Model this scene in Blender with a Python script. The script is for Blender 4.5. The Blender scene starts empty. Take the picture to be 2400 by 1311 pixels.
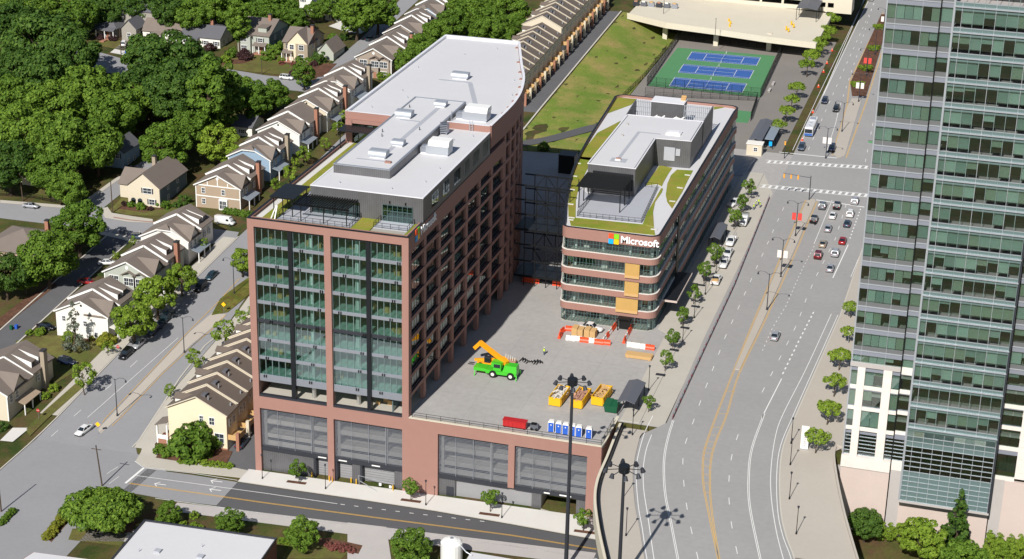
import bpy, math, random
from mathutils import Vector, Matrix
random.seed(11)
R = math.radians
C = bpy.context.scene.collection
SC = bpy.context.scene

# ------------------------------------------------------------------ camera
CAM_LOC = (142.347, -311.075, 181.561)
CAM_F, CAM_YAW, CAM_PITCH, CAM_ROLL = 4291.85, -0.275118, 0.385856, 0.0220015
def cam_axes():
    y, p, r = CAM_YAW, CAM_PITCH, CAM_ROLL
    f = Vector((math.sin(y)*math.cos(p), math.cos(y)*math.cos(p), -math.sin(p)))
    a = Vector((math.cos(y), -math.sin(y), 0)); u = a.cross(f)
    return a*math.cos(r)+u*math.sin(r), u*math.cos(r)-a*math.sin(r), f
AX_R, AX_U, AX_F = cam_axes()
cd = bpy.data.cameras.new('camera'); cam = bpy.data.objects.new('camera', cd); C.objects.link(cam)
cd.sensor_width = 36.0; cd.lens = CAM_F/2400*36.0; cd.clip_start = 1; cd.clip_end = 6000
M = Matrix.Identity(4)
for i in range(3):
    M[i][0] = AX_R[i]; M[i][1] = AX_U[i]; M[i][2] = -AX_F[i]; M[i][3] = CAM_LOC[i]
cam.matrix_world = M
SC.camera = cam

# ------------------------------------------------------------------ light
SUN_AZ, SUN_EL = 5.5, 40.0          # shadows fall towards +Y, a little to +X
w = bpy.data.worlds.new('World'); SC.world = w; w.use_nodes = True
nt = w.node_tree; bg = nt.nodes['Background']
sky = nt.nodes.new('ShaderNodeTexSky'); sky.sky_type = 'NISHITA'; sky.sun_disc = False
sky.sun_elevation = R(SUN_EL); sky.sun_rotation = R(180+SUN_AZ)
sky.air_density = 1.0; sky.dust_density = 0.6; sky.ozone_density = 1.2
nt.links.new(sky.outputs[0], bg.inputs[0]); bg.inputs[1].default_value = 0.055
sd = bpy.data.lights.new('sun', 'SUN'); sd.energy = 4.6; sd.angle = R(0.5); sd.color = (1.0, 0.955, 0.89)
so = bpy.data.objects.new('sun', sd); C.objects.link(so)
sv = Vector((math.sin(R(SUN_AZ))*math.cos(R(SUN_EL)), math.cos(R(SUN_AZ))*math.cos(R(SUN_EL)), -math.sin(R(SUN_EL))))
so.rotation_euler = sv.to_track_quat('-Z', 'Y').to_euler(); so.location = (0, -300, 400)
SC.view_settings.view_transform = 'Standard'; SC.view_settings.look = 'None'
SC.view_settings.gamma = 1.0; SC.view_settings.use_curve_mapping = False
SC.view_settings.exposure = 0.30
SC.render.engine = 'CYCLES'
SC.cycles.max_bounces = 6; SC.cycles.transparent_max_bounces = 16

# ------------------------------------------------------------------ places
ZP = 17.55                            # upper level: plaza and avenue
def terr(x, y):                       # lower ground, rising to the back
    s = 0.03*y if y < 0 else (0.087*y if y < 200 else 17.4+0.05*(min(y, 500)-200))
    return 0.022*min(max(x, -80), 80)+s
def ray(px, py):
    return AX_F*CAM_F+AX_R*(px-1200)+AX_U*(655.5-py)
def P(px, py, z=ZP):                  # a point of the photograph met at height z
    d = ray(px, py); t = (z-CAM_LOC[2])/d[2]
    return (CAM_LOC[0]+t*d[0], CAM_LOC[1]+t*d[1])
def G(px, py):                        # the same on the sloping lower ground
    z = 0
    for _ in range(40):
        x, y = P(px, py, z); z = .5*z+.5*terr(x, y)
    return (x, y, terr(x, y))

# ------------------------------------------------------------------ materials
def lin(c):
    return tuple((v/12.92 if v <= .04045 else ((v+.055)/1.055)**2.4) for v in c)
MATS = {}
def nmat(name):
    m = bpy.data.materials.new(name); m.use_nodes = True
    MATS[name] = m
    return m, m.node_tree, m.node_tree.nodes['Principled BSDF']
def coords(nt, space):
    if space == 'world':
        g = nt.nodes.new('ShaderNodeNewGeometry'); return g.outputs['Position']
    t = nt.nodes.new('ShaderNodeTexCoord'); return t.outputs['Object']
def noise(nt, co, scale, detail=4, rough=.6):
    n = nt.nodes.new('ShaderNodeTexNoise'); n.inputs['Scale'].default_value = scale
    n.inputs['Detail'].default_value = detail; n.inputs['Roughness'].default_value = rough
    nt.links.new(co, n.inputs['Vector']); return n.outputs['Fac']
def ramp(nt, fac, stops):
    r = nt.nodes.new('ShaderNodeValToRGB'); e = r.color_ramp.elements
    while len(e) < len(stops): e.new(.5)
    for i, (p, c) in enumerate(stops):
        e[i].position = p; e[i].color = (*c, 1)
    nt.links.new(fac, r.inputs[0]); return r.outputs[0]
def mixc(nt, f, a, b, mode='MIX'):
    m = nt.nodes.new('ShaderNodeMix'); m.data_type = 'RGBA'; m.blend_type = mode
    if isinstance(f, (int, float)): m.inputs[0].default_value = f
    else: nt.links.new(f, m.inputs[0])
    for s, v in ((6, a), (7, b)):
        if isinstance(v, tuple): m.inputs[s].default_value = (*v, 1)
        else: nt.links.new(v, m.inputs[s])
    return m.outputs[2]
def shade(c, k): return tuple(min(1, v*k) for v in c)
def surf(name, col, rough=.8, var=.12, scale=.4, fine=6.0, space='world', metal=0, bump=0, spec=.4):
    """plain surface: base colour with two scales of wear"""
    m, nt, b = nmat(name)
    co = coords(nt, space)
    a = ramp(nt, noise(nt, co, scale, 5), [(.3, shade(col, 1-var)), (.7, shade(col, 1+var))])
    f = noise(nt, co, fine, 3)
    c = mixc(nt, .5, a, ramp(nt, f, [(.3, shade(col, 1-var*.8)), (.7, shade(col, 1+var*.8))]))
    nt.links.new(c, b.inputs['Base Color'])
    b.inputs['Roughness'].default_value = rough; b.inputs['Metallic'].default_value = metal
    b.inputs['Specular IOR Level'].default_value = spec
    if bump:
        bp = nt.nodes.new('ShaderNodeBump'); bp.inputs['Strength'].default_value = bump; bp.inputs['Distance'].default_value = .05
        nt.links.new(f, bp.inputs['Height']); nt.links.new(bp.outputs[0], b.inputs['Normal'])
    return m
def ground_mat(name, cols, scales, rough=.95, thr=(.4, .6)):
    """patchy ground: three colours mixed by large and small noise"""
    m, nt, b = nmat(name)
    co = coords(nt, 'world')
    a = mixc(nt, ramp(nt, noise(nt, co, scales[0], 6), [(thr[0], (0, 0, 0)), (thr[1], (1, 1, 1))]), cols[0], cols[1])
    c = mixc(nt, ramp(nt, noise(nt, co, scales[1], 5), [(.42, (0, 0, 0)), (.72, (1, 1, 1))]), a, cols[2])
    f = ramp(nt, noise(nt, co, scales[2], 3), [(.3, (.8, .8, .8)), (.7, (1.12, 1.12, 1.12))])
    nt.links.new(mixc(nt, 1.0, c, f, 'MULTIPLY'), b.inputs['Base Color'])
    b.inputs['Roughness'].default_value = rough; b.inputs['Specular IOR Level'].default_value = .2
    return m
def glass(name, tint, refl=.12, rough=.02):
    """clear tinted pane: light passes, a share is mirrored"""
    m, nt, b = nmat(name)
    nt.nodes.remove(b)
    out = nt.nodes['Material Output']
    t = nt.nodes.new('ShaderNodeBsdfTransparent'); t.inputs[0].default_value = (*tint, 1)
    g = nt.nodes.new('ShaderNodeBsdfGlossy'); g.inputs['Roughness'].default_value = rough
    g.inputs[0].default_value = (.85, .95, .95, 1)
    fr = nt.nodes.new('ShaderNodeFresnel'); fr.inputs[0].default_value = 1.5
    ad = nt.nodes.new('ShaderNodeMath'); ad.operation = 'ADD'; ad.inputs[1].default_value = refl
    nt.links.new(fr.outputs[0], ad.inputs[0])
    mx = nt.nodes.new('ShaderNodeMixShader')
    nt.links.new(ad.outputs[0], mx.inputs[0]); nt.links.new(t.outputs[0], mx.inputs[1]); nt.links.new(g.outputs[0], mx.inputs[2])
    nt.links.new(mx.outputs[0], out.inputs[0])
    return m
def plain(name, col, rough=.5, metal=0, spec=.5, coat=0):
    m, nt, b = nmat(name)
    b.inputs['Base Color'].default_value = (*col, 1); b.inputs['Roughness'].default_value = rough
    b.inputs['Metallic'].default_value = metal; b.inputs['Specular IOR Level'].default_value = spec
    if coat: b.inputs['Coat Weight'].default_value = coat; b.inputs['Coat Roughness'].default_value = .05
    return m
def leafmat(name, cols, trans=.25):
    """foliage: every leaf face takes its own green"""
    m, nt, b = nmat(name)
    g = nt.nodes.new('ShaderNodeNewGeometry'); oi = nt.nodes.new('ShaderNodeObjectInfo')
    a = ramp(nt, g.outputs['Random Per Island'], [(0, cols[0]), (.5, cols[1]), (1, cols[2])])
    f = ramp(nt, oi.outputs['Random'], [(0, (.78, .82, .75)), (1, (1.18, 1.12, 1.1))])
    c = mixc(nt, 1.0, a, f, 'MULTIPLY')
    nt.links.new(c, b.inputs['Base Color']); b.inputs['Roughness'].default_value = .65; b.inputs['Specular IOR Level'].default_value = .25
    t = nt.nodes.new('ShaderNodeBsdfTranslucent'); nt.links.new(c, t.inputs[0])
    mx = nt.nodes.new('ShaderNodeMixShader'); mx.inputs[0].default_value = trans
    nt.links.new(b.outputs[0], mx.inputs[1]); nt.links.new(t.outputs[0], mx.inputs[2])
    nt.links.new(mx.outputs[0], nt.nodes['Material Output'].inputs[0])
    return m
def ribbed(name, col, pitch, depth=.35, axis='X', rough=.45, metal=.3):
    """standing-seam or corrugated metal: fine ribs as relief and tone"""
    m, nt, b = nmat(name)
    co = coords(nt, 'world')
    wv = nt.nodes.new('ShaderNodeTexWave'); wv.wave_type = 'BANDS'; wv.bands_direction = axis; wv.wave_profile = 'SIN'
    wv.inputs['Scale'].default_value = .314/pitch; wv.inputs['Distortion'].default_value = 0
    nt.links.new(co, wv.inputs['Vector'])
    a = ramp(nt, noise(nt, co, .35, 4), [(.3, shade(col, .88)), (.7, shade(col, 1.12))])
    c = mixc(nt, 1.0, a, ramp(nt, wv.outputs['Fac'], [(.0, (.86, .86, .86)), (.9, (1.06, 1.06, 1.06))]), 'MULTIPLY')
    nt.links.new(c, b.inputs['Base Color']); b.inputs['Roughness'].default_value = rough; b.inputs['Metallic'].default_value = metal
    bp = nt.nodes.new('ShaderNodeBump'); bp.inputs['Strength'].default_value = depth; bp.inputs['Distance'].default_value = .04
    nt.links.new(wv.outputs['Fac'], bp.inputs['Height']); nt.links.new(bp.outputs[0], b.inputs['Normal'])
    return m

# ------------------------------------------------------------------ mesh builder
class MB:
    def __init__(s): s.v = []; s.f = []
    def add(s, vs, fs):
        o = len(s.v); s.v += [tuple(p) for p in vs]; s.f += [tuple(i+o for i in f) for f in fs]; return s
    def box(s, x0, y0, z0, x1, y1, z1):
        return s.add([(x0, y0, z0), (x1, y0, z0), (x1, y1, z0), (x0, y1, z0), (x0, y0, z1), (x1, y0, z1), (x1, y1, z1), (x0, y1, z1)],
                     [(0, 3, 2, 1), (4, 5, 6, 7), (0, 1, 5, 4), (1, 2, 6, 5), (2, 3, 7, 6), (3, 0, 4, 7)])
    def prism(s, pts, z0, z1):
        n = len(pts)
        a = sum(pts[i][0]*pts[(i+1) % n][1]-pts[(i+1) % n][0]*pts[i][1] for i in range(n))
        if a < 0: pts = pts[::-1]
        zz0 = z0 if callable(z0) else (lambda x, y: z0)
        zz1 = z1 if callable(z1) else (lambda x, y: z1)
        v = [(x, y, zz0(x, y)) for x, y in pts]+[(x, y, zz1(x, y)) for x, y in pts]
        return s.add(v, [tuple(range(n-1, -1, -1)), tuple(range(n, 2*n))]+[(i, (i+1) % n, n+(i+1) % n, n+i) for i in range(n)])
    def poly(s, pts): return s.add(pts, [tuple(range(len(pts)))])
    def bar(s, p0, p1, w, h=None, up=(0, 0, 1)):
        h = h or w; a = Vector(p0); b = Vector(p1); d = (b-a).normalized(); u = Vector(up)
        if abs(d.dot(u)) > .98: u = Vector((0, 1, 0))
        l = d.cross(u).normalized(); u = l.cross(d)
        q = [l*(i*w/2)+u*(j*h/2) for i, j in ((-1, -1), (1, -1), (1, 1), (-1, 1))]
        return s.add([a+k for k in q]+[b+k for k in q], [(3, 2, 1, 0), (4, 5, 6, 7), (0, 1, 5, 4), (1, 2, 6, 5), (2, 3, 7, 6), (3, 0, 4, 7)])
    def cyl(s, p0, p1, r0, r1=None, n=8, cap=True):
        r1 = r0 if r1 is None else r1
        a = Vector(p0); b = Vector(p1); d = (b-a).normalized()
        u = Vector((0, 0, 1)) if abs(d.z) < .9 else Vector((1, 0, 0))
        l = d.cross(u).normalized(); u = l.cross(d)
        ring = lambda c, r: [c+l*(r*math.cos(2*math.pi*i/n))+u*(r*math.sin(2*math.pi*i/n)) for i in range(n)]
        f = [(i, n+i, n+(i+1) % n, (i+1) % n) for i in range(n)]
        if cap: f += [tuple(range(n)), tuple(range(2*n-1, n-1, -1))]
        return s.add(ring(a, r0)+ring(b, r1), f)
    def tube(s, pts, r, n=6):
        for i in range(len(pts)-1):
            ri = r[i] if isinstance(r, (list, tuple)) else r; rj = r[i+1] if isinstance(r, (list, tuple)) else r
            s.cyl(pts[i], pts[i+1], ri, rj, n)
        return s
    def ball(s, c, rx, ry=None, rz=None, nu=10, nv=6):
        ry = ry or rx; rz = rz or rx; v = [(c[0], c[1], c[2]+rz)]
        for j in range(1, nv):
            t = math.pi*j/nv
            for i in range(nu):
                p = 2*math.pi*i/nu; v.append((c[0]+rx*math.sin(t)*math.cos(p), c[1]+ry*math.sin(t)*math.sin(p), c[2]+rz*math.cos(t)))
        v.append((c[0], c[1], c[2]-rz)); f = []
        for i in range(nu): f.append((0, 1+i, 1+(i+1) % nu))
        for j in range(nv-2):
            for i in range(nu):
                a = 1+j*nu+i; b = 1+j*nu+(i+1) % nu; f.append((a, a+nu, b+nu, b))
        L = len(v)-1; o = 1+(nv-2)*nu
        for i in range(nu): f.append((o+i, L, o+(i+1) % nu))
        return s.add(v, f)
    def loft(s, secs, cap=True):
        """secs: list of equal-length rings"""
        n = len(secs[0]); v = [p for r in secs for p in r]; f = []
        for k in range(len(secs)-1):
            for i in range(n):
                f.append((k*n+i, k*n+(i+1) % n, (k+1)*n+(i+1) % n, (k+1)*n+i))
        if cap: f += [tuple(range(n-1, -1, -1)), tuple((len(secs)-1)*n+i for i in range(n))]
        return s.add(v, f)
    def mesh(s, name, mat=None, off=None, smooth=False):
        v = s.v if off is None else [(a-off[0], b-off[1], c-off[2]) for a, b, c in s.v]
        me = bpy.data.meshes.new(name); me.from_pydata(v, [], s.f); me.update()
        if mat: me.materials.append(MATS[mat] if isinstance(mat, str) else mat)
        if smooth: me.polygons.foreach_set('use_smooth', [True]*len(me.polygons))
        return me

def tag(o, label=None, cat=None, group=None, kind=None):
    if label: o['label'] = label
    if cat: o['category'] = cat
    if group: o['group'] = group
    if kind: o['kind'] = kind
    return o
def thing(name, label, cat, loc=(0, 0, 0), rz=0, group=None, kind=None):
    o = bpy.data.objects.new(name, None); C.objects.link(o); o.empty_display_size = .2
    o.location = loc; o.rotation_euler = (0, 0, rz)
    return tag(o, label, cat, group, kind)
def wloc(o):
    l = Vector(o.location)
    while o.parent: o = o.parent; l += Vector(o.location)
    return l
def part(name, mb, mat, parent, label=None, kind=None, smooth=False):
    """a part given in world coordinates, hung on an unturned parent"""
    o = bpy.data.objects.new(name, mb.mesh(name, mat, wloc(parent), smooth)); C.objects.link(o); o.parent = parent
    return tag(o, label, None, None, kind)
def piece(name, me, parent, loc):
    """a repeat of a shared mesh at a world place"""
    o = bpy.data.objects.new(name, me); C.objects.link(o); o.parent = parent; o.location = Vector(loc)-wloc(parent)
    return o
def solo(name, mb, mat, label, cat=None, group=None, kind=None, base=None, smooth=False):
    base = base or (0, 0, 0)
    o = bpy.data.objects.new(name, mb.mesh(name, mat, base, smooth)); C.objects.link(o); o.location = base
    return tag(o, label, cat, group, kind)
def struct(name, mb, mat, label): return solo(name, mb, mat, label, kind='structure')
class Proto:
    def __init__(s): s.parts = []
    def add(s, name, mb, mat, par=None, smooth=False):
        s.parts.append((name, mb.mesh(name, mat, None, smooth), par)); return len(s.parts)-1
def place(pr, name, label, cat, loc, rz=0, group=None, scale=1, mats=None, tilt=None):
    t = thing(name, label, cat, loc, rz, group)
    t.scale = (scale,)*3 if isinstance(scale, (int, float)) else scale
    if tilt: t.rotation_euler = (tilt[0], tilt[1], rz)
    obs = []
    for nm, me, par in pr.parts:
        o = bpy.data.objects.new(nm, me); C.objects.link(o); o.parent = t if par is None else obs[par]
        if mats and nm in mats:
            o.material_slots[0].link = 'OBJECT'; o.material_slots[0].material = MATS[mats[nm]]
        obs.append(o)
    return t
def spline(pts, n=6):
    """smooth line through points of any dimension"""
    q = [tuple(2*a-b for a, b in zip(pts[0], pts[1]))]+list(pts)+[tuple(2*a-b for a, b in zip(pts[-1], pts[-2]))]; out = []
    for i in range(1, len(q)-2):
        for k in range(n):
            t = k/n; out.append(tuple(.5*(2*b+(c-a)*t+(2*a-5*b+4*c-d)*t*t+(-a+3*b-3*c+d)*t**3) for a, b, c, d in zip(q[i-1], q[i], q[i+1], q[i+2])))
    return out+[tuple(pts[-1])]
def strip(mb, pts, wid, z, off=0, zf=None):
    """flat ribbon along a line in plan"""
    n = len(pts); v = []
    for i, p in enumerate(pts):
        a = pts[max(i-1, 0)]; b = pts[min(i+1, n-1)]
        d = Vector((b[0]-a[0], b[1]-a[1])).normalized(); l = Vector((-d.y, d.x))
        for s in (1, -1):
            x = p[0]+l.x*(off+s*wid/2); y = p[1]+l.y*(off+s*wid/2); v.append((x, y, (zf(x, y)+z) if zf else z))
    return mb.add(v, [(2*i, 2*i+1, 2*i+3, 2*i+2) for i in range(n-1)])
def dash(mb, pts, wid, z, on, gap, zf=None, start=0):
    """broken line along a polyline"""
    d = [0]
    for i in range(1, len(pts)): d.append(d[-1]+math.dist(pts[i][:2], pts[i-1][:2]))
    def at(s):
        for i in range(1, len(pts)):
            if d[i] >= s:
                t = (s-d[i-1])/max(1e-6, d[i]-d[i-1]); return tuple(a+(b-a)*t for a, b in zip(pts[i-1], pts[i]))
        return pts[-1]
    s = start
    while s+on < d[-1]:
        strip(mb, [at(s), at(s+on/2), at(s+on)], wid, z, 0, zf); s += on+gap
    return mb
# ------------------------------------------------------------------ material set
surf('brick', lin((.60, .455, .415)), .85, .07, .5, 9, bump=.15)
surf('brick_dark', lin((.50, .33, .29)), .85, .1, .5, 9)
surf('roof_white', lin((.79, .79, .80)), .7, .035, .12, 1.2)
surf('roof_edge', lin((.86, .86, .88)), .5, .03, .2, 2)
surf('membrane_grey', lin((.66, .67, .70)), .7, .05, .3, 2)
ribbed('metal_panel', lin((.40, .40, .41)), .45, .5, 'X')
ribbed('metal_panel_y', lin((.40, .40, .41)), .45, .5, 'Y')
plain('dark_metal', lin((.16, .17, .19)), .45, .5)
plain('black_metal', lin((.09, .095, .10)), .5, .3)
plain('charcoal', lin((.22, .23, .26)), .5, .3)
plain('grey_metal', lin((.62, .64, .68)), .4, .5)
plain('light_metal', lin((.70, .72, .75)), .4, .4)
plain('white_paint', lin((.90, .90, .89)), .45)
plain('mullion', lin((.52, .60, .60)), .4, .4)
plain('green_mullion', lin((.36, .46, .46)), .4, .4)
glass('clear_glass', (.76, .87, .85), .07)
glass('teal_glass', (.34, .58, .56), .09)
glass('tower_glass', (.84, .91, .89), .14)
glass('dark_glass', (.30, .42, .42), .10)
plain('spandrel_glass', lin((.34, .42, .43)), .12, .0, .6)
surf('stone_pink', lin((.76, .70, .67)), .8, .05, .3, 3)
surf('stone_white', lin((.86, .83, .80)), .75, .10, .8, 3)
surf('stone_grey', lin((.68, .66, .65)), .8, .06, .3, 3)
surf('office_floor', lin((.62, .72, .68)), .8, .08, .3, 3)
surf('office_wall', lin((.42, .44, .44)), .9, .06, .2, 2)
plain('office_ceiling', lin((.30, .32, .33)), .9)
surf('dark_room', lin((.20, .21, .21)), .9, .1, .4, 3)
surf('slab_concrete', lin((.62, .61, .58)), .9, .06, .3, 3)
surf('garage_concrete', lin((.60, .59, .57)), .9, .06, .3, 3)
surf('plaza_concrete', lin((.63, .62, .61)), .9, .15, .06, .9)
surf('new_concrete', lin((.80, .79, .77)), .9, .04, .25, 2.5)
surf('walk_concrete', lin((.70, .68, .64)), .9, .07, .2, 2.5)
surf('tan_concrete', lin((.69, .66, .62)), .9, .05, .09, 1.5)
surf('kerb_concrete', lin((.74, .72, .68)), .9, .06, .3, 3)
surf('ramp_concrete', lin((.80, .77, .70)), .9, .05, .2, 2)
surf('asphalt_old', lin((.59, .585, .58)), .92, .09, .05, .8)
surf('asphalt_mid', lin((.55, .55, .56)), .92, .07, .09, 1.2)
surf('asphalt_new', lin((.33, .33, .34)), .9, .07, .12, 3)
surf('asphalt_lot', lin((.50, .48, .46)), .92, .09, .1, 1.5)
surf('alley_asphalt', lin((.36, .36, .37)), .92, .12, .15, 2)
plain('white_line', lin((.88, .88, .87)), .7)
plain('yellow_line', lin((.84, .66, .28)), .7)
ground_mat('lawn', (lin((.33, .36, .17)), lin((.42, .41, .22)), lin((.36, .31, .20))), (.06, .35, 2.5))
ground_mat('yard', (lin((.20, .26, .10)), lin((.33, .33, .17)), lin((.36, .27, .20))), (.09, .25, 2.0))
ground_mat('hill_grass', (lin((.36, .47, .17)), lin((.46, .51, .22)), lin((.60, .53, .33))), (.045, .11, 1.8), thr=(.35, .6))
ground_mat('sedum', (lin((.46, .52, .16)), lin((.55, .56, .22)), lin((.58, .52, .26))), (.12, .30, 3.0))
ground_mat('mulch', (lin((.36, .25, .20)), lin((.43, .31, .25)), lin((.30, .22, .17))), (.4, 1.5, 6.0))
ground_mat('median_plants', (lin((.30, .36, .12)), lin((.44, .43, .20)), lin((.34, .28, .14))), (.3, .8, 4.0))
surf('court_green', lin((.31, .52, .35)), .9, .05, .15, 2)
surf('court_blue', lin((.20, .36, .62)), .9, .05, .15, 2)
surf('shingle', lin((.47, .43, .40)), .95, .08, .5, 5, space='object')
surf('shingle_grey', lin((.37, .37, .39)), .95, .08, .5, 5, space='object')
surf('shingle_brown', lin((.40, .36, .33)), .95, .08, .5, 5, space='object')
plain('bark', lin((.30, .25, .20)), .95)
plain('wood', lin((.76, .62, .42)), .8)
surf('ply', lin((.72, .58, .34)), .85, .06, 1, 6)

# ------------------------------------------------------------------ ground sheet
def sm(t):
    t = min(max(t, 0), 1); return t*t*(3-2*t)
def ground_z(x, y):
    if x > 2.5 and y > 10 and not (x > 75.5 and y < 12):
        return 17.3+max(terr(2.4, y)-17.3, 0)*(1-sm((x-3)/20))
    return terr(x, y)
xs = [-2500, -1200, -600, -300, -220, -180, -150, -120, -100, -90, -80, -70, -60, -50, -40, -30, -20, -10, -4, 2.4, 2.6, 4, 6, 8, 10, 12, 14, 16, 18, 20, 22, 24, 40, 60, 75.4, 75.6, 80, 118, 160, 240, 400, 800, 2500]
ys = [-900, -500, -250, -120, -60, -30, -15, 0, 4, 9.9, 10.1, 11.9, 12.1, 25, 40, 60, 80, 100, 120, 140, 160, 180, 200, 215, 230, 250, 270, 290, 310, 330, 360, 400, 450, 500, 700, 1100, 2000, 4000]
mb = MB()
mb.add([(x, y, ground_z(x, y)) for y in ys for x in xs], [(j*len(xs)+i, j*len(xs)+i+1, (j+1)*len(xs)+i+1, (j+1)*len(xs)+i) for j in range(len(ys)-1) for i in range(len(xs)-1)])
struct('ground', mb, 'yard', 'grassy and mulched ground under the neighbourhood')

# ------------------------------------------------------------------ upper level: plaza and avenue
mb = MB().prism([(33.0, .9), (73.4, .9), (73.4, 12.3), (83.0, 12.3), (83, 196), (45, 196), (30, 176), (2.7, 172), (2.7, .9)], ZP-.2, ZP)
struct('plaza', mb, 'plaza_concrete', 'wide grey concrete plaza deck between the two brick buildings')
mb = MB()
for x0 in [P(1232, 700)[0]]:
    pass
for y in (14, 26, 38, 50): strip(mb, [(34.5, y), (73, y)], .06, ZP+.004)
for x in (44, 54, 64): strip(mb, [(x, 1.5), (x, 56)], .06, ZP+.0045)
struct('plaza_joints', mb, 'asphalt_mid', 'thin joints cut across the concrete plaza')

def PL(ox, oy, s, pts, z=ZP): return [P(ox+a/s, oy+b/s, z) for a, b in pts]
z7 = (1180, 970, 3.845); z8 = (1780, 970, 3.845)
PAR = spline(PL(*z7, [(1052, 125), (1000, 250), (930, 430), (850, 620), (822, 800), (850, 1050), (905, 1311), (960, 1560)], ZP), 5)
KL = [(83.2, 900), (82.6, 60), (83.3, 14)]+spline(PL(*z7, [(1235, 190), (1185, 400), (1165, 560), (1185, 830), (1225, 1030), (1262, 1265), (1320, 1560)]), 5)
L1 = PL(*z7, [(1345, 20), (1265, 190), (1205, 420), (1195, 560), (1215, 830), (1250, 1030), (1285, 1265), (1345, 1560)])
L2 = PL(*z7, [(1335, 190), (1285, 330), (1260, 500), (1265, 690), (1300, 920), (1355, 1300), (1400, 1560)])
L3 = PL(*z7, [(1530, 60), (1490, 190), (1455, 350), (1445, 520), (1460, 740), (1505, 960), (1570, 1300), (1625, 1560)])
D1 = PL(*z7, [(1790, -150), (1715, 60), (1625, 330), (1625, 620), (1670, 940), (1745, 1270), (1810, 1560)])
Y1 = PL(*z7, [(1925, 0), (1835, 250), (1800, 400), (1800, 620), (1850, 900), (1935, 1311), (1990, 1560)])
Y2 = PL(*z7, [(2015, 0), (1910, 260), (1870, 420), (1860, 640), (1880, 900), (1945, 1311), (2000, 1560)])
D2 = PL(*z7, [(2135, 130), (2060, 370), (2030, 650), (2050, 960), (2110, 1270), (2180, 1560)])
W1 = PL(*z7, [(2510, -313), (2350, 0), (2240, 310), (2210, 560), (2220, 840), (2310, 1290), (2370, 1560)])
B1 = PL(1780, 640, 3.856, [(650, 370), (420, 870)])+PL(*z8, [(215, 0), (145, 200), (105, 480), (105, 740), (150, 1050), (215, 1311), (280, 1560)])
B2 = PL(1780, 640, 3.856, [(710, 380), (490, 870)])+PL(*z8, [(310, 0), (190, 290), (155, 560), (165, 880), (210, 1100), (280, 1290), (350, 1560)])
KR = [(109.6, 900), (110.2, 140)]+[(p[0]+.55, p[1]) for p in spline(B2, 4)]
def ribbon(mb, A, B, z, n=60):
    """sheet between two lines, matched by height in plan"""
    lo = max(min(p[1] for p in A), min(p[1] for p in B)); hi = min(max(p[1] for p in A), max(p[1] for p in B))
    def xa(L, y):
        for i in range(len(L)-1):
            (x0, y0), (x1, y1) = L[i][:2], L[i+1][:2]
            if min(y0, y1) <= y <= max(y0, y1) and y0 != y1: return x0+(x1-x0)*(y-y0)/(y1-y0)
        return min(L, key=lambda p: abs(p[1]-y))[0]
    yy = [lo+(min(hi, 140)-lo)*i/n for i in range(n+1)]
    if hi > 141: yy += [200, 300, 450, hi]
    v = []
    for y in yy: v += [(xa(A, y), y, z), (xa(B, y), y, z)]
    return mb.add(v, [(2*i, 2*i+1, 2*i+3, 2*i+2) for i in range(len(yy)-1)])
mb = ribbon(MB(), KL, KR, ZP+.02)
struct('avenue', mb, 'asphalt_old', 'wide pale asphalt avenue running past the towers')
# bridge body under the near avenue and its walks
mb = MB()
PARl = [(p[0]-.25, p[1]) for p in PAR]
KRo = [(119.0, 14)]+[(p[0], p[1]) for p in spline(PL(*z8, [(690, 290), (670, 400), (700, 620), (760, 900), (830, 1150), (905, 1400)]), 5)]
ribbon(mb, PARl, KRo, ZP-.3, 40)
ribbon(mb, KRo, PARl, ZP-2.4, 40)
struct('bridge_deck', mb, 'stone_grey', 'concrete bridge deck carrying the avenue over the lower street')
mb = MB()
ribbon(mb, PAR, KL, ZP+.17, 40)
struct('bridge_sidewalk', mb, 'tan_concrete', 'tan concrete walk beside the bridge parapet')
mb = MB()
for A in (KL[1:],): strip(mb, [p for p in A if p[1] < 15], .22, ZP+.18)
mb2 = MB(); ribbon(mb2, [(p[0]-.1, p[1]) for p in KR], KRo+[(119, 900)][::-1] if False else [(118.9, 900)]+KRo, ZP+.17, 60)
struct('tower_sidewalk', mb2, 'tan_concrete', 'broad tan pavement between the avenue and the glass tower')
mb2 = MB(); strip(mb2, KR, .25, ZP+.185)
struct('avenue_kerb', mb2, 'kerb_concrete', 'pale kerb along the tower side of the avenue')
def wall_along(mb, pts, th, z0, z1):
    n = len(pts); v = []
    for i, p in enumerate(pts):
        a = pts[max(i-1, 0)]; b = pts[min(i+1, n-1)]
        d = Vector((b[0]-a[0], b[1]-a[1])).normalized(); l = Vector((-d.y, d.x))*th/2
        v += [(p[0]+l.x, p[1]+l.y, z0), (p[0]-l.x, p[1]-l.y, z0), (p[0]-l.x, p[1]-l.y, z1), (p[0]+l.x, p[1]+l.y, z1)]
    f = [(3, 2, 1, 0), tuple(4*(n-1)+k for k in range(4))]
    for i in range(n-1):
        for k in range(4): f.append((4*i+k, 4*i+(k+1) % 4, 4*i+4+(k+1) % 4, 4*i+4+k))
    return mb.add(v, f)
t = thing('bridge_parapet', 'curving pale concrete bridge parapet with a dark rail on top', 'parapet', (*PAR[len(PAR)//2][:2], ZP))
part('parapet_wall', wall_along(MB(), PAR, .5, ZP-2.4, ZP+1.0), 'ramp_concrete', t)
part('rail', wall_along(MB(), [(p[0]+.5, p[1]) for p in PAR], .34, ZP+.2, ZP+1.25), 'black_metal', t)
t = thing('tower_parapet', 'curving concrete edge wall above the tower garden', 'parapet', (*KRo[len(KRo)//2][:2], ZP))
part('parapet_wall', wall_along(MB(), KRo, .4, ZP-2.4, ZP+.55), 'tan_concrete', t)
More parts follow.
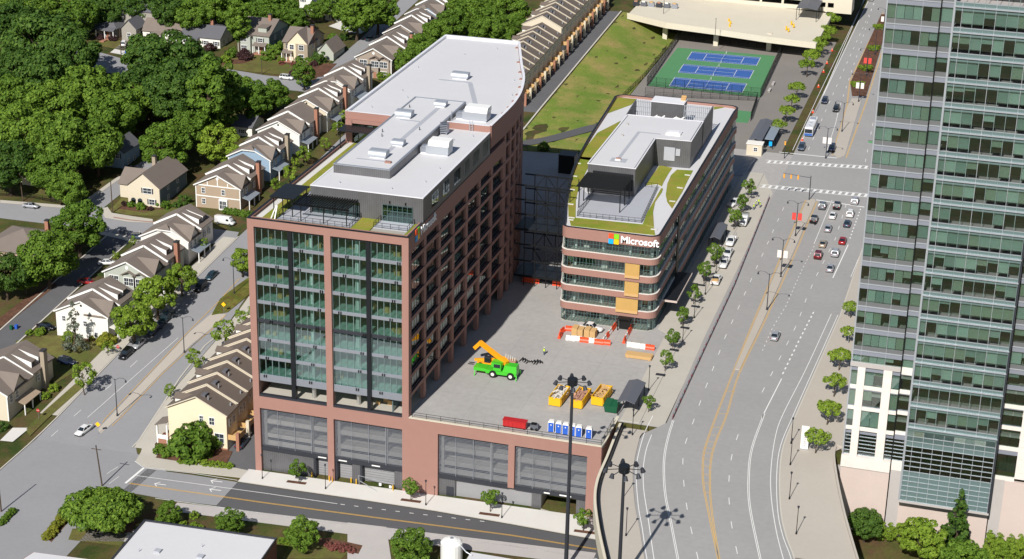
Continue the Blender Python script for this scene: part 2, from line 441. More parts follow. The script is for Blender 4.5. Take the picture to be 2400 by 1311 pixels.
# abutment walls that carry the upper level
mb = MB(); mb.box(75.6, 11.4, 0, 119, 12.1, ZP-2.4); struct('bridge_abutment', mb, 'stone_grey', 'concrete abutment wall under the end of the bridge')
for k, (xx, yy) in enumerate(((90, -30), (106, -30), (90, -55), (106, -55))):
    pass

# painted lines of the avenue
mb = MB(); Z1 = ZP+.03
for L in (L1, L2): strip(mb, spline(L, 5), .14, Z1)
strip(mb, spline(L3, 5), .12, Z1, .14); strip(mb, spline(L3, 5), .12, Z1, -.14)
strip(mb, spline(W1[1:], 5), .12, Z1, .14); strip(mb, spline(W1[1:], 5), .12, Z1, -.14)
strip(mb, spline(B1, 5), .13, Z1); strip(mb, spline(B2, 5), .13, Z1)
dash(mb, spline(D1, 6)[::-1]+[(87.0, 60), (86.8, 156)], .13, Z1, 2.6, 6.2)
dash(mb, spline(D2, 6)[::-1]+[P(1747, 1000)], .13, Z1, 2.6, 6.2, start=2)
dash(mb, [P(1890, 700), P(1868, 760), P(1838, 820), P(1812, 870), P(1785, 922)], .13, Z1, 2.6, 6)
dash(mb, [P(1876, 640), P(1842, 718), P(1811, 768), P(1785, 827)], .14, Z1, .8, 1.6)
dash(mb, [P(1907, 732), P(1872, 800), P(1833, 880)], .3, Z1, 1.1, 1.4)
strip(mb, [P(1832, 888), P(1785, 980)], .2, Z1)
strip(mb, [P(1950, 470), P(1908, 572)], .14, Z1)
dash(mb, [P(1908, 578), P(1876, 640)], .14, Z1, .8, 1.6)
strip(mb, [P(1988, 574), P(1952, 652)], .25, Z1)
dash(mb, [P(2017, 490), P(1990, 565)], .3, Z1, 1.0, 1.5)
strip(mb, [P(2014, 602), P(1994, 650)], .13, Z1)
dash(mb, [P(1983, 480), P(1958, 560), P(1912, 650), P(1890, 700)], .13, Z1, 2.6, 6)
# stop bars, crossings
strip(mb, [P(1913, 469), P(2026, 486)], .55, Z1); strip(mb, [P(1826, 357), P(1962, 371)], .5, Z1)
for a, b in (((1795, 379), (2036, 393)), ((1782, 436), (2036, 459))):
    A = Vector(P(*a)); B = Vector(P(*b))
    for o in (-1.35, 1.35): strip(mb, [tuple(A), tuple(B)], .28, Z1, o)
    n = 17
    for i in range(n):
        c = A+(B-A)*((i+.5)/n); strip(mb, [(c.x-.05, c.y-1.15), (c.x+.25, c.y+1.15)], .75, Z1+.001)
# north of the crossing
strip(mb, [(82.0, 200), (81.7, 260), (81.4, 420), (81, 600)], .16, Z1); strip(mb, [(83.4, 200), (83.2, 260), (83, 420), (82.6, 600)], .16, Z1)
dash(mb, [(86.3, 202), (85.8, 300), (85.2, 600)], .14, Z1, 3, 7)
strip(mb, [P(1968, 250), P(1958, 291), P(1935, 365)], .14, Z1)
dash(mb, [P(1962, 268), P(2012, 120), P(2050, 0)], .14, Z1, 3, 7)
dash(mb, [P(2028, 380), P(2050, 270)], .14, Z1, 3, 6)
strip(mb, [P(1900, 290), P(1952, 170), P(2025, 0)], .2, Z1)
struct('lane_lines', mb, 'white_line', 'white lane lines and crossings painted on the avenue')
mb = MB()
for o in (-.12, .12):
    strip(mb, spline([(91.6, 158), (91.5, 110), (91.6, 70), (91.9, 42)]+Y1, 5), .1, Z1, o)
    strip(mb, spline([(94.6, 158), (94.4, 110), (93.9, 70), (93.2, 42)]+Y2, 5), .1, Z1, o)
    strip(mb, [P(1950, 365), P(1985, 250), P(1992, 190), P(2070, 30)], .12, Z1, o)
    strip(mb, [P(1983, 370), P(2030, 240), P(2068, 120), P(2085, 60)], .12, Z1, o)
sa = spline([(91.6, 60)]+Y1, 6); sb = spline([(93.8, 60)]+Y2, 6)
for i in range(2, min(len(sa), len(sb))-16, 2): strip(mb, [sa[i], sb[i]], .1, Z1)
struct('centre_lines', mb, 'yellow_line', 'double yellow centre lines painted on the avenue')
mb = MB(); mb.prism([(91.95, 44), (91.9, 157), (92.6, 159), (93.9, 159), (94.3, 157), (93.6, 70), (93.0, 44)], ZP, ZP+.16)
mb.prism([P(1952, 362), P(1986, 250), P(1996, 232), P(2020, 232), P(1980, 366), P(1965, 372)], ZP, ZP+.16)
struct('median', mb, 'tan_concrete', 'tan concrete median island in the avenue')
mb = MB(); mb.prism([P(1997, 226), P(1993, 195), P(2065, 35), P(2086, 35), P(2060, 130), P(2030, 226)], ZP, ZP+.22)
struct('median_bed', mb, 'mulch', 'brown mulch bed in the avenue median')
# dark tyre wear and repairs
mb = MB()
for (a, b, w_) in (((1705, 640), (1760, 520), 1.2), ((1600, 900), (1640, 800), 1.1)):
    pass

# sidewalk and service lane beside the five-storey building
mb = MB().prism([(74.2, 12.4), (78.2, 12.4), (77.6, 150), (77.4, 176), (71.9, 176), (71.9, 60), (74.2, 58)], ZP, ZP+.15)
struct('sidewalk', mb, 'walk_concrete', 'concrete pavement with tree pits beside the five-storey building')
mb = MB().prism([(78.25, 12.4), (83.1, 12.4), (82.3, 160), (77.5, 176)], ZP, ZP+.012)
struct('service_lane', mb, 'walk_concrete', 'pale service lane closed off by barriers')

# ------------------------------------------------------------------ back of the upper level
mb = MB(); nx, ny = 15, 34
v = []; f = []
for j in range(ny+1):
    for i in range(nx+1):
        y = 172+(322-172)*j/ny; x = 2.9+(24.2-2.9)*i/nx
        v.append((x, y, ground_z(x, y)+.08+.12*math.sin(x*.9+y*.23)*math.sin(y*.31)))
for j in range(ny):
    for i in range(nx): f.append((j*(nx+1)+i, j*(nx+1)+i+1, (j+1)*(nx+1)+i+1, (j+1)*(nx+1)+i))
mb.add(v, f); mb.prism([(24.2, 172), (24.2, 236), (40, 236), (44, 196), (31, 177)], ZP-.3, ZP-.17)
struct('grass_slope', mb, 'hill_grass', 'sloping dry grass bank beside the tennis courts')
mb = MB(); strip(mb, spline([(-1+3.8, 176), (7.5, 181), (13.2, 187.4), (22, 202), (31, 214), (40, 222)], 6), 4.6, .18, 0, lambda x, y: max(ground_z(x, y), 17.3)+.1)
struct('asphalt_path', mb, 'asphalt_new', 'curving dark asphalt path across the grass bank')
mb = MB().prism([(24.6, 236), (24.2, 330), (79, 330), (79.2, 196.3), (45, 196.3), (40.4, 236)], ZP-.3, ZP-.10)
struct('parking_lot', mb, 'asphalt_lot', 'worn brown asphalt around the tennis courts')
CX, CY, CPH, CGAP = 34.2, 254.05, .0265, 17.03
cc, cs = math.cos(CPH), math.sin(CPH)
def crt(a, b): return (CX+cc*a-cs*b, CY+cs*a+cc*b)
court = thing('tennis_courts', 'green tennis court pad with three blue courts inside a wire fence', 'tennis court', (*crt(12, 22), ZP-.1))
part('pad', MB().prism([P(1519, 200.5), P(1781.5, 227.5), P(1817, 131), P(1588, 111.5)], ZP-.1, ZP-.07), 'court_green', court)
for k in range(3):
    y0 = CGAP*k
    q = part('court_surface', MB().prism([crt(0, y0), crt(23.77, y0), crt(23.77, y0+10.97), crt(0, y0+10.97)], ZP-.07, ZP-.055), 'court_blue', court)
    lm = MB()
    for a, b in (((0, 0), (23.77, 0)), ((0, 10.97), (23.77, 10.97)), ((0, 0), (0, 10.97)), ((23.77, 0), (23.77, 10.97)), ((0, 1.37), (23.77, 1.37)), ((0, 9.6), (23.77, 9.6)), ((5.48, 1.37), (5.48, 9.6)), ((18.29, 1.37), (18.29, 9.6)), ((5.48, 5.48), (18.29, 5.48))):
        strip(lm, [crt(a[0], a[1]+y0), crt(b[0], b[1]+y0)], .14, ZP-.045)
    part('court_lines', lm, 'white_line', q)
    nm = MB(); p = crt(11.88, y0-.9); r = crt(11.88, y0+11.87)
    nm.cyl((*p, ZP-.06), (*p, ZP+1.0), .06); nm.cyl((*r, ZP-.06), (*r, ZP+1.0), .06); nm.bar((*p, ZP+.93), (*r, ZP+.93), .05, .08)
    part('net', nm, 'white_line', q)
mb = MB().prism([P(1500, 234), P(1765, 262), P(1752, 288), P(1640, 280), P(1480, 250)], ZP-.1, ZP-.06)
solo('practice_court', mb, 'court_green', 'plain green practice court behind the five-storey building', 'tennis court')
# ------------------------------------------------------------------ lower streets, draped on the slope
def sheet(mb, A, B, dz, n=1):
    """sheet between two equal lists of plan points, laid on the lower ground"""
    v = []
    for a, b in zip(A, B): v += [(a[0], a[1], terr(a[0], a[1])+dz), (b[0], b[1], terr(b[0], b[1])+dz)]
    return mb.add(v, [(2*i, 2*i+1, 2*i+3, 2*i+2) for i in range(len(A)-1)])
def GL(*pts): return [G(*p)[:2] for p in pts]
def drape(mb, pts, dz, th=0):
    """one flat patch on the slope"""
    mb.add([(x, y, terr(x, y)+dz) for x, y in pts], [tuple(range(len(pts)))])
    if th: 
        n = len(pts); mb.add([(x, y, terr(x, y)+dz) for x, y in pts]+[(x, y, terr(x, y)+dz-th) for x, y in pts], [(i, (i+1) % n, n+(i+1) % n, n+i) for i in range(n)])
    return mb
def cut(L, step=5):
    out = []
    for a, b in zip(L, L[1:]):
        n = max(1, int(math.dist(a, b)/step))
        for i in range(n): out.append((a[0]+(b[0]-a[0])*i/n, a[1]+(b[1]-a[1])*i/n))
    return out+[L[-1]]
def by_y(L, ys):
    out = []
    for y in ys:
        for (x0, y0), (x1, y1) in zip(L, L[1:]):
            if y0 <= y <= y1: out.append((x0+(x1-x0)*(y-y0)/(y1-y0), y)); break
        else: out.append((L[0][0] if y < L[0][1] else L[-1][0], y))
    return out
ysl = [-60, -45, -30, -22, -16, -10, -5, 0, 3, 8, 15, 25, 35, 45, 55, 65, 75, 85, 95, 105, 115, 125, 140, 160, 180, 200, 215, 230]
LK = [(-52.0, -60), (-51.8, -14), (-51.4, 9), (-51.9, 45), (-51.0, 83), (-50.6, 105), (-49.5, 140), (-48.5, 230)]
RK = [(-21.5, -60), (-21.8, -22), (-21.5, -16), (-18, -15), (-18, -4), (-22, -3.4), (-25.5, -2), (-29, 2), (-31.8, 25), (-32.3, 54), (-34.5, 74), (-36, 230)]
mb = MB(); sheet(mb, by_y(LK, ysl), by_y(RK, ysl), .05)
struct('left_street', mb, 'asphalt_mid', 'grey two-way street beside the houses, with a junction at its foot')
# the street in front of the podium
NA = GL((345, 1100), (450, 1114), (556.6, 1131)); SA = GL((285, 1152), (400, 1173), (507, 1186))
mb = MB(); sheet(mb, [(-20, -4.6)]+NA, [(-21, -15.6)]+SA, .064); struct('lower_street_old', mb, 'asphalt_mid', 'older grey end of the lower street at the junction')
NB = GL((556.6, 1131), (700, 1152.5), (840, 1172.5), (1020, 1200), (1199, 1231), (1396, 1267))+[(110, -1)]
SB = GL((507, 1188), (640, 1207), (840, 1236), (1020, 1259), (1199, 1284), (1400, 1314))+[(110, -11.6)]
mb = MB(); sheet(mb, NB, SB, .075); struct('lower_street_new', mb, 'asphalt_new', 'fresh dark asphalt on the street along the podium')
mb = MB()
W = lambda L, wd, off=0: strip(mb, cut(L), wd, .10, off, terr)
W(GL((316, 1082), (338, 1098), (450, 1110), (556.6, 1127)), .14); W(GL((337, 1098), (294, 1134)), .55)
W(GL((320, 1116), (619, 1157), (790.7, 1182)), .14); dash(mb, cut(GL((798, 1183), (980, 1206), (1165, 1227))), .16, .10, .9, 2.0, terr)
W(GL((364, 1169), (619, 1204.5), (840, 1233), (1199, 1281), (1400, 1311)), .14)
W(GL((205, 980), (417.5, 793)), .13)
for a, b in (((173, 977), (190, 962)), ((247, 915), (262, 902)), ((305, 862), (322, 846)), ((120, 1024), (136, 1010)), ((385, 783), (397, 772)), ((250, 1112), (277, 1095)), ((256, 1135), (279, 1118))): W(GL(a, b), .13)
for (cx, cy) in ((378, 1137), (510, 1130), (507, 1150)):   # turn arrows
    q = G(cx, cy); strip(mb, [(q[0]-1.4, q[1]), (q[0]+1.0, q[1]+.1)], .22, .10, 0, terr); strip(mb, [(q[0]-.6, q[1]-.9), (q[0]-1.5, q[1]), (q[0]-.6, q[1]+.9)], .2, .104, 0, terr)
struct('street_lines', mb, 'white_line', 'white lane lines and turn arrows on the lower streets')
mb = MB()
for o in (-.13, .13): strip(mb, cut(GL((303, 1134), (619, 1179.5), (900, 1217), (1199, 1256), (1398, 1288.6))), .11, .105, o, terr)
YL = GL((240, 992), (249, 980), (350, 876), (445, 775), (513, 707), (560, 655)); YR = GL((262, 1000), (283, 980), (380, 878), (455, 808), (495, 775), (530, 738))
strip(mb, cut(YL), .13, .12, 0, terr); strip(mb, cut(YR), .13, .12, 0, terr)
struct('yellow_lines', mb, 'yellow_line', 'yellow centre lines on the lower streets')
mb = MB(); drape(mb, GL((236, 1018), (228, 1008), (252, 984), (350, 880), (447, 777), (497, 735), (530, 738), (494, 772), (452, 806), (378, 876), (280, 978)), .10)
struct('street_median', mb, 'tan_concrete', 'tan concrete median strip in the left street')
mb = MB(); drape(mb, GL((496, 740), (516, 702), (560, 668), (600, 640), (605, 672), (575, 700), (534, 733)), .22, .3)
struct('street_median_bed', mb, 'median_plants', 'dry planted island in the left street median')
# pavements
mb = MB()
KN = [(x, y+.05) for x, y in NB]; 
sheet(mb, [(-1.5, -.02), (NB[0][0], -.02)]+[(x, -.02) for x, y in NB[1:-1]]+[(78, -.02)], [(-1.5, NB[0][1]+.05)]+[(x, y+.05) for x, y in NB[:-1]]+[(78, NB[-2][1]+.1)], .19)
struct('new_sidewalk', mb, 'new_concrete', 'bright new concrete pavement along the podium')
mb = MB(); strip(mb, cut([(-1.5, NB[0][1])]+[(x, y) for x, y in NB[:-1]]), .3, .2, .12, terr); struct('new_kerb', mb, 'kerb_concrete', 'pale kerb of the podium pavement')
mb = MB(); drape(mb, GL((330, 1062), (318, 1082), (340, 1096), (470, 1110), (597, 1124), (600, 1108), (520, 1092), (420, 1083), (365, 1060), (362, 1035), (340, 1030)), .16, .2)
struct('corner_sidewalk', mb, 'walk_concrete', 'tan concrete corner pavement below the cream townhouse')
ysw = [10, 20, 30, 40, 50, 60, 70, 80, 90, 100, 104]
mb = MB(); sheet(mb, by_y([(-56.0, 0), (-56.2, 60), (-54.5, 104)], ysw), by_y([(x-.25, y) for x, y in LK], ysw), .17)
struct('house_sidewalk', mb, 'walk_concrete', 'concrete pavement in front of the row of houses')
mb = MB()
strip(mb, cut([p for p in LK if p[1] < 106]), .3, .2, 0, terr); strip(mb, cut(GL((310, 1050), (325, 1035), (420, 890), (480, 812), (520, 780), (560, 735))), .3, .2, 0, terr)
struct('street_kerb', mb, 'kerb_concrete', 'worn kerbs of the left street')
ysw = [2, 10, 20, 30, 40, 50, 60, 75]
mb = MB(); sheet(mb, by_y([(-29.0, 2), (-31.6, 25), (-32.1, 54), (-34.3, 80)], ysw), by_y([(-25.4, 2), (-24.2, 25), (-24.0, 54), (-24, 80)], ysw), .15)
struct('townhouse_sidewalk', mb, 'walk_concrete', 'concrete pavement in front of the attached townhouses')
# alley between townhouses and tower
yal = [-.5, 5, 12, 20, 30, 45, 60, 80, 110, 140, 170, 195, 215, 240, 270, 300, 322]
mb = MB(); sheet(mb, [(-8.8 if y < 100 else -4.6, y) for y in yal], [(-.3 if y < 130 else 1.9, y) for y in yal], .05)
struct('alley', mb, 'alley_asphalt', 'narrow dark asphalt alley behind the attached townhouses')
mb = MB(); strip(mb, [(2.3, y) for y in yal[10:]], .5, .35, 0, terr); struct('alley_kerb', mb, 'kerb_concrete', 'pale retaining kerb between the alley and the grass bank')
# cross street by the houses
mb = MB(); A = GL((-60, 470), (0, 476), (150, 488), (240, 502), (300, 515), (355, 523), (440, 528), (560, 545)); B = GL((-60, 505), (0, 512), (150, 530), (225, 540), (290, 551), (345, 556), (430, 562), (545, 580))
sheet(mb, A, B, .06); struct('cross_street', mb, 'asphalt_mid', 'grey cross street between the houses and the trees')
mb = MB(); sheet(mb, GL((180, 492), (215, 466), (262, 432), (310, 395), (360, 360)), GL((255, 508), (245, 486), (280, 458), (330, 420), (395, 370)), .07); struct('side_street', mb, 'asphalt_mid', 'short grey side street climbing past the tan house')
mb = MB(); sheet(mb, GL((225, 541), (290, 552), (345, 557)), GL((232, 550), (285, 562), (322, 575)), .12); sheet(mb, GL((0, 470), (150, 482), (200, 470), (255, 430), (305, 396)), GL((0, 477), (150, 489), (212, 470), (262, 434), (312, 400)), .14)
drape(mb, GL((236, 492), (246, 512), (300, 521), (358, 524), (358, 515), (310, 508), (262, 500), (252, 486)), .13)
struct('cross_sidewalk', mb, 'walk_concrete', 'concrete pavements round the cross street corner')
mb = MB(); q = [(272, 509), (300, 515), (368, 519)]
strip(mb, cut(GL((266, 511), (300, 517), (366, 523)), 3), .45, .24, 0, terr); struct('red_kerb', mb, 'brick', 'kerb painted red at the cross street')
yb = [20, 35, 50, 65, 80, 92, 102]
mb = MB(); sheet(mb, [(-85, y) for y in yb], [(-78, y) for y in yb], .05); struct('rear_lane', mb, 'alley_asphalt', 'dark rear lane behind the row of houses')
mb = MB(); sheet(mb, [(-85.4, y) for y in yb], [(-85.0, y) for y in yb], .17); sheet(mb, [(-78, y) for y in yb], [(-77.6, y) for y in yb], .17); struct('lane_kerb', mb, 'kerb_concrete', 'pale kerbs of the rear lane')
# lawns
mb = MB(); drape(mb, GL((35, 800), (60, 825), (130, 900), (262, 820), (250, 800), (190, 788), (100, 786)), .09); drape(mb, GL((60, 1010), (105, 965), (190, 890), (200, 905), (110, 985), (70, 1025)), .24)
drape(mb, GL((0, 455), (70, 462), (150, 470), (140, 440), (60, 432), (0, 440)), .1); drape(mb, GL((255, 495), (300, 505), (375, 508), (455, 480), (420, 468), (330, 470), (285, 465)), .1)
drape(mb, GL((500, 160), (620, 172), (735, 185), (790, 130), (740, 125), (600, 130), (530, 140)), .1); drape(mb, GL((220, 105), (290, 120), (330, 100), (240, 90)), .1)
struct('front_lawns', mb, 'lawn', 'mown dry green front lawns of the houses')
mb = MB(); drape(mb, GL((365, 1075), (430, 1085), (530, 1092), (545, 1060), (470, 1045), (380, 1050)), .2); drape(mb, GL((0, 745), (60, 700), (120, 660), (135, 668), (40, 742), (0, 770)), .1)
drape(mb, GL((275, 490), (330, 498), (420, 485), (410, 475), (300, 478)), .14); drape(mb, GL((140, 790), (190, 800), (260, 805), (250, 790)), .13)
drape(mb, GL((500, 155), (540, 140), (600, 140), (570, 150)), .14); drape(mb, GL((640, 140), (700, 150), (790, 150), (760, 180), (735, 183), (700, 160)), .13)
struct('mulch_beds', mb, 'mulch', 'brown mulch planting beds by the houses')
# far streets
mb = MB(); sheet(mb, GL((440, 148), (520, 160), (620, 177), (745, 190), (840, 205)), GL((420, 172), (510, 190), (610, 205), (735, 218), (830, 235)), .05)
sheet(mb, GL((725, 200), (790, 140), (860, 78), (905, 34), (945, -8)), GL((765, 205), (830, 140), (892, 85), (938, 40), (990, -8)), .065); sheet(mb, GL((120, 108), (230, 122), (300, 142), (440, 150)), GL((110, 150), (215, 165), (290, 178), (420, 176)), .06)
struct('far_street', mb, 'asphalt_mid', 'grey streets between the far houses')
mb = MB(); drape(mb, GL((258, 124), (285, 103), (310, 105), (302, 132)), .1); drape(mb, GL((770, 62), (810, 75), (845, 80), (870, 66), (800, 50)), .1); drape(mb, GL((0, 1035), (30, 1005), (70, 1005), (30, 1038)), .22)
struct('driveways', mb, 'new_concrete', 'pale concrete driveways of the houses')
# yard south of the lower street
mb = MB(); xx = [-10, 0, 10, 20, 30, 40, 50, 60, 76]
sheet(mb, [(x, -15.9+.045*x) for x in xx], [(x, -19.5+.03*x) for x in xx], .1); drape(mb, [(26, -14.6), (34, -14.2), (42, -32), (33, -33)], .12); drape(mb, [(-22, -30), (-8, -27), (-6, -31), (-22, -35)], .1)
struct('south_walk', mb, 'stone_grey', 'grey concrete walk and drive south of the lower street')
mb = MB(); drape(mb, GL((690, 1262), (660, 1311), (800, 1311), (830, 1282), (760, 1272)), .1); drape(mb, GL((160, 1266), (170, 1240), (300, 1248), (285, 1281)), .1)
struct('south_lawn', mb, 'lawn', 'small mown lawns by the low white-roofed building')
mb = MB(); drape(mb, GL((168, 1242), (300, 1230), (320, 1215), (310, 1250)), .12); drape(mb, GL((100, 1255), (150, 1210), (160, 1225), (120, 1272)), .12); drape(mb, GL((690, 1268), (770, 1262), (850, 1280), (840, 1300), (760, 1280)), .13)
struct('south_beds', mb, 'mulch', 'mulch beds by the low white-roofed building')
# low building at the bottom of the picture
t = thing('low_building', 'low commercial building with flat white roof and brown walls', 'building', (5, -32, -1))
q = [P(339.5, 1221, 5), P(647.6, 1264, 5)]; d = (q[1][0]-q[0][0], q[1][1]-q[0][1]); L = math.hypot(*d); e = (d[0]/L, d[1]/L); nrm = (e[1], -e[0])
c3 = (q[1][0]+nrm[0]*26, q[1][1]+nrm[1]*26); c4 = (q[0][0]+nrm[0]*26, q[0][1]+nrm[1]*26)
part('wall', MB().prism([q[0], q[1], c3, c4], -2, 4.9), 'brick_dark', t)
def ins(pts, k):
    cx = sum(p[0] for p in pts)/len(pts); cy = sum(p[1] for p in pts)/len(pts); return [(cx+(x-cx)*k, cy+(y-cy)*k) for x, y in pts]
part('roof', MB().prism(ins([q[0], q[1], c3, c4], .985), 4.9, 4.97), 'roof_white', t)
m = MB(); wall_along(m, [q[0], q[1], c3, c4, q[0]], .35, 4.9, 5.25); part('parapet', m, 'charcoal', t)
for (a, b) in ((370, 1293), (470, 1306)):
    s = P(a, b, 5); part('skylight', MB().box(s[0]-.6, s[1]-.6, 4.97, s[0]+.6, s[1]+.6, 5.35), 'membrane_grey', t)
for (a, b) in ((325, 1293), (473, 1282)): s = P(a, b, 5); part('vent_pipe', MB().cyl((s[0], s[1], 4.97), (s[0]+.1, s[1], 5.7), .08, n=6), 'membrane_grey', t)
t = thing('low_annex', 'lower white-roofed annex of the commercial building', 'building', (-12, -38, -1))
q2 = [P(78, 1293, 3.6), P(230, 1311, 3.6)]; part('wall', MB().prism([q2[0], (q2[1][0]+3, q2[1][1]), (q2[1][0]+2, q2[1][1]-14), (q2[0][0]-3, q2[0][1]-14)], -2, 3.5), 'brick_dark', t); part('roof', MB().prism(ins([q2[0], (q2[1][0]+3, q2[1][1]), (q2[1][0]+2, q2[1][1]-14), (q2[0][0]-3, q2[0][1]-14)], .97), 3.5, 3.6), 'roof_white', t)
# ------------------------------------------------------------------ brick office tower on its podium
ZT = 56.07; XW = 33.69
FL = [22.27, 26.35, 30.4, 34.5, 38.55, 42.6, 46.6, 50.67]
EDGE = spline([(XW, 66), (33.4, 74), (32.3, 83), (29.8, 94), (26.2, 104.7), (19.6, 125.4)], 5)   # curved rear of the tower
OUT = [(0, 54), (XW, 54)]+EDGE+[(0, 125)]
tower = thing('office_tower', 'tall red brick office tower with glass front, dark penthouse and flat pale roofs', 'building', (XW/2, 40, 0))

def rect_frame(mb, xs, zs, y0, y1):
    """wall with openings: xs, zs lists of solid intervals"""
    pass
mb = MB(); Y0, Y1 = 0, 1.3
base = lambda x: 0.022*x-.6
for a, b in ((0, 1.38), (16.17, 17.55), (32.3, XW)): mb.box(a, Y0, base(a), b, Y1, ZT)
for a, b in ((1.38, 16.17), (17.55, 32.3)):
    mb.box(a, Y0+.004, 54.45, b, Y1, ZT-.004); mb.box(a, Y0+.004, 14.75, b, Y1, 17.4)
part('front_frame', mb, 'brick', tower)
mb = MB()
mb.box(0, 1.3, -1, .5, 125, 55.5); mb.box(0, 0.02, ZT-.5, .6, 54, ZT-.02)       # west wall
part('west_wall', mb, 'brick', tower)
# coping lines
mb = MB(); mb.box(-.06, -.06, ZT, XW+.06, .55, ZT+.1); mb.box(XW-.5, .55, ZT, XW+.06, 54, ZT+.1); mb.box(-.06, .55, ZT, .45, 54, ZT+.1)
part('coping', mb, 'dark_metal', tower)
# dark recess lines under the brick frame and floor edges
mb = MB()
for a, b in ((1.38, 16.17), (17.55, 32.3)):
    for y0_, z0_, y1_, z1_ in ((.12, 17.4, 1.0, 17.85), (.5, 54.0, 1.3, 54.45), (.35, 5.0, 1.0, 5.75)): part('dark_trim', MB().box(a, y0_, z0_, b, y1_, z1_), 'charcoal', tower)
# the two black fins
for a, b in ((8.5, 9.38), (24.85, 25.7)):
    part('fin', MB().box(a, .1, 17.85, b, 1.2, 54.2), 'dark_metal', tower)
HB = [(1.38, 8.5), (9.38, 16.17), (17.55, 24.85), (25.7, 32.3)]
tops = [z-.68 for z in FL[1:]]+[54.0]
panemesh = {}
for hi, (a, b) in enumerate(HB):
    n = 5; wd = (b-a)/n
    for ri, (z0, z1) in enumerate(zip(FL, tops)):
        k = (round(wd, 2), round(z1-z0, 2))
        if k not in panemesh: panemesh[k] = MB().box(-wd/2+.04, -.02, 0, wd/2-.04, .02, z1-z0).mesh('pane', 'clear_glass')
        for i in range(n): piece('pane', panemesh[k], tower, (a+wd*(i+.5), .72, z0))
    for i in range(n+1):
        x = min(max(a+wd*i, a+.05), b-.05)
        part('mullion', MB().box(x-.06, .62, FL[0], x+.06, .85, 54.0), 'mullion', tower)
    for ri, z in enumerate(FL):
        h = 1.5 if ri == 0 else .68
        m_ = 'charcoal' if ri == 3 else 'grey_metal'
        part('spandrel', MB().box(a, .55, z-h, b, .95, z), m_, tower)
        # rope brackets
        bx = a+1.0+(ri*.55+hi*1.9) % (b-a-1.6)
        for q in (0, .45): part('bracket', MB().box(bx+q, .25, z-.55, bx+q+.16, .55, z-.05), 'black_metal', tower)
# interior: slabs, core, columns
for i, z in enumerate(FL+[54.3]):
    part('floor_slab', MB().box(.6, 1.0, z-.45, XW-.9, 16, z-.06), 'office_floor', tower)
part('rear_slabs', (lambda m: [m.box(22, 16.05, z-.5, XW-.9, 72, z-.05) for z in FL] and m)(MB()), 'office_floor', tower)
mb = MB().box(.6, 14, 17.6, 22, 120, 54.5); mb.box(22, 14.0, 17.6, 27, 14.4, 54.5)
part('core', mb, 'office_wall', tower)
mb = MB()
for z in FL: mb.box(3, 9.5, z, 6, 13, z+2.6); mb.box(19, 10, z, 21, 13.5, z+2.2); mb.box(27, 8, z, 30.5, 8.2, z+2.9)
part('partition', mb, 'office_wall', tower)
for x in (12.4, 22.1):
    part('column', MB().cyl((x, 2.6, 17.6), (x, 2.6, 54), .42, n=14), 'white_paint', tower, smooth=True)
    part('column', MB().cyl((x, 10.5, 17.6), (x, 10.5, 54), .42, n=14), 'white_paint', tower, smooth=True)
random.seed(4)
mb = MB()
for z in FL:
    for k in range(9):
        x = random.uniform(2, 31); y = random.uniform(2.2, 8)
        mb.box(x, y, z-.06, x+random.uniform(.5, 1.6), y+random.uniform(.4, .9), z+random.uniform(.4, 1.1))
part('desk', mb, 'wood', tower, kind='stuff')
mb = MB().box(1.4, 1.3, 17.3, XW-.6, 13.9, 17.62); part('lobby_floor', mb, 'walk_concrete', tower)
for k, (x, y, s) in enumerate(((26.5, 5, 1.0), (27.7, 4.2, 1.1), (28.9, 6, 1.6), (25.4, 3.6, .8))): solo('plywood_crate', MB().box(x, y, 17.62, x+s, y+s*.8, 17.62+s*.9), 'wood', 'pale wooden crate standing in the open lobby of the brick tower', 'crate', 'crates in the tower lobby', base=(x, y, 17.62))

# garage storeys behind wire screens
def garage(a, b, par, z0=5.75, z1=14.75):
    m = MB()
    for k, z in enumerate((8.4, 11.6)): m.box(a, 1.6, z-.95, b, 9, z)
    m.box(a, 1.6, z0, b, 1.8, z0+1.0); m.box(a, 9, z0, b, 9.2, z1+2)
    for x in (a+.3, a+(b-a)*.72): m.box(x, 1.4, z0, x+.6, 2.0, z1+.6)
    part('garage_slab', m, 'garage_concrete', par)
    s = MB(); x = a+.1
    while x < b: s.box(x, .75, z0, x+.05, .80, z1+.3); x += .22
    z = z0+.4
    while z < z1+.3: s.box(a, .68, z, b, .75, z+.035); z += .3
    part('wire_screen', s, 'grey_metal', par, kind='stuff')
    for x in (a+(b-a)*.25, a+(b-a)*.5, a+(b-a)*.75): part('screen_post', MB().box(x-.05, .5, z0, x+.05, .66, z1), 'grey_metal', par)
for a, b in ((1.38, 16.17), (17.55, 32.3)): garage(a, b, tower)
def shopfront(par, x0, x1, z0, z1, mat='metal_panel', y=.75): part('wall_panel', MB().box(x0, y, z0, x1, y+.3, z1), mat, par)
gz = lambda x: .022*x-.1
shopfront(tower, 1.38, 12.7, gz(1), 5.0); shopfront(tower, 16.2, 17.9, gz(17), 5.0); shopfront(tower, 21.2, 23.2, gz(21), 5.0); shopfront(tower, 30.4, 32.3, gz(30), 5.0)
def rollup(par, x0, x1, zb, zt, y=1.9):
    d = part('garage_door', MB().box(x0, y, zb, x1, y+.12, zt), 'asphalt_mid', par)
    m = MB(); z = zb+.3
    while z < zt: m.box(x0, y-.03, z, x1, y, z+.04); z += .55
    part('door_rib', m, 'metal_panel', d)
    part('door_jamb', MB().box(x0-.45, .55, zb, x0, y+.1, zt+.4), 'charcoal', par); part('door_jamb', MB().box(x1, .9, zb, x1+.12, y+.1, zt+.4), 'charcoal', par)
rollup(tower, 13.25, 16.15, .15, 4.9); rollup(tower, 18.0, 21.1, .3, 4.9); rollup(tower, 23.4, 30.3, .45, 4.9)
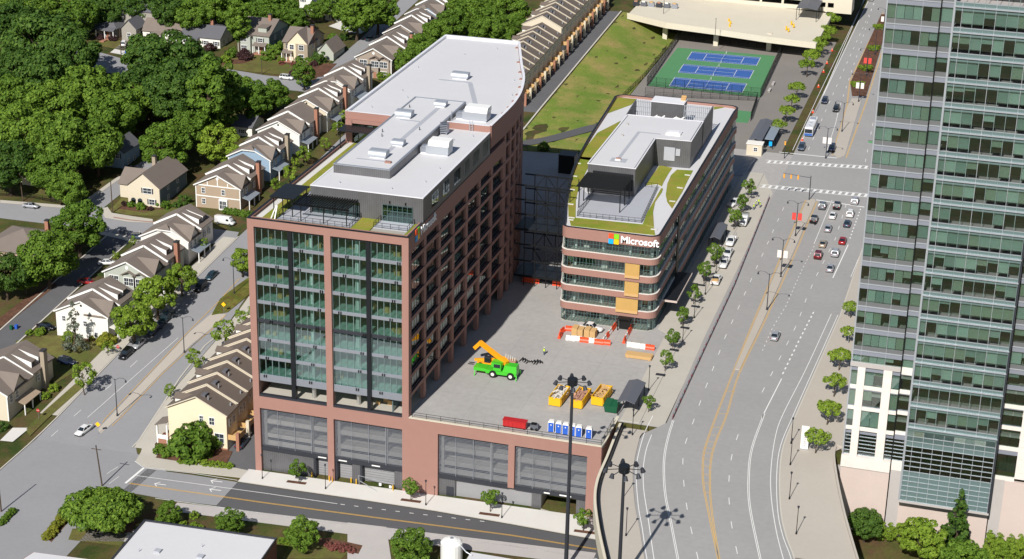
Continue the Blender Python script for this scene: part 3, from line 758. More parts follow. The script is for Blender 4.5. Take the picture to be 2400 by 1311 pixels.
for x0, x1 in ((13.9, 15.7), (18.4, 20.2), (25.6, 27.4)):
    part('sign_lettering', MB().box(x0, .3, 5.25, x1, .34, 5.5), 'white_line', tower)

# east face: brick grid in shade
ys = [0.9+9.15*k for k in range(8)]
mb = MB(); mb.box(XW-.9, 1.3, 52.6, XW+.002, 66, ZT-.004)
for y in ys: mb.box(XW-.8, y-.75 if y > 2 else 1.3, 17.6, XW+.01, y+.75, ZT-.3)
part('east_piers', mb, 'brick', tower)
for z in FL:
    mb = MB().box(XW-.75, 1.3, z-.75, XW-.01, 66, z+.15); part('east_spandrel', mb, 'brick', tower)
    part('sill', MB().box(XW-.3, 1.3, z+.15, XW+.08, 66, z+.22), 'charcoal', tower)
wm = None
for k in range(7):
    y0 = ys[k]+.75; y1 = ys[k+1]-.75
    for i, z in enumerate(FL):
        z1 = (FL[i+1]-.75) if i < 7 else 52.6
        if wm is None:
            wm = MB().box(-.02, 0, 0, .02, y1-y0, z1-z).mesh('window', 'dark_glass')
            fm = MB()
            for q in range(1, 5): fm.box(-.08, (y1-y0)*q/5-.04, 0, .06, (y1-y0)*q/5+.04, z1-z)
            fm.box(-.08, 0, 1.0, .05, y1-y0, 1.07); fmm = fm.mesh('window_mullion', 'charcoal')
        o = piece('window', wm, tower, (XW-.5, y0, z+.22)); piece('window_mullion', fmm, o, (XW-.5, y0, z+.22))
        if random.random() < .5:
            w0 = random.uniform(0, 3); part('blind', MB().box(XW-1.0, y0+w0, z+.3, XW-.95, y0+w0+random.uniform(2, 4.5), z+random.uniform(1.4, 2.9)), random.choice(['ply', 'wood', 'stone_white']), tower)
# street-level arcade on the plaza
mb = MB(); mb.box(XW-4, 1.4, 17.6, XW-3.8, 66, 21.4); part('arcade_glass', mb, 'spandrel_glass', tower)
# curved rear wall with brick ribs
mb = MB()
for i in range(len(EDGE)-1):
    (xa, ya), (xb, yb) = EDGE[i], EDGE[i+1]
    mb.add([(xa-.5, ya, 17.3), (xb-.5, yb, 17.3), (xb-.5, yb, 62), (xa-.5, ya, 62)], [(0, 1, 2, 3)])
part('rear_curtain', mb, 'dark_glass', tower)
mb = MB()
for i in range(0, len(EDGE), 3):
    x, y = EDGE[i]; mb.box(x-1.0, y-.6, 17.4, x, y+.6, 62.2)
part('rear_pier', mb, 'brick', tower)
for z in FL+[54.7]:
    mb = MB()
    for i in range(len(EDGE)-1): mb.bar((EDGE[i][0]-.45, EDGE[i][1], z-.3), (EDGE[i+1][0]-.45, EDGE[i+1][1], z-.3), .9, .85)
    part('rear_spandrel', mb, 'brick', tower)
part('rear_core', MB().prism([(.6, 54.2), (30, 54.2), (30, 70), (28.5, 86), (24, 100), (17, 124), (.6, 124)], 17.3, 61.8), 'office_wall', tower)
part('north_wall', MB().box(0, 124.9, 10, 19.5, 125.3, 62.6), 'brick', tower)
# rear roof
RZ = 62.62
part('rear_roof', MB().prism([(.4, 54.4)]+[(x-.35, y) for x, y in [(XW, 54.4)]+EDGE]+[(.4, 124.8)], RZ-.9, RZ-.55), 'roof_white', tower)
mb = MB(); mb.box(0, 54.0, 60.9, XW, 54.38, RZ); part('rear_roof_brick', mb, 'brick', tower)
mb = MB(); ring = [(0, 54.2)]+[(XW-.1, 54.2)]+EDGE+[(0, 125.1), (0, 54.2)]
wall_along(mb, ring[1:-2], .55, 57.5, RZ); part('rear_parapet', mb, 'brick', tower)
mb = MB(); wall_along(mb, [(XW-.1, 54.6)]+EDGE, .62, RZ, RZ+.1); wall_along(mb, [(.1, 124.9), (19.6, 125.2)], .8, RZ-.6, RZ+.08); wall_along(mb, [(.25, 54.1), (.25, 125)], .62, RZ-.6, RZ+.06); wall_along(mb, [(.2, 54.2), (XW-.2, 54.2)], .5, RZ, RZ+.06)
part('rear_coping', mb, 'roof_edge', tower)
part('rear_west_wall', MB().box(0, 54.4, 55, .22, 124.9, RZ-.02), 'metal_panel_y', tower)
# penthouse
PZ = 61.1
mb = MB().box(10, 8.8, 55.5, XW-.06, 54, PZ); part('penthouse', mb, 'metal_panel', tower)
part('penthouse_side', MB().box(XW-.055, 8.85, 56.2, XW-.02, 54, PZ-.05), 'metal_panel_y', tower)
part('penthouse_roof', MB().box(10.3, 9.1, PZ, XW-.4, 53.95, PZ+.08), 'roof_white', tower)
part('penthouse_edge', MB().box(9.95, 8.75, PZ, XW, 9.1, PZ+.16).box(9.95, 9.1, PZ, 10.3, 53.95, PZ+.16).box(XW-.4, 9.1, PZ, XW, 53.95, PZ+.16), 'roof_edge', tower)
for y in (14, 21, 28.5, 35, 42, 49):   # clerestory openings on the shaded side
    o = part('window', MB().box(XW-.03, y, 57.3, XW+.02, y+4.2, 60.2), 'tower_glass', tower)
    part('window_mullion', MB().box(XW+.02, y+1.3, 57.3, XW+.05, y+1.4, 60.2).box(XW+.02, y+2.8, 57.3, XW+.05, y+2.9, 60.2), 'charcoal', o)
# upper plant block
mb = MB().box(11.5, 17.6, PZ+.08, 23.6, 68.2, 62.95); part('plant_block', mb, 'metal_panel', tower)
part('plant_roof', MB().box(11.8, 17.9, 62.95, 23.3, 67.9, 63.0), 'roof_white', tower)
part('plant_edge', MB().box(11.45, 17.55, 62.95, 23.65, 17.9, 63.16).box(11.45, 17.9, 62.95, 11.8, 67.9, 63.16).box(23.3, 17.9, 62.95, 23.65, 67.9, 63.16).box(11.45, 67.9, 62.95, 23.65, 68.25, 63.16), 'grey_metal', tower)
part('walkway_pad', MB().box(18.6, 26, 63.0, 19.6, 62, 63.03).box(14, 50.4, 63.0, 18.6, 51.2, 63.03).box(14.6, 22.2, 63.0, 21.5, 22.9, 63.03), 'membrane_grey', tower)
part('walkway_pad', MB().prism([(18.2, 86.6), (19.4, 86.6), (27.5, 66), (26.3, 66)], RZ-.55, RZ-.52).prism([(11, 86.4), (19, 86.4), (19, 87.4), (11, 87.4)], RZ-.55, RZ-.515), 'membrane_grey', tower)
def hood(x0, x1, y, z, d=2.2, h=1.5):
    """curved sheet-metal relief hood on a kerb"""
    t = thing('roof_vent', '', 'roof vent', ((x0+x1)/2, y, z))
    n = 8; pr = [(y-d*.5, z+.35)]+[(y-d*.5+d*.35*(1-math.cos(math.pi/2*i/n))-.0, z+.35+(h-.35)*math.sin(math.pi/2*i/n)) for i in range(1, n+1)]+[(y+d*.5, z+h), (y+d*.5, z+.35)]
    part('hood', MB().loft([[(x, a, b) for a, b in pr] for x in (x0, x1)]), 'light_metal', t)
    part('kerb', MB().box(x0+.3, y-d*.42, z, x1-.3, y+d*.42, z+.34), 'roof_edge', t)
    part('end_cap', MB().loft([[(x, a, b+.01) for a, b in pr] for x in (x1+.002, x1+.03)]), 'grey_metal', t)
    return t
for (x0, x1, y, z, d, h, lab) in ((12.4, 16.1, 53, 63, 2.4, 1.5, 'curved white vent hood on the brick tower plant block, beside the brick niche'), (16.6, 20.4, 25, 63, 2.4, 1.5, 'curved white vent hood at the street end of the brick tower plant block'),
        (18.4, 21.1, 33.5, 63, 1.9, 1.2, 'smaller curved white vent hood midway along the brick tower plant block'), (17.9, 20.6, 63.3, 63, 1.9, 1.2, 'curved white vent hood at the rear end of the brick tower plant block'),
        (13.4, 17.5, 89.6, RZ-.55, 2.2, 1.5, 'lone curved white vent hood on the wide rear roof of the brick tower')):
    hood(x0, x1, y, z, d, h)['label'] = lab
def unit(x0, x1, y, z, lab, w=4.2):
    t = thing('rooftop_unit', lab, 'air handler', ((x0+x1)/2, y, z))
    part('casing', MB().box(x1-(x1-x0)*.78, y-1.6, z+.3, x1, y+1.6, z+2.0), 'light_metal', t)
    n = 6; pr = [(y-1.7+.9*(1-math.cos(math.pi/2*i/n)), z+2.0+1.1*math.sin(math.pi/2*i/n)) for i in range(n+1)]+[(y+1.7, z+3.1), (y+1.7, z+2.0)]
    part('hood', MB().loft([[(x, a, b) for a, b in pr] for x in (x1-(x1-x0)*.7, x1+.1)]), 'white_paint', t)
    part('duct', MB().box(x0, y-1.2, z+.35, x0+(x1-x0)*.24, y+1.3, z+1.35).box(x0+.4, y-1.3, z+1.35, x0+1.6, y-.2, z+1.8), 'grey_metal', t)
    part('kerb', MB().box(x0+.2, y-1.4, z, x1-.2, y+1.4, z+.3), 'roof_edge', t)
unit(24.4, 31.6, 59.5, RZ-.55, 'large white rooftop air unit behind the brick band on the tower roof')
unit(23.9, 30.2, 36.6, PZ+.08, 'large white rooftop air unit on the tower penthouse roof beside the plant block')
t = thing('louvre_box', 'grey louvred shaft box beside the plant block on the brick tower', 'vent box', (24.6, 50, PZ))
part('casing', MB().box(23.75, 49, PZ+.5, 25.4, 50.6, 63.6), 'grey_metal', t)
m = MB()
for z in range(6): m.box(23.8, 48.93, PZ+.8+z*.4, 25.35, 49, PZ+.95+z*.4)
part('louvre', m, 'charcoal', t); part('leg', MB().box(23.8, 49.1, PZ+.08, 24.0, 49.3, PZ+.5).box(25.1, 49.1, PZ+.08, 25.3, 49.3, PZ+.5).box(23.8, 50.3, PZ+.08, 24, 50.5, PZ+.5).box(25.1, 50.3, PZ+.08, 25.3, 50.5, PZ+.5), 'grey_metal', t)
def ladder(x, y, z0, z1, lab, w=.7, ax=1):
    t = thing('roof_ladder', lab, 'ladder', (x, y, z0))
    for s in (-1, 1): part('rail', MB().bar((x+s*w/2*ax, y+s*w/2*(1-ax), z0), (x+s*w/2*ax, y+s*w/2*(1-ax), z1), .09), 'light_metal', t)
    n = int((z1-z0)/.4)
    for i in range(n): part('rung', MB().bar((x-w/2*ax, y-w/2*(1-ax), z0+.3+.4*i), (x+w/2*ax, y+w/2*(1-ax), z0+.3+.4*i), .07), 'light_metal', t)
ladder(29.4, 53.6, PZ+.1, RZ+1.0, 'white steel ladder over the brick roof step near the air unit')
ladder(23.95, 56.6, RZ-.5, 64.4, 'white steel ladder on the flank of the plant block', ax=0)
part('brick_hatch', MB().box(21.0, 21.6, 63.0, 22.3, 22.4, 63.35), 'brick', tower)
# small roof scraps: vents, drains
for (x, y) in ((4, 60), (6, 75), (3, 95), (10, 110), (24, 110), (28, 92), (31, 80), (16, 118), (9, 70)):
    part('roof_vent_pipe', MB().cyl((x, y, RZ-.56), (x, y, RZ-.1), .13, n=6), 'membrane_grey', tower)
for (x, y) in ((26, 12), (31, 18), (31, 27), (15, 12), (28, 46), (31, 50)):
    part('roof_vent_pipe', MB().cyl((x, y, PZ+.07), (x, y, PZ+.5), .12, n=6), 'membrane_grey', tower)
for (x, y) in ((13.5, 41), (14.5, 38), (13, 60), (20.5, 45)): part('roof_vent_pipe', MB().cyl((x, y, 63), (x, y, 63.7), .1, n=6), 'charcoal', tower)

# terrace at the top of the glass front
TZ = 55.62
part('terrace_slab', MB().box(.6, 1.3, 54.9, XW-.9, 8.8, TZ-.12).box(.5, 8.8, 54.9, 10, 54, TZ-.12), 'slab_concrete', tower)
part('green_roof', MB().box(.6, .6, TZ-.12, XW-.6, 2.2, TZ+.12).box(2.3, 2.2, TZ-.12, 5.2, 53, TZ+.1).box(20.9, 2.2, TZ-.12, 24.8, 8.7, TZ+.1).box(32.0, 2.2, TZ-.12, XW-.6, 8.7, TZ+.1), 'sedum', tower)
part('gravel_walk', MB().box(1.0, 2.2, TZ-.12, 2.3, 53.5, TZ+.03), 'new_concrete', tower)
part('paver_deck', MB().box(5.2, 2.2, TZ-.12, 20.9, 8.75, TZ+.02).box(24.8, 4.4, TZ-.12, 32.0, 8.75, TZ+.02).box(5.25, 8.8, TZ-.12, 9.95, 53, TZ+.02), 'membrane_grey', tower)
def railing(name, pts, z, lab, par=None, h=1.07, step=1.6):
    t = par or thing(name, lab, 'railing', (*pts[0], z))
    m = MB(); pm = MB()
    for a, b in zip(pts, pts[1:]):
        L = math.dist(a, b); n = max(1, round(L/step))
        for i in range(n+1):
            q = (a[0]+(b[0]-a[0])*i/n, a[1]+(b[1]-a[1])*i/n); part('post', MB().bar((*q, z), (*q, z+h), .07), 'black_metal', t)
        for zz in (h, h*.5, .15): m.bar((*a, z+zz), (*b, z+zz), .06 if zz == h else .035)
    part('rail', m, 'black_metal', t); return t
railing('terrace_railing', [(5.3, 8.6), (5.3, 2.4), (20.7, 2.4), (20.7, 8.6)], TZ, 'black wire railing round the pergola terrace on the brick tower')
railing('terrace_railing', [(24.9, 8.6), (24.9, 4.5), (31.9, 4.5), (31.9, 8.6)], TZ, 'black wire railing round the small terrace by the glass doors')
railing('terrace_railing', [(5.4, 9), (5.4, 52)], TZ, 'long black railing along the green strip on the tower flank', step=2.4)
t = thing('pergola', 'black slatted pergola on the brick tower terrace', 'pergola', (14.4, 5, TZ))
for x in (10.2, 15.0, 19.8):
    for y in (3.1, 8.2): part('post', MB().bar((x, y, TZ), (x, y, 58.9), .16), 'black_metal', t)
for y in (3.1, 8.2): part('beam', MB().box(8.6, y-.1, 58.8, 20.4, y+.1, 59.1), 'black_metal', t)
sl = MB().box(-.07, -3.4, 0, .07, 3.4, .28).mesh('slat', 'black_metal')
for i in range(22): piece('slat', sl, t, (8.9+i*.53, 5.7, 59.1))
t = thing('canopy', 'dark solid canopy on posts at the corner of the tower terrace', 'canopy', (6, 8, TZ))
for q in ((3.6, 5.2), (7.8, 4.6), (3.8, 11.6), (7.9, 11.8), (5.6, 5)): part('post', MB().bar((*q, TZ), (*q, 59.4), .16), 'black_metal', t)
part('beam', MB().box(3.2, 4.2, 59.3, 8.4, 4.4, 59.55).box(3.2, 12.0, 59.3, 8.4, 12.2, 59.55), 'black_metal', t)
sl = MB().box(-2.6, -.2, 0, 2.6, .2, .07).mesh('slat', 'dark_metal')
for i in range(18): piece('slat', sl, t, (5.8, 4.4+i*.455, 59.56))
mb = MB(); mb.bar((4.2, 2.2, TZ), (5.0, 3.2, TZ+2.6), .25, .15); mb.bar((5.0, 2.2, TZ), (5.2, 3.2, TZ+2.6), .25, .15)
solo('roof_davit', mb, 'white_paint', 'white window-washing davit leaning at the front edge of the terrace', 'davit', base=(4.6, 2.4, TZ))
# terrace doors
d = part('glass_door', MB().box(25.3, 8.66, TZ, 31.5, 8.78, 59.1), 'teal_glass', tower)
m = MB()
for i in range(7): m.box(25.3+i*1.03-.05, 8.58, TZ, 25.3+i*1.03+.05, 8.66, 59.1)
for z in (TZ+.05, TZ+1.1, TZ+2.2, 59.05): m.box(25.3, 8.57, z-.04, 31.5, 8.65, z+.04)
part('door_frame', m, 'green_mullion', d)
d = part('glass_door', MB().box(10.4, 8.66, TZ, 20.4, 8.78, 58.5), 'teal_glass', tower)
m = MB()
for i in range(9): m.box(10.4+i*1.25-.05, 8.58, TZ, 10.4+i*1.25+.05, 8.66, 58.5)
part('door_frame', m, 'black_metal', d)
part('wall_lamp', MB().box(26.7, 8.4, 59.4, 26.85, 8.7, 59.9).box(30, 8.4, 59.4, 30.15, 8.7, 59.9), 'black_metal', tower)
# rear niche with canopy
part('niche', MB().box(.4, 53.0, 55.6, 1.9, 54.0, 60.9).box(.4, 53.2, 60.2, 12, 54.02, 61.0), 'brick', tower)
part('niche_glass', MB().box(1.9, 53.7, 55.6, 9.9, 53.8, 60.2), 'teal_glass', tower)
t = thing('niche_canopy', 'dark canopy over the side terrace by the brick niche', 'canopy', (5, 52, TZ))
part('canopy_roof', MB().box(.2, 48.6, 59.6, 9.7, 53, 59.8), 'dark_metal', t)
for q in ((.7, 49), (5, 49), (9.3, 49)): part('post', MB().bar((*q, TZ), (*q, 59.6), .16), 'black_metal', t)

# lettering on the tower's side: four coloured squares and the name
def text(name, body, size, mat, parent, loc, rot, depth=.1, font_bold=False):
    cu = bpy.data.curves.new(name, 'FONT'); cu.body = body; cu.size = size; cu.extrude = depth
    cu.space_character = .98; cu.offset = .02*size if font_bold else 0
    o = bpy.data.objects.new('tmp', cu); C.objects.link(o)
    dg = bpy.context.evaluated_depsgraph_get(); me = bpy.data.meshes.new_from_object(o.evaluated_get(dg))
    bpy.data.objects.remove(o); me.name = name; me.materials.clear(); me.materials.append(MATS[mat])
    ob = bpy.data.objects.new(name, me); C.objects.link(ob); ob.rotation_euler = rot
    ob.parent = parent; ob.location = Vector(loc)-wloc(parent); return ob
plain('logo_red', lin((.95, .33, .14)), .5); plain('logo_green', lin((.50, .80, .10)), .5); plain('logo_blue', lin((.05, .66, .93)), .5); plain('logo_yellow', lin((1, .74, .06)), .5)
plain('sign_white', lin((.96, .96, .96)), .5)
sg = thing('wall_sign', 'four coloured squares and white lettering on the shaded flank of the brick tower', 'sign', (XW+.1, 6, 54.5))
for (dy, dz, m_) in ((0, 1.25, 'logo_red'), (1.2, 1.25, 'logo_green'), (0, 0, 'logo_blue'), (1.2, 0, 'logo_yellow')):
    part('logo_square', MB().box(XW+.05, 3.8+dy, 53.9+dz, XW+.2, 4.9+dy, 55.05+dz), m_, sg)
text('lettering', 'Microsoft', 2.5, 'sign_white', sg, (XW+.14, 6.9, 54.2), (R(90), 0, R(90)))

# podium east of the tower
pod = thing('podium', 'red brick garage podium with wire screens below the plaza', 'building', (53, 1, 0))
XC = 73.66
mb = MB()
mb.box(XW, .01, 0.1, 39.85, 1.3, ZP-.02); mb.box(54.55, .01, 5.4, 55.85, 1.3, ZP-.02); mb.box(70.6, .01, .9, XC, 1.3, ZP-.02)
for a, b in ((39.85, 54.55), (55.85, 70.6)): mb.box(a, .014, 14.97, b, 1.3, ZP-.024)
part('front_frame', mb, 'brick', pod)
part('east_wall', MB().box(XC-.6, 1.3, .9, XC, 14, ZP-.02), 'brick', pod)
part('coping', MB().box(XW, -.05, ZP-.02, XC+.06, .9, ZP+.12).box(XC-.6, .9, ZP-.02, XC+.06, 14, ZP+.12), 'ramp_concrete', pod)
for a, b in ((39.85, 54.55), (55.85, 70.6)):
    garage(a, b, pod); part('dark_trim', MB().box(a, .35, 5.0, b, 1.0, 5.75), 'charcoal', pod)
shopfront(pod, 39.85, 43.4, .8, 5.0); shopfront(pod, 43.5, 59.4, .9, 4.7, 'asphalt_mid', 1.1); shopfront(pod, 59.4, 61.4, 1.2, 5.0); shopfront(pod, 68.6, 70.6, 1.3, 5.0)
part('side_door', MB().box(41.5, .7, .85, 43.1, .74, 3.1), 'charcoal', pod)
part('ramp_wall', MB().box(61.2, 1.05, 1.2, 61.4, 9, 5.0).box(68.6, 1.05, 1.2, 68.8, 9, 5.0), 'garage_concrete', pod)
part('ramp_floor', MB().box(61.4, .3, 1.0, 68.6, 9, 1.42), 'walk_concrete', pod)
part('clearance_bar', MB().cyl((61.8, 2.5, 4.2), (64.3, 2.5, 4.2), .12).cyl((65.4, 2.5, 4.2), (68.2, 2.5, 4.2), .12), 'sign_white', pod)
for x0, x1 in ((62.0, 63.2), (65.2, 67.6)): part('sign_lettering', MB().box(x0, .3, 5.25, x1, .34, 5.52), 'white_line', pod)
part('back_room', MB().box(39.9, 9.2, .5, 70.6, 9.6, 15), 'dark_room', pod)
railing('plaza_railing', [(34.3, .45), (73.2, .45), (73.2, 11)], ZP+.12, 'temporary pipe railing along the edge of the plaza', step=3.0)
# ------------------------------------------------------------------ five-storey building with rounded corners
RTOP = 40.2; RF = 39.55
RIGHT = [(71.4, 64), (71.3, 90), (71.15, 125), (70.9, 158)]
LEFT = spline([(37.4, 158.5), (38.2, 145), (39.7, 118), (42.0, 95.5), (45.5, 76), (48.9, 61.5)], 4)
def arc(c, r, a0, a1, n=7): return [(c[0]+r*math.cos(R(a0+(a1-a0)*i/n)), c[1]+r*math.sin(R(a0+(a1-a0)*i/n))) for i in range(n+1)]
FRC = arc((69.0, 60.0), 2.4, -90, 0); FLC = arc((51.2, 59.6), 2.0, 195, 270)
BACK = arc((68.6, 160.6), 2.6, 5, 90, 4)+[(41, 163.2)]+arc((40.2, 160.2), 3.0, 95, 180, 4)
OUTL = FLC[1:]+FRC+RIGHT+BACK+LEFT
def inset(pts, d):
    n = len(pts); out = []
    for i in range(n):
        a, b, c = pts[i-1], pts[i], pts[(i+1) % n]
        v = Vector((c[0]-a[0], c[1]-a[1])).normalized(); out.append((b[0]-v.y*d, b[1]+v.x*d))
    return out
mid = thing('office_building', 'five-storey brick and glass office building with rounded corners and green roof', 'building', (56, 105, ZP))
BANDS = [(20.6, 22.2), (25.0, 26.4), (29.1, 30.6), (33.4, 34.8), (37.6, RTOP)]
IN1 = inset(OUTL, .45); IN2 = inset(OUTL, 1.3)
for a, b in BANDS:
    m = MB()
    n = len(OUTL)
    v = [(x, y, a) for x, y in OUTL]+[(x, y, b) for x, y in OUTL]+[(x, y, b) for x, y in IN1]+[(x, y, a) for x, y in IN1]
    f = []
    for i in range(n):
        j = (i+1) % n
        for k in range(4): f.append((k*n+i, k*n+j, ((k+1) % 4)*n+j, ((k+1) % 4)*n+i))
    m.add(v, f); part('brick_band', m, 'brick', mid)
    m = MB(); pts = inset(OUTL, -.06); v = [(x, y, b) for x, y in pts]+[(x, y, b+.09) for x, y in pts]+[(x, y, b+.09) for x, y in IN1]+[(x, y, b) for x, y in IN1]
    m.add(v, f); part('stone_cap' if b < 40 else 'coping', m, 'stone_white' if b < 40 else 'dark_metal', mid)
for a, b in BANDS: part('floor_slab', MB().prism(IN2, a+.5, b-.35 if b < 40 else 39.2), 'slab_concrete', mid)
part('ground_slab', MB().prism(inset(OUTL, .2), ZP+.01, ZP+.06), 'walk_concrete', mid)
core = [(55, 72), (65.5, 72), (65.5, 154), (46, 154), (47.5, 120), (51, 90)]
part('core', MB().prism(core, ZP+.06, 39.0), 'office_wall', mid)
ROWS = [(17.6, 20.6), (22.2, 25.0), (26.4, 29.1), (30.6, 33.4), (34.8, 37.6)]
def run(pts, step):
    """points at even steps along a line"""
    out = [pts[0]]; acc = 0
    for a, b in zip(pts, pts[1:]):
        L = math.dist(a, b); s = step-acc
        while s <= L:
            out.append((a[0]+(b[0]-a[0])*s/L, a[1]+(b[1]-a[1])*s/L)); s += step
        acc = (acc+L) % step if L+acc >= step else acc+L
    out.append(pts[-1]); return out
FRONT = inset(OUTL, .35)
fr = FRONT[:len(FLC)-1+len(FRC)]; rt = FRONT[len(FLC)-2+len(FRC):len(FLC)-1+len(FRC)+len(RIGHT)]; lf = FRONT[len(FLC)-2+len(FRC)+len(RIGHT):]
def skin(pts, z0, z1, gl, step, sub=0):
    q = run(pts, step)
    for i, (a, b) in enumerate(zip(q, q[1:])):
        if math.dist(a, b) < .2: continue
        part('pane', MB().add([(a[0], a[1], z0), (b[0], b[1], z0), (b[0], b[1], z1), (a[0], a[1], z1)], [(0, 1, 2, 3)]), gl, mid)
        m = MB(); m.bar((a[0], a[1], z0), (a[0], a[1], z1), .12, .16)
        if sub:
            c = ((a[0]+b[0])/2, (a[1]+b[1])/2); m.bar((*c, z0), (*c, z1), .06, .1)
            for k in range(1, sub): m.bar((*a, z0+(z1-z0)*k/sub), (*b, z0+(z1-z0)*k/sub), .06, .07)
        part('mullion', m, 'green_mullion', mid)
for k, (z0, z1) in enumerate(ROWS):
    skin(fr, z0, z1, 'clear_glass', 1.45, 4 if k == 0 else (3 if k == 4 else 2))
    skin(rt, z0, z1, 'dark_glass', 3.1, 2)
    m = MB(); q = lf
    for a, b in zip(q, q[1:]): m.add([(a[0], a[1], z0), (b[0], b[1], z0), (b[0], b[1], z1), (a[0], a[1], z1)], [(0, 1, 2, 3)])
    part('rear_glazing', m, 'spandrel_glass', mid)
# plywood boards where panes are missing
for x0, x1, z0, z1 in ((64.2, 67.5, 29.9, 33.4), (64.3, 67.5, 25.6, 29.1), (62.5, 67.5, 21.5, 25.0)):
    part('plywood_sheet', MB().box(x0, 57.3, z0+.7, x1, 57.38, z1), 'ply', mid); part('plywood_sill', MB().box(x0, 57.2, z0+.1, x1, 57.34, z0+.7), 'wood', mid)
# interior columns and clutter
for x in (52.2, 58.4, 64.6, 69.6):
    for y in (60.6,): part('column', MB().cyl((x, y, ZP), (x, y, 39), .3, n=10), 'white_paint', mid)
random.seed(8); m = MB()
for z0, z1 in ROWS:
    for k in range(10):
        x = random.uniform(52, 69); y = random.uniform(60, 68); s = random.uniform(.4, 1.6); m.box(x, y, z0-.2, x+s, y+.6, z0+random.uniform(.5, 1.8))
    for k in range(14):
        y = random.uniform(64, 152); m.box(66.5, y, z0-.2, 66.5+random.uniform(.5, 3), y+random.uniform(.5, 3), z0+random.uniform(.5, 2.0))
part('stored_goods', m, 'stone_white', mid, kind='stuff')
m = MB()
for z0, z1 in ROWS:
    for k in range(26):
        y = 63+k*3.5
        if random.random() < .55: m.box(69.2, y, z0-.1, 69.25, y+random.uniform(1.0, 3.0), z0+random.uniform(1.0, 2.6))
part('inner_board', m, 'stone_grey', mid, kind='stuff')
# entrance canopy and doors
part('entrance', MB().box(63.3, 56.2, 20.3, 66.2, 57.4, 20.6).box(63.3, 56.2, 17.6, 63.5, 56.4, 20.3).box(66.0, 56.2, 17.6, 66.2, 56.4, 20.3).box(63.5, 57.2, 17.6, 66, 57.3, 20.2), 'black_metal', mid)
part('side_canopy', MB().box(71.3, 66, 21.9, 74.6, 84, 22.2), 'dark_metal', mid)
part('side_canopy_edge', MB().box(74.6, 65.9, 21.85, 74.75, 84.1, 22.3).box(71.4, 65.85, 21.85, 74.75, 66, 22.3), 'stone_pink', mid)
part('side_recess', MB().box(71.35, 80, 22.3, 71.5, 82.6, 37.5), 'black_metal', mid)
# roof
part('roof', MB().prism(IN1, 39.2, RF), 'roof_white', mid)
zA = lambda L, z=RF+.1: [P(1300+a/7.047, 370+b/7.047, z) for a, b in L]
zB = lambda L, z=RF+.1: [P(1400+a/7.047, 210+b/7.047, z) for a, b in L]
def bed(pts): part('green_roof', MB().prism(pts, RF, RF+.1), 'sedum', mid)
bed(zA([(395, -20), (345, 130), (295, 330), (248, 560), (222, 780), (228, 960), (268, 1118), (560, 1150), (1000, 1205), (1660, 1275), (1640, 1150), (1450, 1100), (345, 990), (350, 700), (400, 480), (520, 220), (640, 0)]))
bed(zB([(390, 515), (0, 715), (-190, 960), (-330, 1140), (-60, 1180), (60, 1000), (330, 600)]))
bed(zB([(340, 130), (650, 158), (560, 250), (135, 405)]))
bed(zB([(1925, 285), (2100, 292), (1925, 330)]))
bed(zA([(1730, 125), (1945, 165), (1880, 260), (1800, 400), (1770, 470), (1700, 430), (1510, 450), (1560, 370)]))
bed(zA([(1790, 510), (1770, 570), (1660, 730), (1625, 900), (1640, 1140), (1455, 1095), (1520, 920), (1760, 500)]))
bed(zA([(2020, 195), (2285, 210), (2200, 370), (2110, 560), (1940, 835), (1860, 730), (1835, 610), (1860, 430), (1920, 290)]))
part('deck', MB().prism(zA([(360, 970), (1440, 1080), (1700, 490), (1505, 468), (1320, 645), (550, 600), (405, 480)], RF+.13), RF, RF+.13), 'membrane_grey', mid)
m = MB()
for q in ((395, 530), (415, 310), (290, 95)): pass
mk_ = MB().box(-.7, -.25, 0, .7, .25, .12).mesh('paver', 'new_concrete')
for a, b in ((388, 95), (327, 307), (288, 530), (265, 770), (282, 993), (262, 1028), (2195, 290), (2070, 500), (1945, 722), (1640, 1187)):
    q = P(1300+a/7.047, 370+b/7.047, RF+.1); piece('paver', mk_, mid, (*q, RF+.1))
# penthouse
m = MB().prism([(48.7, 83.6), (60.0, 83.6), (59.5, 107.8), (68.2, 108.6), (68.0, 125.6), (48.6, 124.9)], RF, 46.4); part('penthouse', m, 'metal_panel', mid)
m = MB().prism([(49, 84), (59.6, 84), (59.1, 108.2), (67.8, 109), (67.6, 125.2), (49, 124.5)], 46.4, 46.47); part('penthouse_roof', m, 'roof_white', mid)
m = MB(); wall_along(m, [(48.7, 124.9), (48.7, 83.6), (60.0, 83.6), (59.5, 107.9), (68.2, 108.6), (68.0, 125.6), (48.6, 124.9)], .34, 46.42, 46.58); part('penthouse_edge', m, 'roof_edge', mid)
part('wall_hatch', MB().box(61.8, 107.95, 41.2, 64.5, 108.05, 44.6).box(64.7, 107.95, 42.6, 65.8, 108.05, 44.4), 'membrane_grey', mid)
part('walkway_pad', MB().box(54.2, 88, 46.47, 55, 112, 46.49).box(55, 111.2, 46.47, 60, 112, 46.49).box(53, 87, 46.47, 56.8, 90, 46.485), 'membrane_grey', mid)
part('roof_vent_pipe', MB().cyl((51.5, 107, 46.4), (51.5, 107, 46.9), .3).cyl((50.6, 116.5, 46.4), (50.6, 116.5, 46.9), .3), 'stone_grey', mid)
t = thing('roof_hatch', 'white hatch with a red lid on the five-storey building penthouse', 'roof hatch', (54.6, 88.4, 46.47)); part('kerb', MB().box(54.1, 88, 46.47, 55.4, 89, 46.75), 'white_paint', t); part('lid', MB().box(54.2, 88.5, 46.75, 55.3, 89.1, 46.95), 'brick', t)
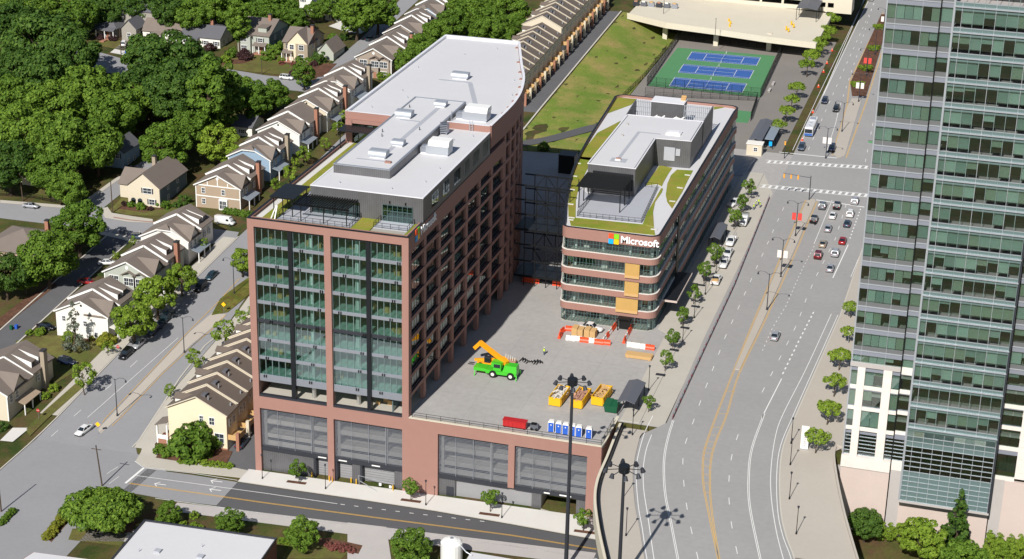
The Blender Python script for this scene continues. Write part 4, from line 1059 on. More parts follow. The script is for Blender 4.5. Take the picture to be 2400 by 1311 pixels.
t = thing('roof_skylight', 'white square roof curb with low lid on the five-storey building penthouse', 'skylight', (63, 113, 46.47)); part('curb', MB().box(61.3, 111.6, 46.47, 64.9, 114.6, 46.9), 'white_paint', t); part('lid', MB().loft([[(61.4, 111.7, 46.9), (64.8, 111.7, 46.9), (64.8, 114.5, 46.9), (61.4, 114.5, 46.9)], [(62, 112.3, 47.15), (64.3, 112.3, 47.15), (64.3, 114, 47.15), (62, 114, 47.15)]]), 'roof_edge', t)
# open plant yard behind a slatted screen
m = MB(); wall_along(m, [(48.4, 125.0), (47.7, 138.6)], .25, RF, 46.4); part('plant_screen', m, 'metal_panel_y', mid)
m = MB(); wall_along(m, [(68.0, 125.6), (67.8, 140.2)], .25, RF, 46.4); part('plant_screen', m, 'metal_panel_y', mid)
for x0, x1 in ((47.8, 51.9), (60.5, 67.7)):
    sl = MB()
    for i in range(int((x1-x0)/.5)+1): part('screen_post', MB().box(x0+.5*i, 138.8, RF, x0+.5*i+.16, 139, 46.4), 'light_metal', mid)
    for k in range(5): part('screen_rail', MB().box(x0, 138.7, 40.6+1.35*k, x1, 138.8, 40.75+1.35*k), 'light_metal', mid)
part('stair_house', MB().box(51.9, 138.5, RF, 60.4, 143.5, 46.4), 'metal_panel', mid); part('stair_roof', MB().box(51.8, 138.4, 46.4, 60.5, 143.6, 46.6), 'roof_edge', mid)
for k, (x, y) in enumerate(((52, 128), (56, 128.5), (60.5, 128.5), (54.5, 133.5), (59.5, 134))):
    t = thing('cooling_unit', 'grey cooling unit with white pipework in the roof plant yard', 'cooling unit', (x, y, RF), group='cooling units in the plant yard')
    part('casing', MB().box(x-1.6, y-1.6, RF, x+1.6, y+1.6, 43.4), 'grey_metal', t); part('pipe', MB().tube([(x-1.4, y-1, 43.6), (x, y-.4, 44.3), (x+1.3, y+.2, 43.8), (x+1.9, y+.9, 44.2)], .22, 8).tube([(x, y-.4, 44.3), (x-.2, y+1.4, 44.0)], .2, 8), 'white_paint', t)
    part('fan_ring', MB().cyl((x, y, 43.4), (x, y, 43.7), 1.1, n=12), 'light_metal', t)
t = thing('pallet_stack', 'orange pallet stack on the roof stair house', 'pallets', (59.6, 142.4, 46.6))
for k in range(3): part('pallet', MB().box(59.0, 141.6+k*.5, 46.6+k*.35, 60.3, 142.2+k*.5, 46.9+k*.35), 'wood', t)
# roof terrace pergola and rail
t = thing('pergola', 'black louvred pergola on the roof deck of the five-storey building', 'pergola', (54.3, 77, RF))
for q in ((49.7, 71.9), (59.3, 71.8), (49.5, 81.7), (59.2, 81.8), (49.6, 76.8), (59.25, 76.8)): part('post', MB().bar((*q, RF+.1), (*q, 44.5), .2), 'black_metal', t)
for x in (49.6, 59.25): part('beam', MB().box(x-.1, 71.7, 44.4, x+.1, 82, 44.7), 'black_metal', t)
sl = MB().box(-5.3, -.09, 0, 5.3, .09, .3).mesh('slat', 'black_metal')
for i in range(17): piece('slat', sl, t, (54.3, 71.9+i*.62, 44.7))
part('screen', MB().box(50, 83.35, 41, 59.6, 83.5, 45), 'dark_metal', t)
railing('deck_railing', [(50.8, 82), (50.8, 66.2), (65.4, 66.9), (63.9, 91.4), (61, 91.5)], RF+.13, 'black wire railing round the roof deck of the five-storey building', step=1.5)
# sign on the front
sg = thing('front_sign', 'four coloured squares and white company lettering on the brick front of the five-storey building', 'sign', (62, 57.5, 38))
lx = P(1433, 555, 38.6)[0]
for dx, dz, m_ in ((0, 1.22, 'logo_red'), (1.22, 1.22, 'logo_green'), (0, 0, 'logo_blue'), (1.22, 0, 'logo_yellow')):
    part('logo_square', MB().box(60.2+dx, 57.35, 37.55+dz, 61.32+dx, 57.5, 38.67+dz), m_, sg)
text('lettering', 'Microsoft', 2.25, 'sign_white', sg, (62.9, 57.42, 38.05), (R(90), 0, 0), .08, True)

# steel link between the two buildings
ln = thing('steel_link', 'black steel frame linking the brick tower and the five-storey building', 'steel frame', (42, 78, ZP))
XL0, XL1 = 33.8, 47.4
LV = [20.0, 24.0, 28.0, 31.6, 35.5, 39.1, 42.6]
for y in (75, 83):
    for z in LV: part('beam', MB().box(XL0, y-.15, z-.3, XL1-(y-75)*.25, y+.15, z), 'black_metal', ln)
    for x in (36.2, 38.9, 41.6, 44.3, 46.8): part('post', MB().box(x-.08, y-.1, ZP, x+.08, y+.1, 42.6), 'black_metal', ln)
for i in range(len(LV)-1):
    for k, (xa, xb) in enumerate(((36.2, 38.9), (38.9, 41.6), (41.6, 44.3))):
        a, b = (LV[i], LV[i+1]) if (i+k) % 2 else (LV[i+1], LV[i])
        part('brace', MB().bar((xa, 83, a), (xb, 83, b), .16), 'black_metal', ln)
for z in (20.0, 31.6): part('deck', MB().box(XL0, 75.2, z, 46, 82.8, z+.15), 'dark_metal', ln)
t = thing('lift_shaft', 'black box lift tower behind the steel frame', 'lift tower', (37.6, 152, ZP)); q = P(1308, 406)
part('shaft', MB().box(q[0], q[1], ZP, q[0]+4.5, q[1]+4, ZP+5.2), 'black_metal', t); part('cap', MB().box(q[0]-.1, q[1]-.1, ZP+5.2, q[0]+4.6, q[1]+4.1, ZP+5.4), 'charcoal', t)

# open service cut and stair behind the five-storey building
t = thing('sunken_stair', 'blue-grey steel stair in the shaded service court', 'stair', (*P(1745, 400), ZP))
a0 = Vector((*P(1728, 414, ZP), ZP+.1)); 
for s in (0, 2.6): part('stringer', MB().bar((69.6+s, 172, ZP+.1), (70.6+s, 186, ZP+.9), .15, .3), 'grey_metal', t)
for i in range(14): part('tread', MB().box(69.6+.07*i, 172.3+i, ZP+.15+.055*i, 72.2+.07*i, 172.7+i, ZP+.22+.055*i), 'grey_metal', t)

# ------------------------------------------------------------------ glass tower on the right
gt = thing('glass_tower', 'tall green glass office tower with a projecting bay and stone base', 'tower', (133, 14, 0))
BX0, BX1, BY = 130.35, 147.0, 8.0; WX0, WX1, WY = 118.9, 127.95, 10.0
F = [103.63-4.488*i for i in range(-1, 18)]
TOP = 120
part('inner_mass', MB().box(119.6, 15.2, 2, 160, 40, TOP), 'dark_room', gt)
for z in F: part('floor_slab', MB().box(119.2, WY+.5, z-.55, 127.9, 15.1, z-.1).box(128.2, WY+.7, z-.55, 147.2, 15.1, z-.1).box(BX0+.3, BY+.4, z-.55, BX1-.3, WY+.7, z-.1).box(147.3, WY+.7, z-.55, 160, 15.1, z-.1), 'stone_grey', gt)
BL = ['blind_a', 'blind_b', 'blind_c', 'blind_d']
for nm, c in zip(BL, ((.63, .69, .67), (.56, .63, .61), (.70, .76, .73), (.60, .64, .58))): surf(nm, lin(c), .8, .03, .5, 2)
plain('band_grey', lin((.47, .48, .49)), .35, .3); plain('band_light', lin((.58, .60, .65)), .3, .3); plain('band_green', lin((.42, .50, .50)), .2, .2)
random.seed(21)
pane_me = {}
def gpane(w_, h, mat='tower_glass'):
    k = (round(w_, 2), round(h, 2), mat)
    if k not in pane_me: pane_me[k] = MB().box(.03, -.02, .02, w_-.03, .02, h-.02).mesh('pane', mat)
    return pane_me[k]
def blind(x, w_, y, z, h):
    r = random.random()
    if r < .17: return
    full = r < .8
    hh = h if full else h*random.uniform(.25, .7)
    k = ('b', round(w_, 2), round(hh, 1), random.choice(BL))
    if k not in pane_me: pane_me[k] = MB().box(.05, -.01, 0, w_-.05, .01, round(hh, 1)).mesh('blind', k[3])
    piece('blind', pane_me[k], gt, (x, y+.45, z+h-round(hh, 1)))
# projecting bay: ten panes to a floor
bw = (BX1-BX0-.4)/8.6
bxs = [BX0+.2, BX0+.2+bw*.62]+[BX0+.2+bw*(.62+i) for i in range(1, 9)]
for i, z in enumerate(F):
    if z > 112 or z < 27: continue
    zz0, zz1 = z-3.05, z-.72                       # vision glass below each floor line
    for k in range(len(bxs)-1):
        piece('pane', gpane(bxs[k+1]-bxs[k], zz1-zz0), gt, (bxs[k], BY, zz0))
        if abs(z-36.28) > .1: blind(bxs[k], bxs[k+1]-bxs[k], BY, zz0, zz1-zz0)
    part('spandrel', MB().box(BX0+.2, BY-.02, zz1, BX1-.1, BY+.25, z-.12), 'band_green', gt); part('spandrel', MB().box(BX0+.2, BY-.02, z+.12, BX1-.1, BY+.25, z+.72), 'band_green', gt)
    part('ledge', MB().box(BX0+.1, BY-.35, z-.11, BX1, BY+.2, z+.11), 'light_metal', gt)
    part('spandrel', MB().box(BX0+.2, BY-.021, z+.72, BX1-.1, BY+.2, z+.82), 'light_metal', gt)
for k, x in enumerate(bxs): part('mullion', MB().box(x-.045, BY-.10, 27.3, x+.045, BY-.03, TOP), 'light_metal' if k % 3 == 1 else 'mullion', gt)
part('bay_edge', MB().box(BX0-.15, BY-.25, 11.6, BX0+.2, WY+.5, TOP), 'light_metal', gt)
part('bay_edge', MB().box(BX1-.1, BY-.2, 11.6, BX1+.25, WY+.5, TOP), 'charcoal', gt)  # charcoal colour paints in the shadow line along the bay's right edge
part('bay_gap', MB().box(BX0+.2, BY+.1, 26.5, BX1-.1, BY+.4, 27.2), 'black_metal', gt)
# bay base: fine grid of panes
zrow = [11.7+1.06*i for i in range(15)]
for i, z in enumerate(zrow[:-1]):
    for k in range(len(bxs)-1):
        mat = 'band_green' if (z < 17.3 or z > 23) else 'dark_glass'
        if z > 24.6 and random.random() < .5: mat = random.choice(BL)
        piece('pane', gpane(bxs[k+1]-bxs[k], 1.06, mat), gt, (bxs[k], BY, z))
    part('transom', MB().box(BX0+.2, BY-.13, z-.045, BX1-.1, BY-.02, z+.045), 'light_metal', gt)
for x in bxs: part('mullion', MB().box(x-.04, BY-.11, 11.7, x+.04, BY-.03, 26.5), 'light_metal', gt)
part('bay_soffit', MB().box(BX0-.1, BY-.3, 11.3, BX1+.2, WY+2, 11.7), 'stone_grey', gt)
m = MB()
for k in range(40):
    x = random.uniform(131, 146); m.box(x, random.uniform(9.5, 13), 17.4, x+random.uniform(.4, 1.4), 13.5, 17.4+random.uniform(.5, 1.6))
part('cafe_furniture', m, 'ply', gt, kind='stuff'); part('cafe_floor', MB().box(BX0+.3, BY+.3, 17.0, BX1-.3, 15, 17.4), 'brick_dark', gt); part('cafe_wall', MB().box(BX0+.3, 14.6, 17.4, BX1-.3, 14.9, 24), 'brick_dark', gt)
# left wing
wxs = [WX0, WX0+1.5, WX0+3.0, WX0+4.5, WX0+6.05, WX0+7.6, WX1]
def wing(xs, y, z_lo, z_hi):
    for i, z in enumerate(F):
        if z > z_hi or z < z_lo: continue
        zz0, zz1 = z-3.55, z-.95
        for a, b in zip(xs, xs[1:]):
            piece('pane', gpane(b-a, zz1-zz0), gt, (a, y, zz0)); blind(a, b-a, y, zz0, zz1-zz0)
        part('band', MB().box(xs[0], y-.05, z-.95, xs[-1], y+.3, z-.08), 'band_light', gt)
        part('band', MB().box(xs[0], y-.04, z+.08, xs[-1], y+.3, z+.93), 'band_grey', gt)
        part('ledge', MB().box(xs[0]-.05, y-.16, z-.08, xs[-1], y+.3, z+.08), 'light_metal', gt)
wing(wxs, WY, 40, 112)
for k, x in enumerate(wxs[1:-1]):
    if k in (0, 3): part('mullion', MB().box(x-.035, WY-.11, 38.3, x+.035, WY-.03, TOP), 'light_metal', gt)
wing([128.15, BX0-.15], WY+.6, 40, 112)
part('gap', MB().box(WX1, WY+.3, 2, 128.15, WY+.7, TOP), 'black_metal', gt)
part('wing_edge', MB().box(WX0-.25, WY-.05, 17, WX0, 40, TOP), 'light_metal', gt)
# stone storeys of the wing
part('stone_cornice', MB().box(WX0-.3, WY-.35, 37.5, WX1, WY+.4, 38.35), 'stone_grey', gt); part('stone_cornice', MB().box(128.15, WY+.4, 36.8, BX0-.15, WY+.9, 38.2), 'stone_white', gt)
for a, b in ((120.1, 121.5), (124.9, 126.5)):
    for k in range(14): part('stone_block', MB().box(a, WY-.4, 18.6+1.35*k, b, WY+.5, 18.6+1.35*k+1.33), 'stone_white', gt)
for (z0, z1) in ((33.6, 36.6), (29.2, 32.6), (24.9, 28.4)):
    for a, b in ((WX0, 120.1), (121.5, 123.2), (123.2, 124.9), (126.5, WX1)): piece('pane', gpane(b-a, z1-z0), gt, (a, WY+.05, z0)); blind(a, b-a, WY+.05, z0, z1-z0)
    for a, b in ((WX0, 120.1), (121.5, 124.9), (126.5, WX1)):
        part('stone_sill', MB().box(a, WY-.1, z0-.75, b, WY+.3, z0), 'stone_white', gt); part('band', MB().box(a, WY-.02, z1, b, WY+.3, z1+.9), 'band_light', gt)
    piece('pane', gpane(BX0-.15-128.15, z1-z0), gt, (128.15, WY+.62, z0)); part('stone_sill', MB().box(128.15, WY+.5, z0-.8, BX0-.15, WY+.9, z0), 'stone_white', gt); part('band', MB().box(128.15, WY+.55, z1, BX0-.15, WY+.9, z1+.95), 'band_light', gt)
for a, b in ((WX0, 120.1), (121.5, 124.9), (126.5, WX1), (128.15, BX0-.15)):
    part('shop_glass', MB().box(a, WY+.62, 18.6, b, WY+.66, 23.2), 'dark_glass', gt)
    part('band', MB().box(a, WY+.4, 23.2, b, WY+.7, 24.2), 'band_light', gt)
    for k in range(6): part('transom', MB().box(a, WY+.5, 18.6+.78*k, b, WY+.62, 18.7+.78*k), 'light_metal', gt)
part('stone_base', MB().box(WX0-.3, WY-.45, 16.2, WX1, WY+.5, 18.6).box(128.15, WY+.3, 16.6, BX0-.15, WY+.8, 18.6), 'stone_white', gt)
part('pink_wall', MB().box(WX0-.2, WY-.2, 0, WX1, WY+.4, 16.2), 'stone_pink', gt); part('grey_wall', MB().box(128.15, WY+.35, 0, BX0, WY+.7, 16.6), 'stone_grey', gt)
part('pink_wall', MB().box(BX0, WY, 0, BX1+.1, WY+.4, 11.3), 'stone_pink', gt)
# right wing, just inside the picture
wing([147.4, 149.4, 151.4, 153.4], WY+.6, 40, 112)
for (z0, z1) in ((33.6, 36.6), (29.2, 32.6), (24.9, 28.4), (18.6, 23.2)):
    for a, b in ((147.4, 149.2), (149.2, 150.9)): piece('pane', gpane(b-a, z1-z0), gt, (a, WY+.6, z0))
    part('stone_sill', MB().box(147.3, WY+.5, z0-.8, 151, WY+.9, z0), 'stone_white', gt); part('band', MB().box(147.3, WY+.55, z1, 151, WY+.9, z1+.9), 'band_light', gt)
for k in range(14): part('stone_block', MB().box(151, WY+.1, 18.6+1.35*k, 152.8, WY+.9, 18.6+1.35*k+1.33), 'stone_white', gt)
part('grey_wall', MB().box(147.3, WY+.5, 0, 149.4, WY+.9, 17.8), 'stone_grey', gt); part('pink_wall', MB().box(149.4, WY+.3, 0, 160, WY+.9, 17.8), 'stone_pink', gt)
# ------------------------------------------------------------------ houses
for nm, c in {'siding_white': (.88, .87, .84), 'siding_cream': (.80, .76, .68), 'siding_tan': (.64, .57, .49), 'siding_sage': (.66, .68, .64), 'siding_blue': (.55, .64, .72), 'siding_grey': (.60, .58, .55), 'siding_taupe': (.60, .55, .50), 'siding_yellow': (.86, .81, .70), 'siding_slate': (.45, .50, .52), 'house_brick': (.62, .44, .36), 'house_stone': (.62, .57, .50)}.items(): surf(nm, lin(c), .85, .04, .4, 4, space='object')
plain('house_glass', lin((.20, .23, .26)), .15, 0, .6); plain('shutter', lin((.25, .25, .27)), .7); plain('porch_roof', lin((.60, .64, .68)), .4, .3); plain('chimney_cap', lin((.20, .20, .21)), .8)
def pent_y(mb, xL, xR, y0, y1, z0, ze, za):
    xm = (xL+xR)/2; return mb.loft([[(xL, y, z0), (xR, y, z0), (xR, y, ze), (xm, y, za), (xL, y, ze)] for y in (y0, y1)])
def pent_x(mb, x0, x1, y0, y1, z0, ze, za):
    ym = (y0+y1)/2; return mb.loft([[(x, y0, z0), (x, y0, ze), (x, ym, za), (x, y1, ze), (x, y1, z0)] for x in (x0, x1)])
def roof_y(mb, xL, xR, y0, y1, ze, za, o=.45, t=.2, clip=0):
    xm = (xL+xR)/2; k = (za-ze)/(xm-xL); e = ze-k*o
    for s in (-1, 1):
        xe = xm+s*((xR-xL)/2+o)
        a = [(xe, y0, e), (xm, y0+clip, za), (xm, y1, za), (xe, y1, e)]
        mb.add(a+[(x, y, z+t) for x, y, z in a], [(0, 1, 2, 3), (7, 6, 5, 4), (0, 4, 5, 1), (1, 5, 6, 2), (2, 6, 7, 3), (3, 7, 4, 0)])
    if clip:
        mb.add([(xm-clip*.9, y0, za-k*clip*.9+t), (xm+clip*.9, y0, za-k*clip*.9+t), (xm, y0+clip, za+t+.01)], [(0, 1, 2)])
    return mb
def roof_x(mb, x0, x1, y0, y1, ze, za, o=.4, t=.2):
    ym = (y0+y1)/2; k = (za-ze)/(ym-y0); e = ze-k*o
    for s in (-1, 1):
        ye = ym+s*((y1-y0)/2+o); a = [(x0, ye, e), (x1, ye, e), (x1, ym, za), (x0, ym, za)]
        mb.add(a+[(x, y, z+t) for x, y, z in a], [(0, 1, 2, 3), (7, 6, 5, 4), (0, 4, 5, 1), (1, 5, 6, 2), (2, 6, 7, 3), (3, 7, 4, 0)])
    return mb
def hip(mb, x0, x1, y0, y1, ze, za, o=.4):
    x0 -= o; x1 += o; y0 -= o; y1 += o; w_ = x1-x0; d = y1-y0
    if w_ > d: r = [(x0+d/2, (y0+y1)/2, za), (x1-d/2, (y0+y1)/2, za)]; f = [(0, 1, 5, 4), (1, 2, 5), (2, 3, 4, 5), (3, 0, 4)]
    else: r = [((x0+x1)/2, y0+w_/2, za), ((x0+x1)/2, y1-w_/2, za)]; f = [(0, 1, 4), (1, 2, 5, 4), (2, 3, 5), (3, 0, 4, 5)]
    return mb.add([(x0, y0, ze), (x1, y0, ze), (x1, y1, ze), (x0, y1, ze)]+r, f+[(3, 2, 1, 0)])
def win(par, x, y, z, w_, h, face='y', shut=False, trim='white_paint', n=1):
    """window with frame, sash bars and glass; face y looks to -Y, face x looks to +X"""
    def bx(m, a0, d0, z0, a1, d1, z1):
        return m.box(a0, y-d1, z0, a1, y-d0, z1) if face == 'y' else m.box(x+d0, a0, z0, x+d1, a1, z1)
    c = x if face == 'y' else y
    o = part('window', bx(MB(), c-w_/2, .0, z, c+w_/2, .05, z+h), 'house_glass', par)
    m = MB()
    bx(m, c-w_/2-.14, 0, z-.14, c-w_/2, .1, z+h+.14); bx(m, c+w_/2, 0, z-.14, c+w_/2+.14, .1, z+h+.14); bx(m, c-w_/2, 0, z+h, c+w_/2, .1, z+h+.14); bx(m, c-w_/2, 0, z-.14, c+w_/2, .12, z)
    bx(m, c-w_/2, .05, z+h*.5-.04, c+w_/2, .09, z+h*.5+.04)
    for i in range(1, n*2): bx(m, c-w_/2+w_*i/(n*2)-(.06 if i % 2 == 0 else .025), .05, z, c-w_/2+w_*i/(n*2)+(.06 if i % 2 == 0 else .025), .085, z+h)
    part('window_frame', m, trim, o)
    if shut:
        for s in (-1, 1): part('shutter', bx(MB(), c+s*(w_/2+.38)-.2, 0, z, c+s*(w_/2+.38)+.2, .07, z+h), 'shutter', o)
    return o
def chimney(rf, x, y, z0, z1, w_=1.1, d=1.3, mat='house_brick'):
    o = part('chimney', MB().box(x-w_/2, y-d/2, z0, x+w_/2, y+d/2, z1), mat, rf); part('chimney_cap', MB().box(x-w_/2-.08, y-d/2-.08, z1, x+w_/2+.08, y+d/2+.08, z1+.25), 'chimney_cap', rf); return o
def row_house(label, y0, xL, xR, d1, d2, wall, front, clip=0, chim='house_brick', dorm=True, raise2=.8, porch='porch_roof'):
    xm = (xL+xR)/2; g = terr(xm, y0); t = thing('house', label, 'house', (xm, y0+(d1+d2)/2, g), group='detached houses along the left street')
    ze, za = g+6.5, g+9.7; z0 = g-1.2
    m = pent_y(MB(), xL, xR, y0, y0+d1, z0, ze, za) if not clip else MB().loft([[(xL, y, z0), (xR, y, z0), (xR, y, ze), (xm+clip*1.2, y, za-(za-ze)*clip*1.2/(xR-xm)), (xm-clip*1.2, y, za-(za-ze)*clip*1.2/(xR-xm)), (xL, y, ze)] for y in (y0, y0+d1)])
    pent_y(m, xL+.3, xR-.2, y0+d1, y0+d1+d2, z0, ze+raise2, za+raise2)
    part('wall', m, wall, t)
    rf = part('roof', roof_y(MB(), xL, xR, y0-.4, y0+d1, ze, za, clip=clip*1.3), 'shingle', t)
    part('roof', roof_y(MB(), xL+.3, xR-.2, y0+d1-.25, y0+d1+d2+.4, ze+raise2, za+raise2), 'shingle', t)
    # rake boards: front gable and the step between the two roofs
    def rake(yy, a, b, e, z, th=.32):
        mm = (a+b)/2; k = (z-e)/(mm-a); q = MB()
        for s, xx in ((-1, a-.45), (1, b+.45)): q.bar((xx, yy, e-k*.45+.02), (mm, yy, z+.02), .1, th, up=(0, 0, 1))
        return q
    if not clip: part('rake_board', rake(y0-.45, xL, xR, ze, za), 'white_paint', t)
    else:
        k = (za-ze)/(xm-xL); q = MB()
        for s in (-1, 1): q.bar((xm+s*(xR-xm+.45), y0-.45, ze-k*.45), (xm+s*clip*1.2, y0-.45, za-k*clip*1.2), .1, .32)
        q.bar((xm-clip*1.2, y0-.45, za-k*clip*1.2), (xm+clip*1.2, y0-.45, za-k*clip*1.2), .1, .3); part('rake_board', q, 'white_paint', t)
    part('rake_board', rake(y0+d1-.32, xL+.3, xR-.2, ze+raise2, za+raise2, .5), 'white_paint', t)
    # cross gable over the street side
    yc = y0+d1*.45; cm = MB(); pent_x(cm, xm+1.5, xR+.05, yc-2.6, yc+2.6, ze-.2, ze, za-.5); part('cross_gable', cm, wall, t); part('roof', roof_x(MB(), xm+.6, xR+.5, yc-2.6, yc+2.6, ze+.05, za-.35), 'shingle', t)
    if dorm:
        for yy in (y0+d1+d2*.28, y0+d1+d2*.62):
            zz = ze+raise2; dm = MB().box(xR-3.4, yy-.8, zz+.5, xR-1.2, yy+.8, zz+1.75); o = part('dormer', dm, wall, t)
            part('dormer_roof', MB().add([(xR-.95, yy-1, zz+1.75), (xR-.95, yy+1, zz+1.75), (xm+.9, yy+1, za+raise2-.1), (xm+.9, yy-1, za+raise2-.1)]+[(xR-.95, yy-1, zz+1.93), (xR-.95, yy+1, zz+1.93), (xm+.9, yy+1, za+raise2+.08), (xm+.9, yy-1, za+raise2+.08)], [(3, 2, 1, 0), (4, 5, 6, 7), (0, 1, 5, 4), (1, 2, 6, 5), (2, 3, 7, 6), (3, 0, 4, 7)]), 'shingle', o)
            part('dormer_cheek', MB().add([(xR-1.0, yy-1.02, zz+1.93), (xR-1.0, yy-1.02, zz+.55), (xm+.8, yy-1.02, za+raise2+.1)], [(0, 1, 2)]).add([(xR-1.0, yy-1.05, zz+1.93), (xR-1.0, yy-1.05, zz+.55), (xm+.8, yy-1.05, za+raise2+.1)], [(2, 1, 0)]), 'white_paint', o)
            part('dormer_window', MB().box(xR-1.2, yy-.6, zz+.75, xR-1.12, yy+.6, zz+1.6), 'house_glass', o)
    if chim: chimney(rf, xR+.4, y0+d1+d2*.5, g-1, g+10.6, 1.0, 1.5, chim)
    # porch towards the street
    yp = y0+d1*.55; part('porch_roof', MB().add([(xR, yp-3, g+3.7), (xR+2.4, yp-3, g+3.0), (xR+2.4, yp+4, g+3.0), (xR, yp+4, g+3.7)]+[(xR, yp-3, g+3.85), (xR+2.4, yp-3, g+3.15), (xR+2.4, yp+4, g+3.15), (xR, yp+4, g+3.85)], [(3, 2, 1, 0), (4, 5, 6, 7), (0, 1, 5, 4), (1, 2, 6, 5), (2, 3, 7, 6), (3, 0, 4, 7)]), porch, t)
    for yy in (yp-2.8, yp+.5, yp+3.8): part('porch_post', MB().bar((xR+2.2, yy, g-.5), (xR+2.2, yy, g+3.0), .22), 'white_paint', t)
    part('porch_floor', MB().box(xR, yp-3, g-.6, xR+2.4, yp+4, g+.25), 'house_brick', t)
    for yy in (y0+1.5, y0+4, y0+d1+2.2, y0+d1+4.8): win(t, xR+.02, yy, g+4.2, 1.0, 1.5, 'x')
    # gable front
    if front == 'bays':
        for x, n in ((xL+2.6, 2), (xm+.6, 2), (xR-2.5, 2)): win(t, x, y0-(.5 if x != xL+2.6 else 0), g+3.7, 2.4, 1.9, n=2)
        for x in (xm+.6, xR-2.5): part('bay', MB().box(x-1.8, y0-.5, g-.5, x+1.8, y0, g+6.3), wall, t); part('roof', roof_y(MB(), x-1.8, x+1.8, y0-.9, y0+.6, g+6.3, g+7.3, .25), 'shingle', t)
        for x in (xL+2.6, xR-2.5): win(t, x, y0-(.5 if x > xm else 0), g+.7, 2.0, 1.7, n=2)
        part('door', MB().box(xm+.1, y0-.56, g, xm+1.1, y0-.5, g+2.1), 'house_brick', t)
        part('gable_vent', MB().cyl((xm, y0-.06, g+8.1), (xm, y0, g+8.1), .45, n=10), 'white_paint', t)
    elif front == 'timber':
        for zz in (g+3.2, g+6.3): part('trim_band', MB().box(xL-.05, y0-.08, zz, xR+.05, y0, zz+.3), 'white_paint', t)
        for x, z in ((xm, g+9.0), (xm-3, g+7.6), (xm+3, g+7.6)): part('trim_post', MB().box(x-.13, y0-.07, g+6.6, x+.13, y0, z), 'white_paint', t)
        part('gable_vent', MB().cyl((xm, y0-.1, g+8.7), (xm, y0, g+8.7), .45, n=10), 'white_paint', t)
        for x, z in ((xL+2.3, g+4.2), (xm+1.6, g+4.2), (xL+2.3, g+1.1)): win(t, x, y0, z, .9, 1.4)
        part('bay', MB().box(xm+.4, y0-.6, g-.4, xm+2.9, y0, g+3.0), 'white_paint', t); win(t, xm+1.65, y0-.6, g+.4, 1.9, 2.2, n=2); part('brick_base', MB().box(xL-.04, y0-.06, g-1.2, xR+.04, y0, g-.1), 'house_brick', t)
    else:
        part('gable_vent', MB().cyl((xm, y0-.06, g+8.5), (xm, y0, g+8.5), .3, n=10), 'house_glass', t)
        for x, z in ((xL+2, g+4.0), (xm+.8, g+3.4), (xR-3.2, g+.9)): win(t, x, y0, z, .8, 1.2)
    [part('corner_board', MB().box(a, y0-.06, g-1, b, y0, g+6.4), 'white_paint', t) for a, b in ((xL-.06, xL+.2), (xR-.2, xR+.06))]
    return t
row_house('white house with plain gable behind the silvery conifer', 44, -70.3, -56.8, 6.2, 8.0, 'siding_white', 'plain', 0, None, True, .7, 'siding_white')
row_house('pale sage house with three white framed bays and brick chimney', 65.8, -69.0, -56.5, 9.6, 9.4, 'siding_sage', 'bays', 0)
row_house('white house with clipped gable at the cross street corner', 86.8, -69.5, -56.3, 7.8, 7.4, 'siding_white', 'plain', 1.6, None)
row_house('tan half-timbered house with white trim and brick base', 120.5, -70.0, -56.8, 7, 9.6, 'siding_tan', 'timber', 0)
row_house('light blue house with clipped gable between tan and white houses', 141.2, -69.6, -56.8, 7.2, 9, 'siding_blue', 'plain', 1.6, 'house_stone')
row_house('white house with red brick chimney just beyond the light blue house', 161.4, -69.3, -56.3, 7.8, 9.8, 'siding_white', 'plain', 0, 'house_brick', False)
row_house('cream house with brick chimney beyond two white houses', 179.6, -67.8, -54.8, 9.8, 9, 'siding_cream', 'plain', 0)
row_house('white clipped-gable house at the end of the row by the far street', 198.3, -67.0, -54.3, 10.5, 9, 'siding_white', 'plain', 1.6, 'house_stone')
row_house('taupe house with three white framed bays across the far street', 229.9, -64.6, -52.4, 13, 12, 'siding_taupe', 'bays', 0)
row_house('taupe row house second behind the taupe bay-fronted house', 257, -64.8, -52.6, 11, 10, 'siding_taupe', 'plain', 0, None)
row_house('blue-trimmed row house third behind the taupe bay-fronted house', 280, -65, -52.8, 11, 11, 'siding_blue', 'plain', 1.6, None)
row_house('last visible row house at the top of the row of taupe houses', 304, -65.2, -53, 11, 11, 'siding_taupe', 'plain', 0, None)
row_house('brown house with stone chimney and pale porch by the front lawn', 5.5, -74.5, -61.0, 11, 9, 'siding_cream', 'plain', 0, 'house_stone', True, .3, 'siding_tan')

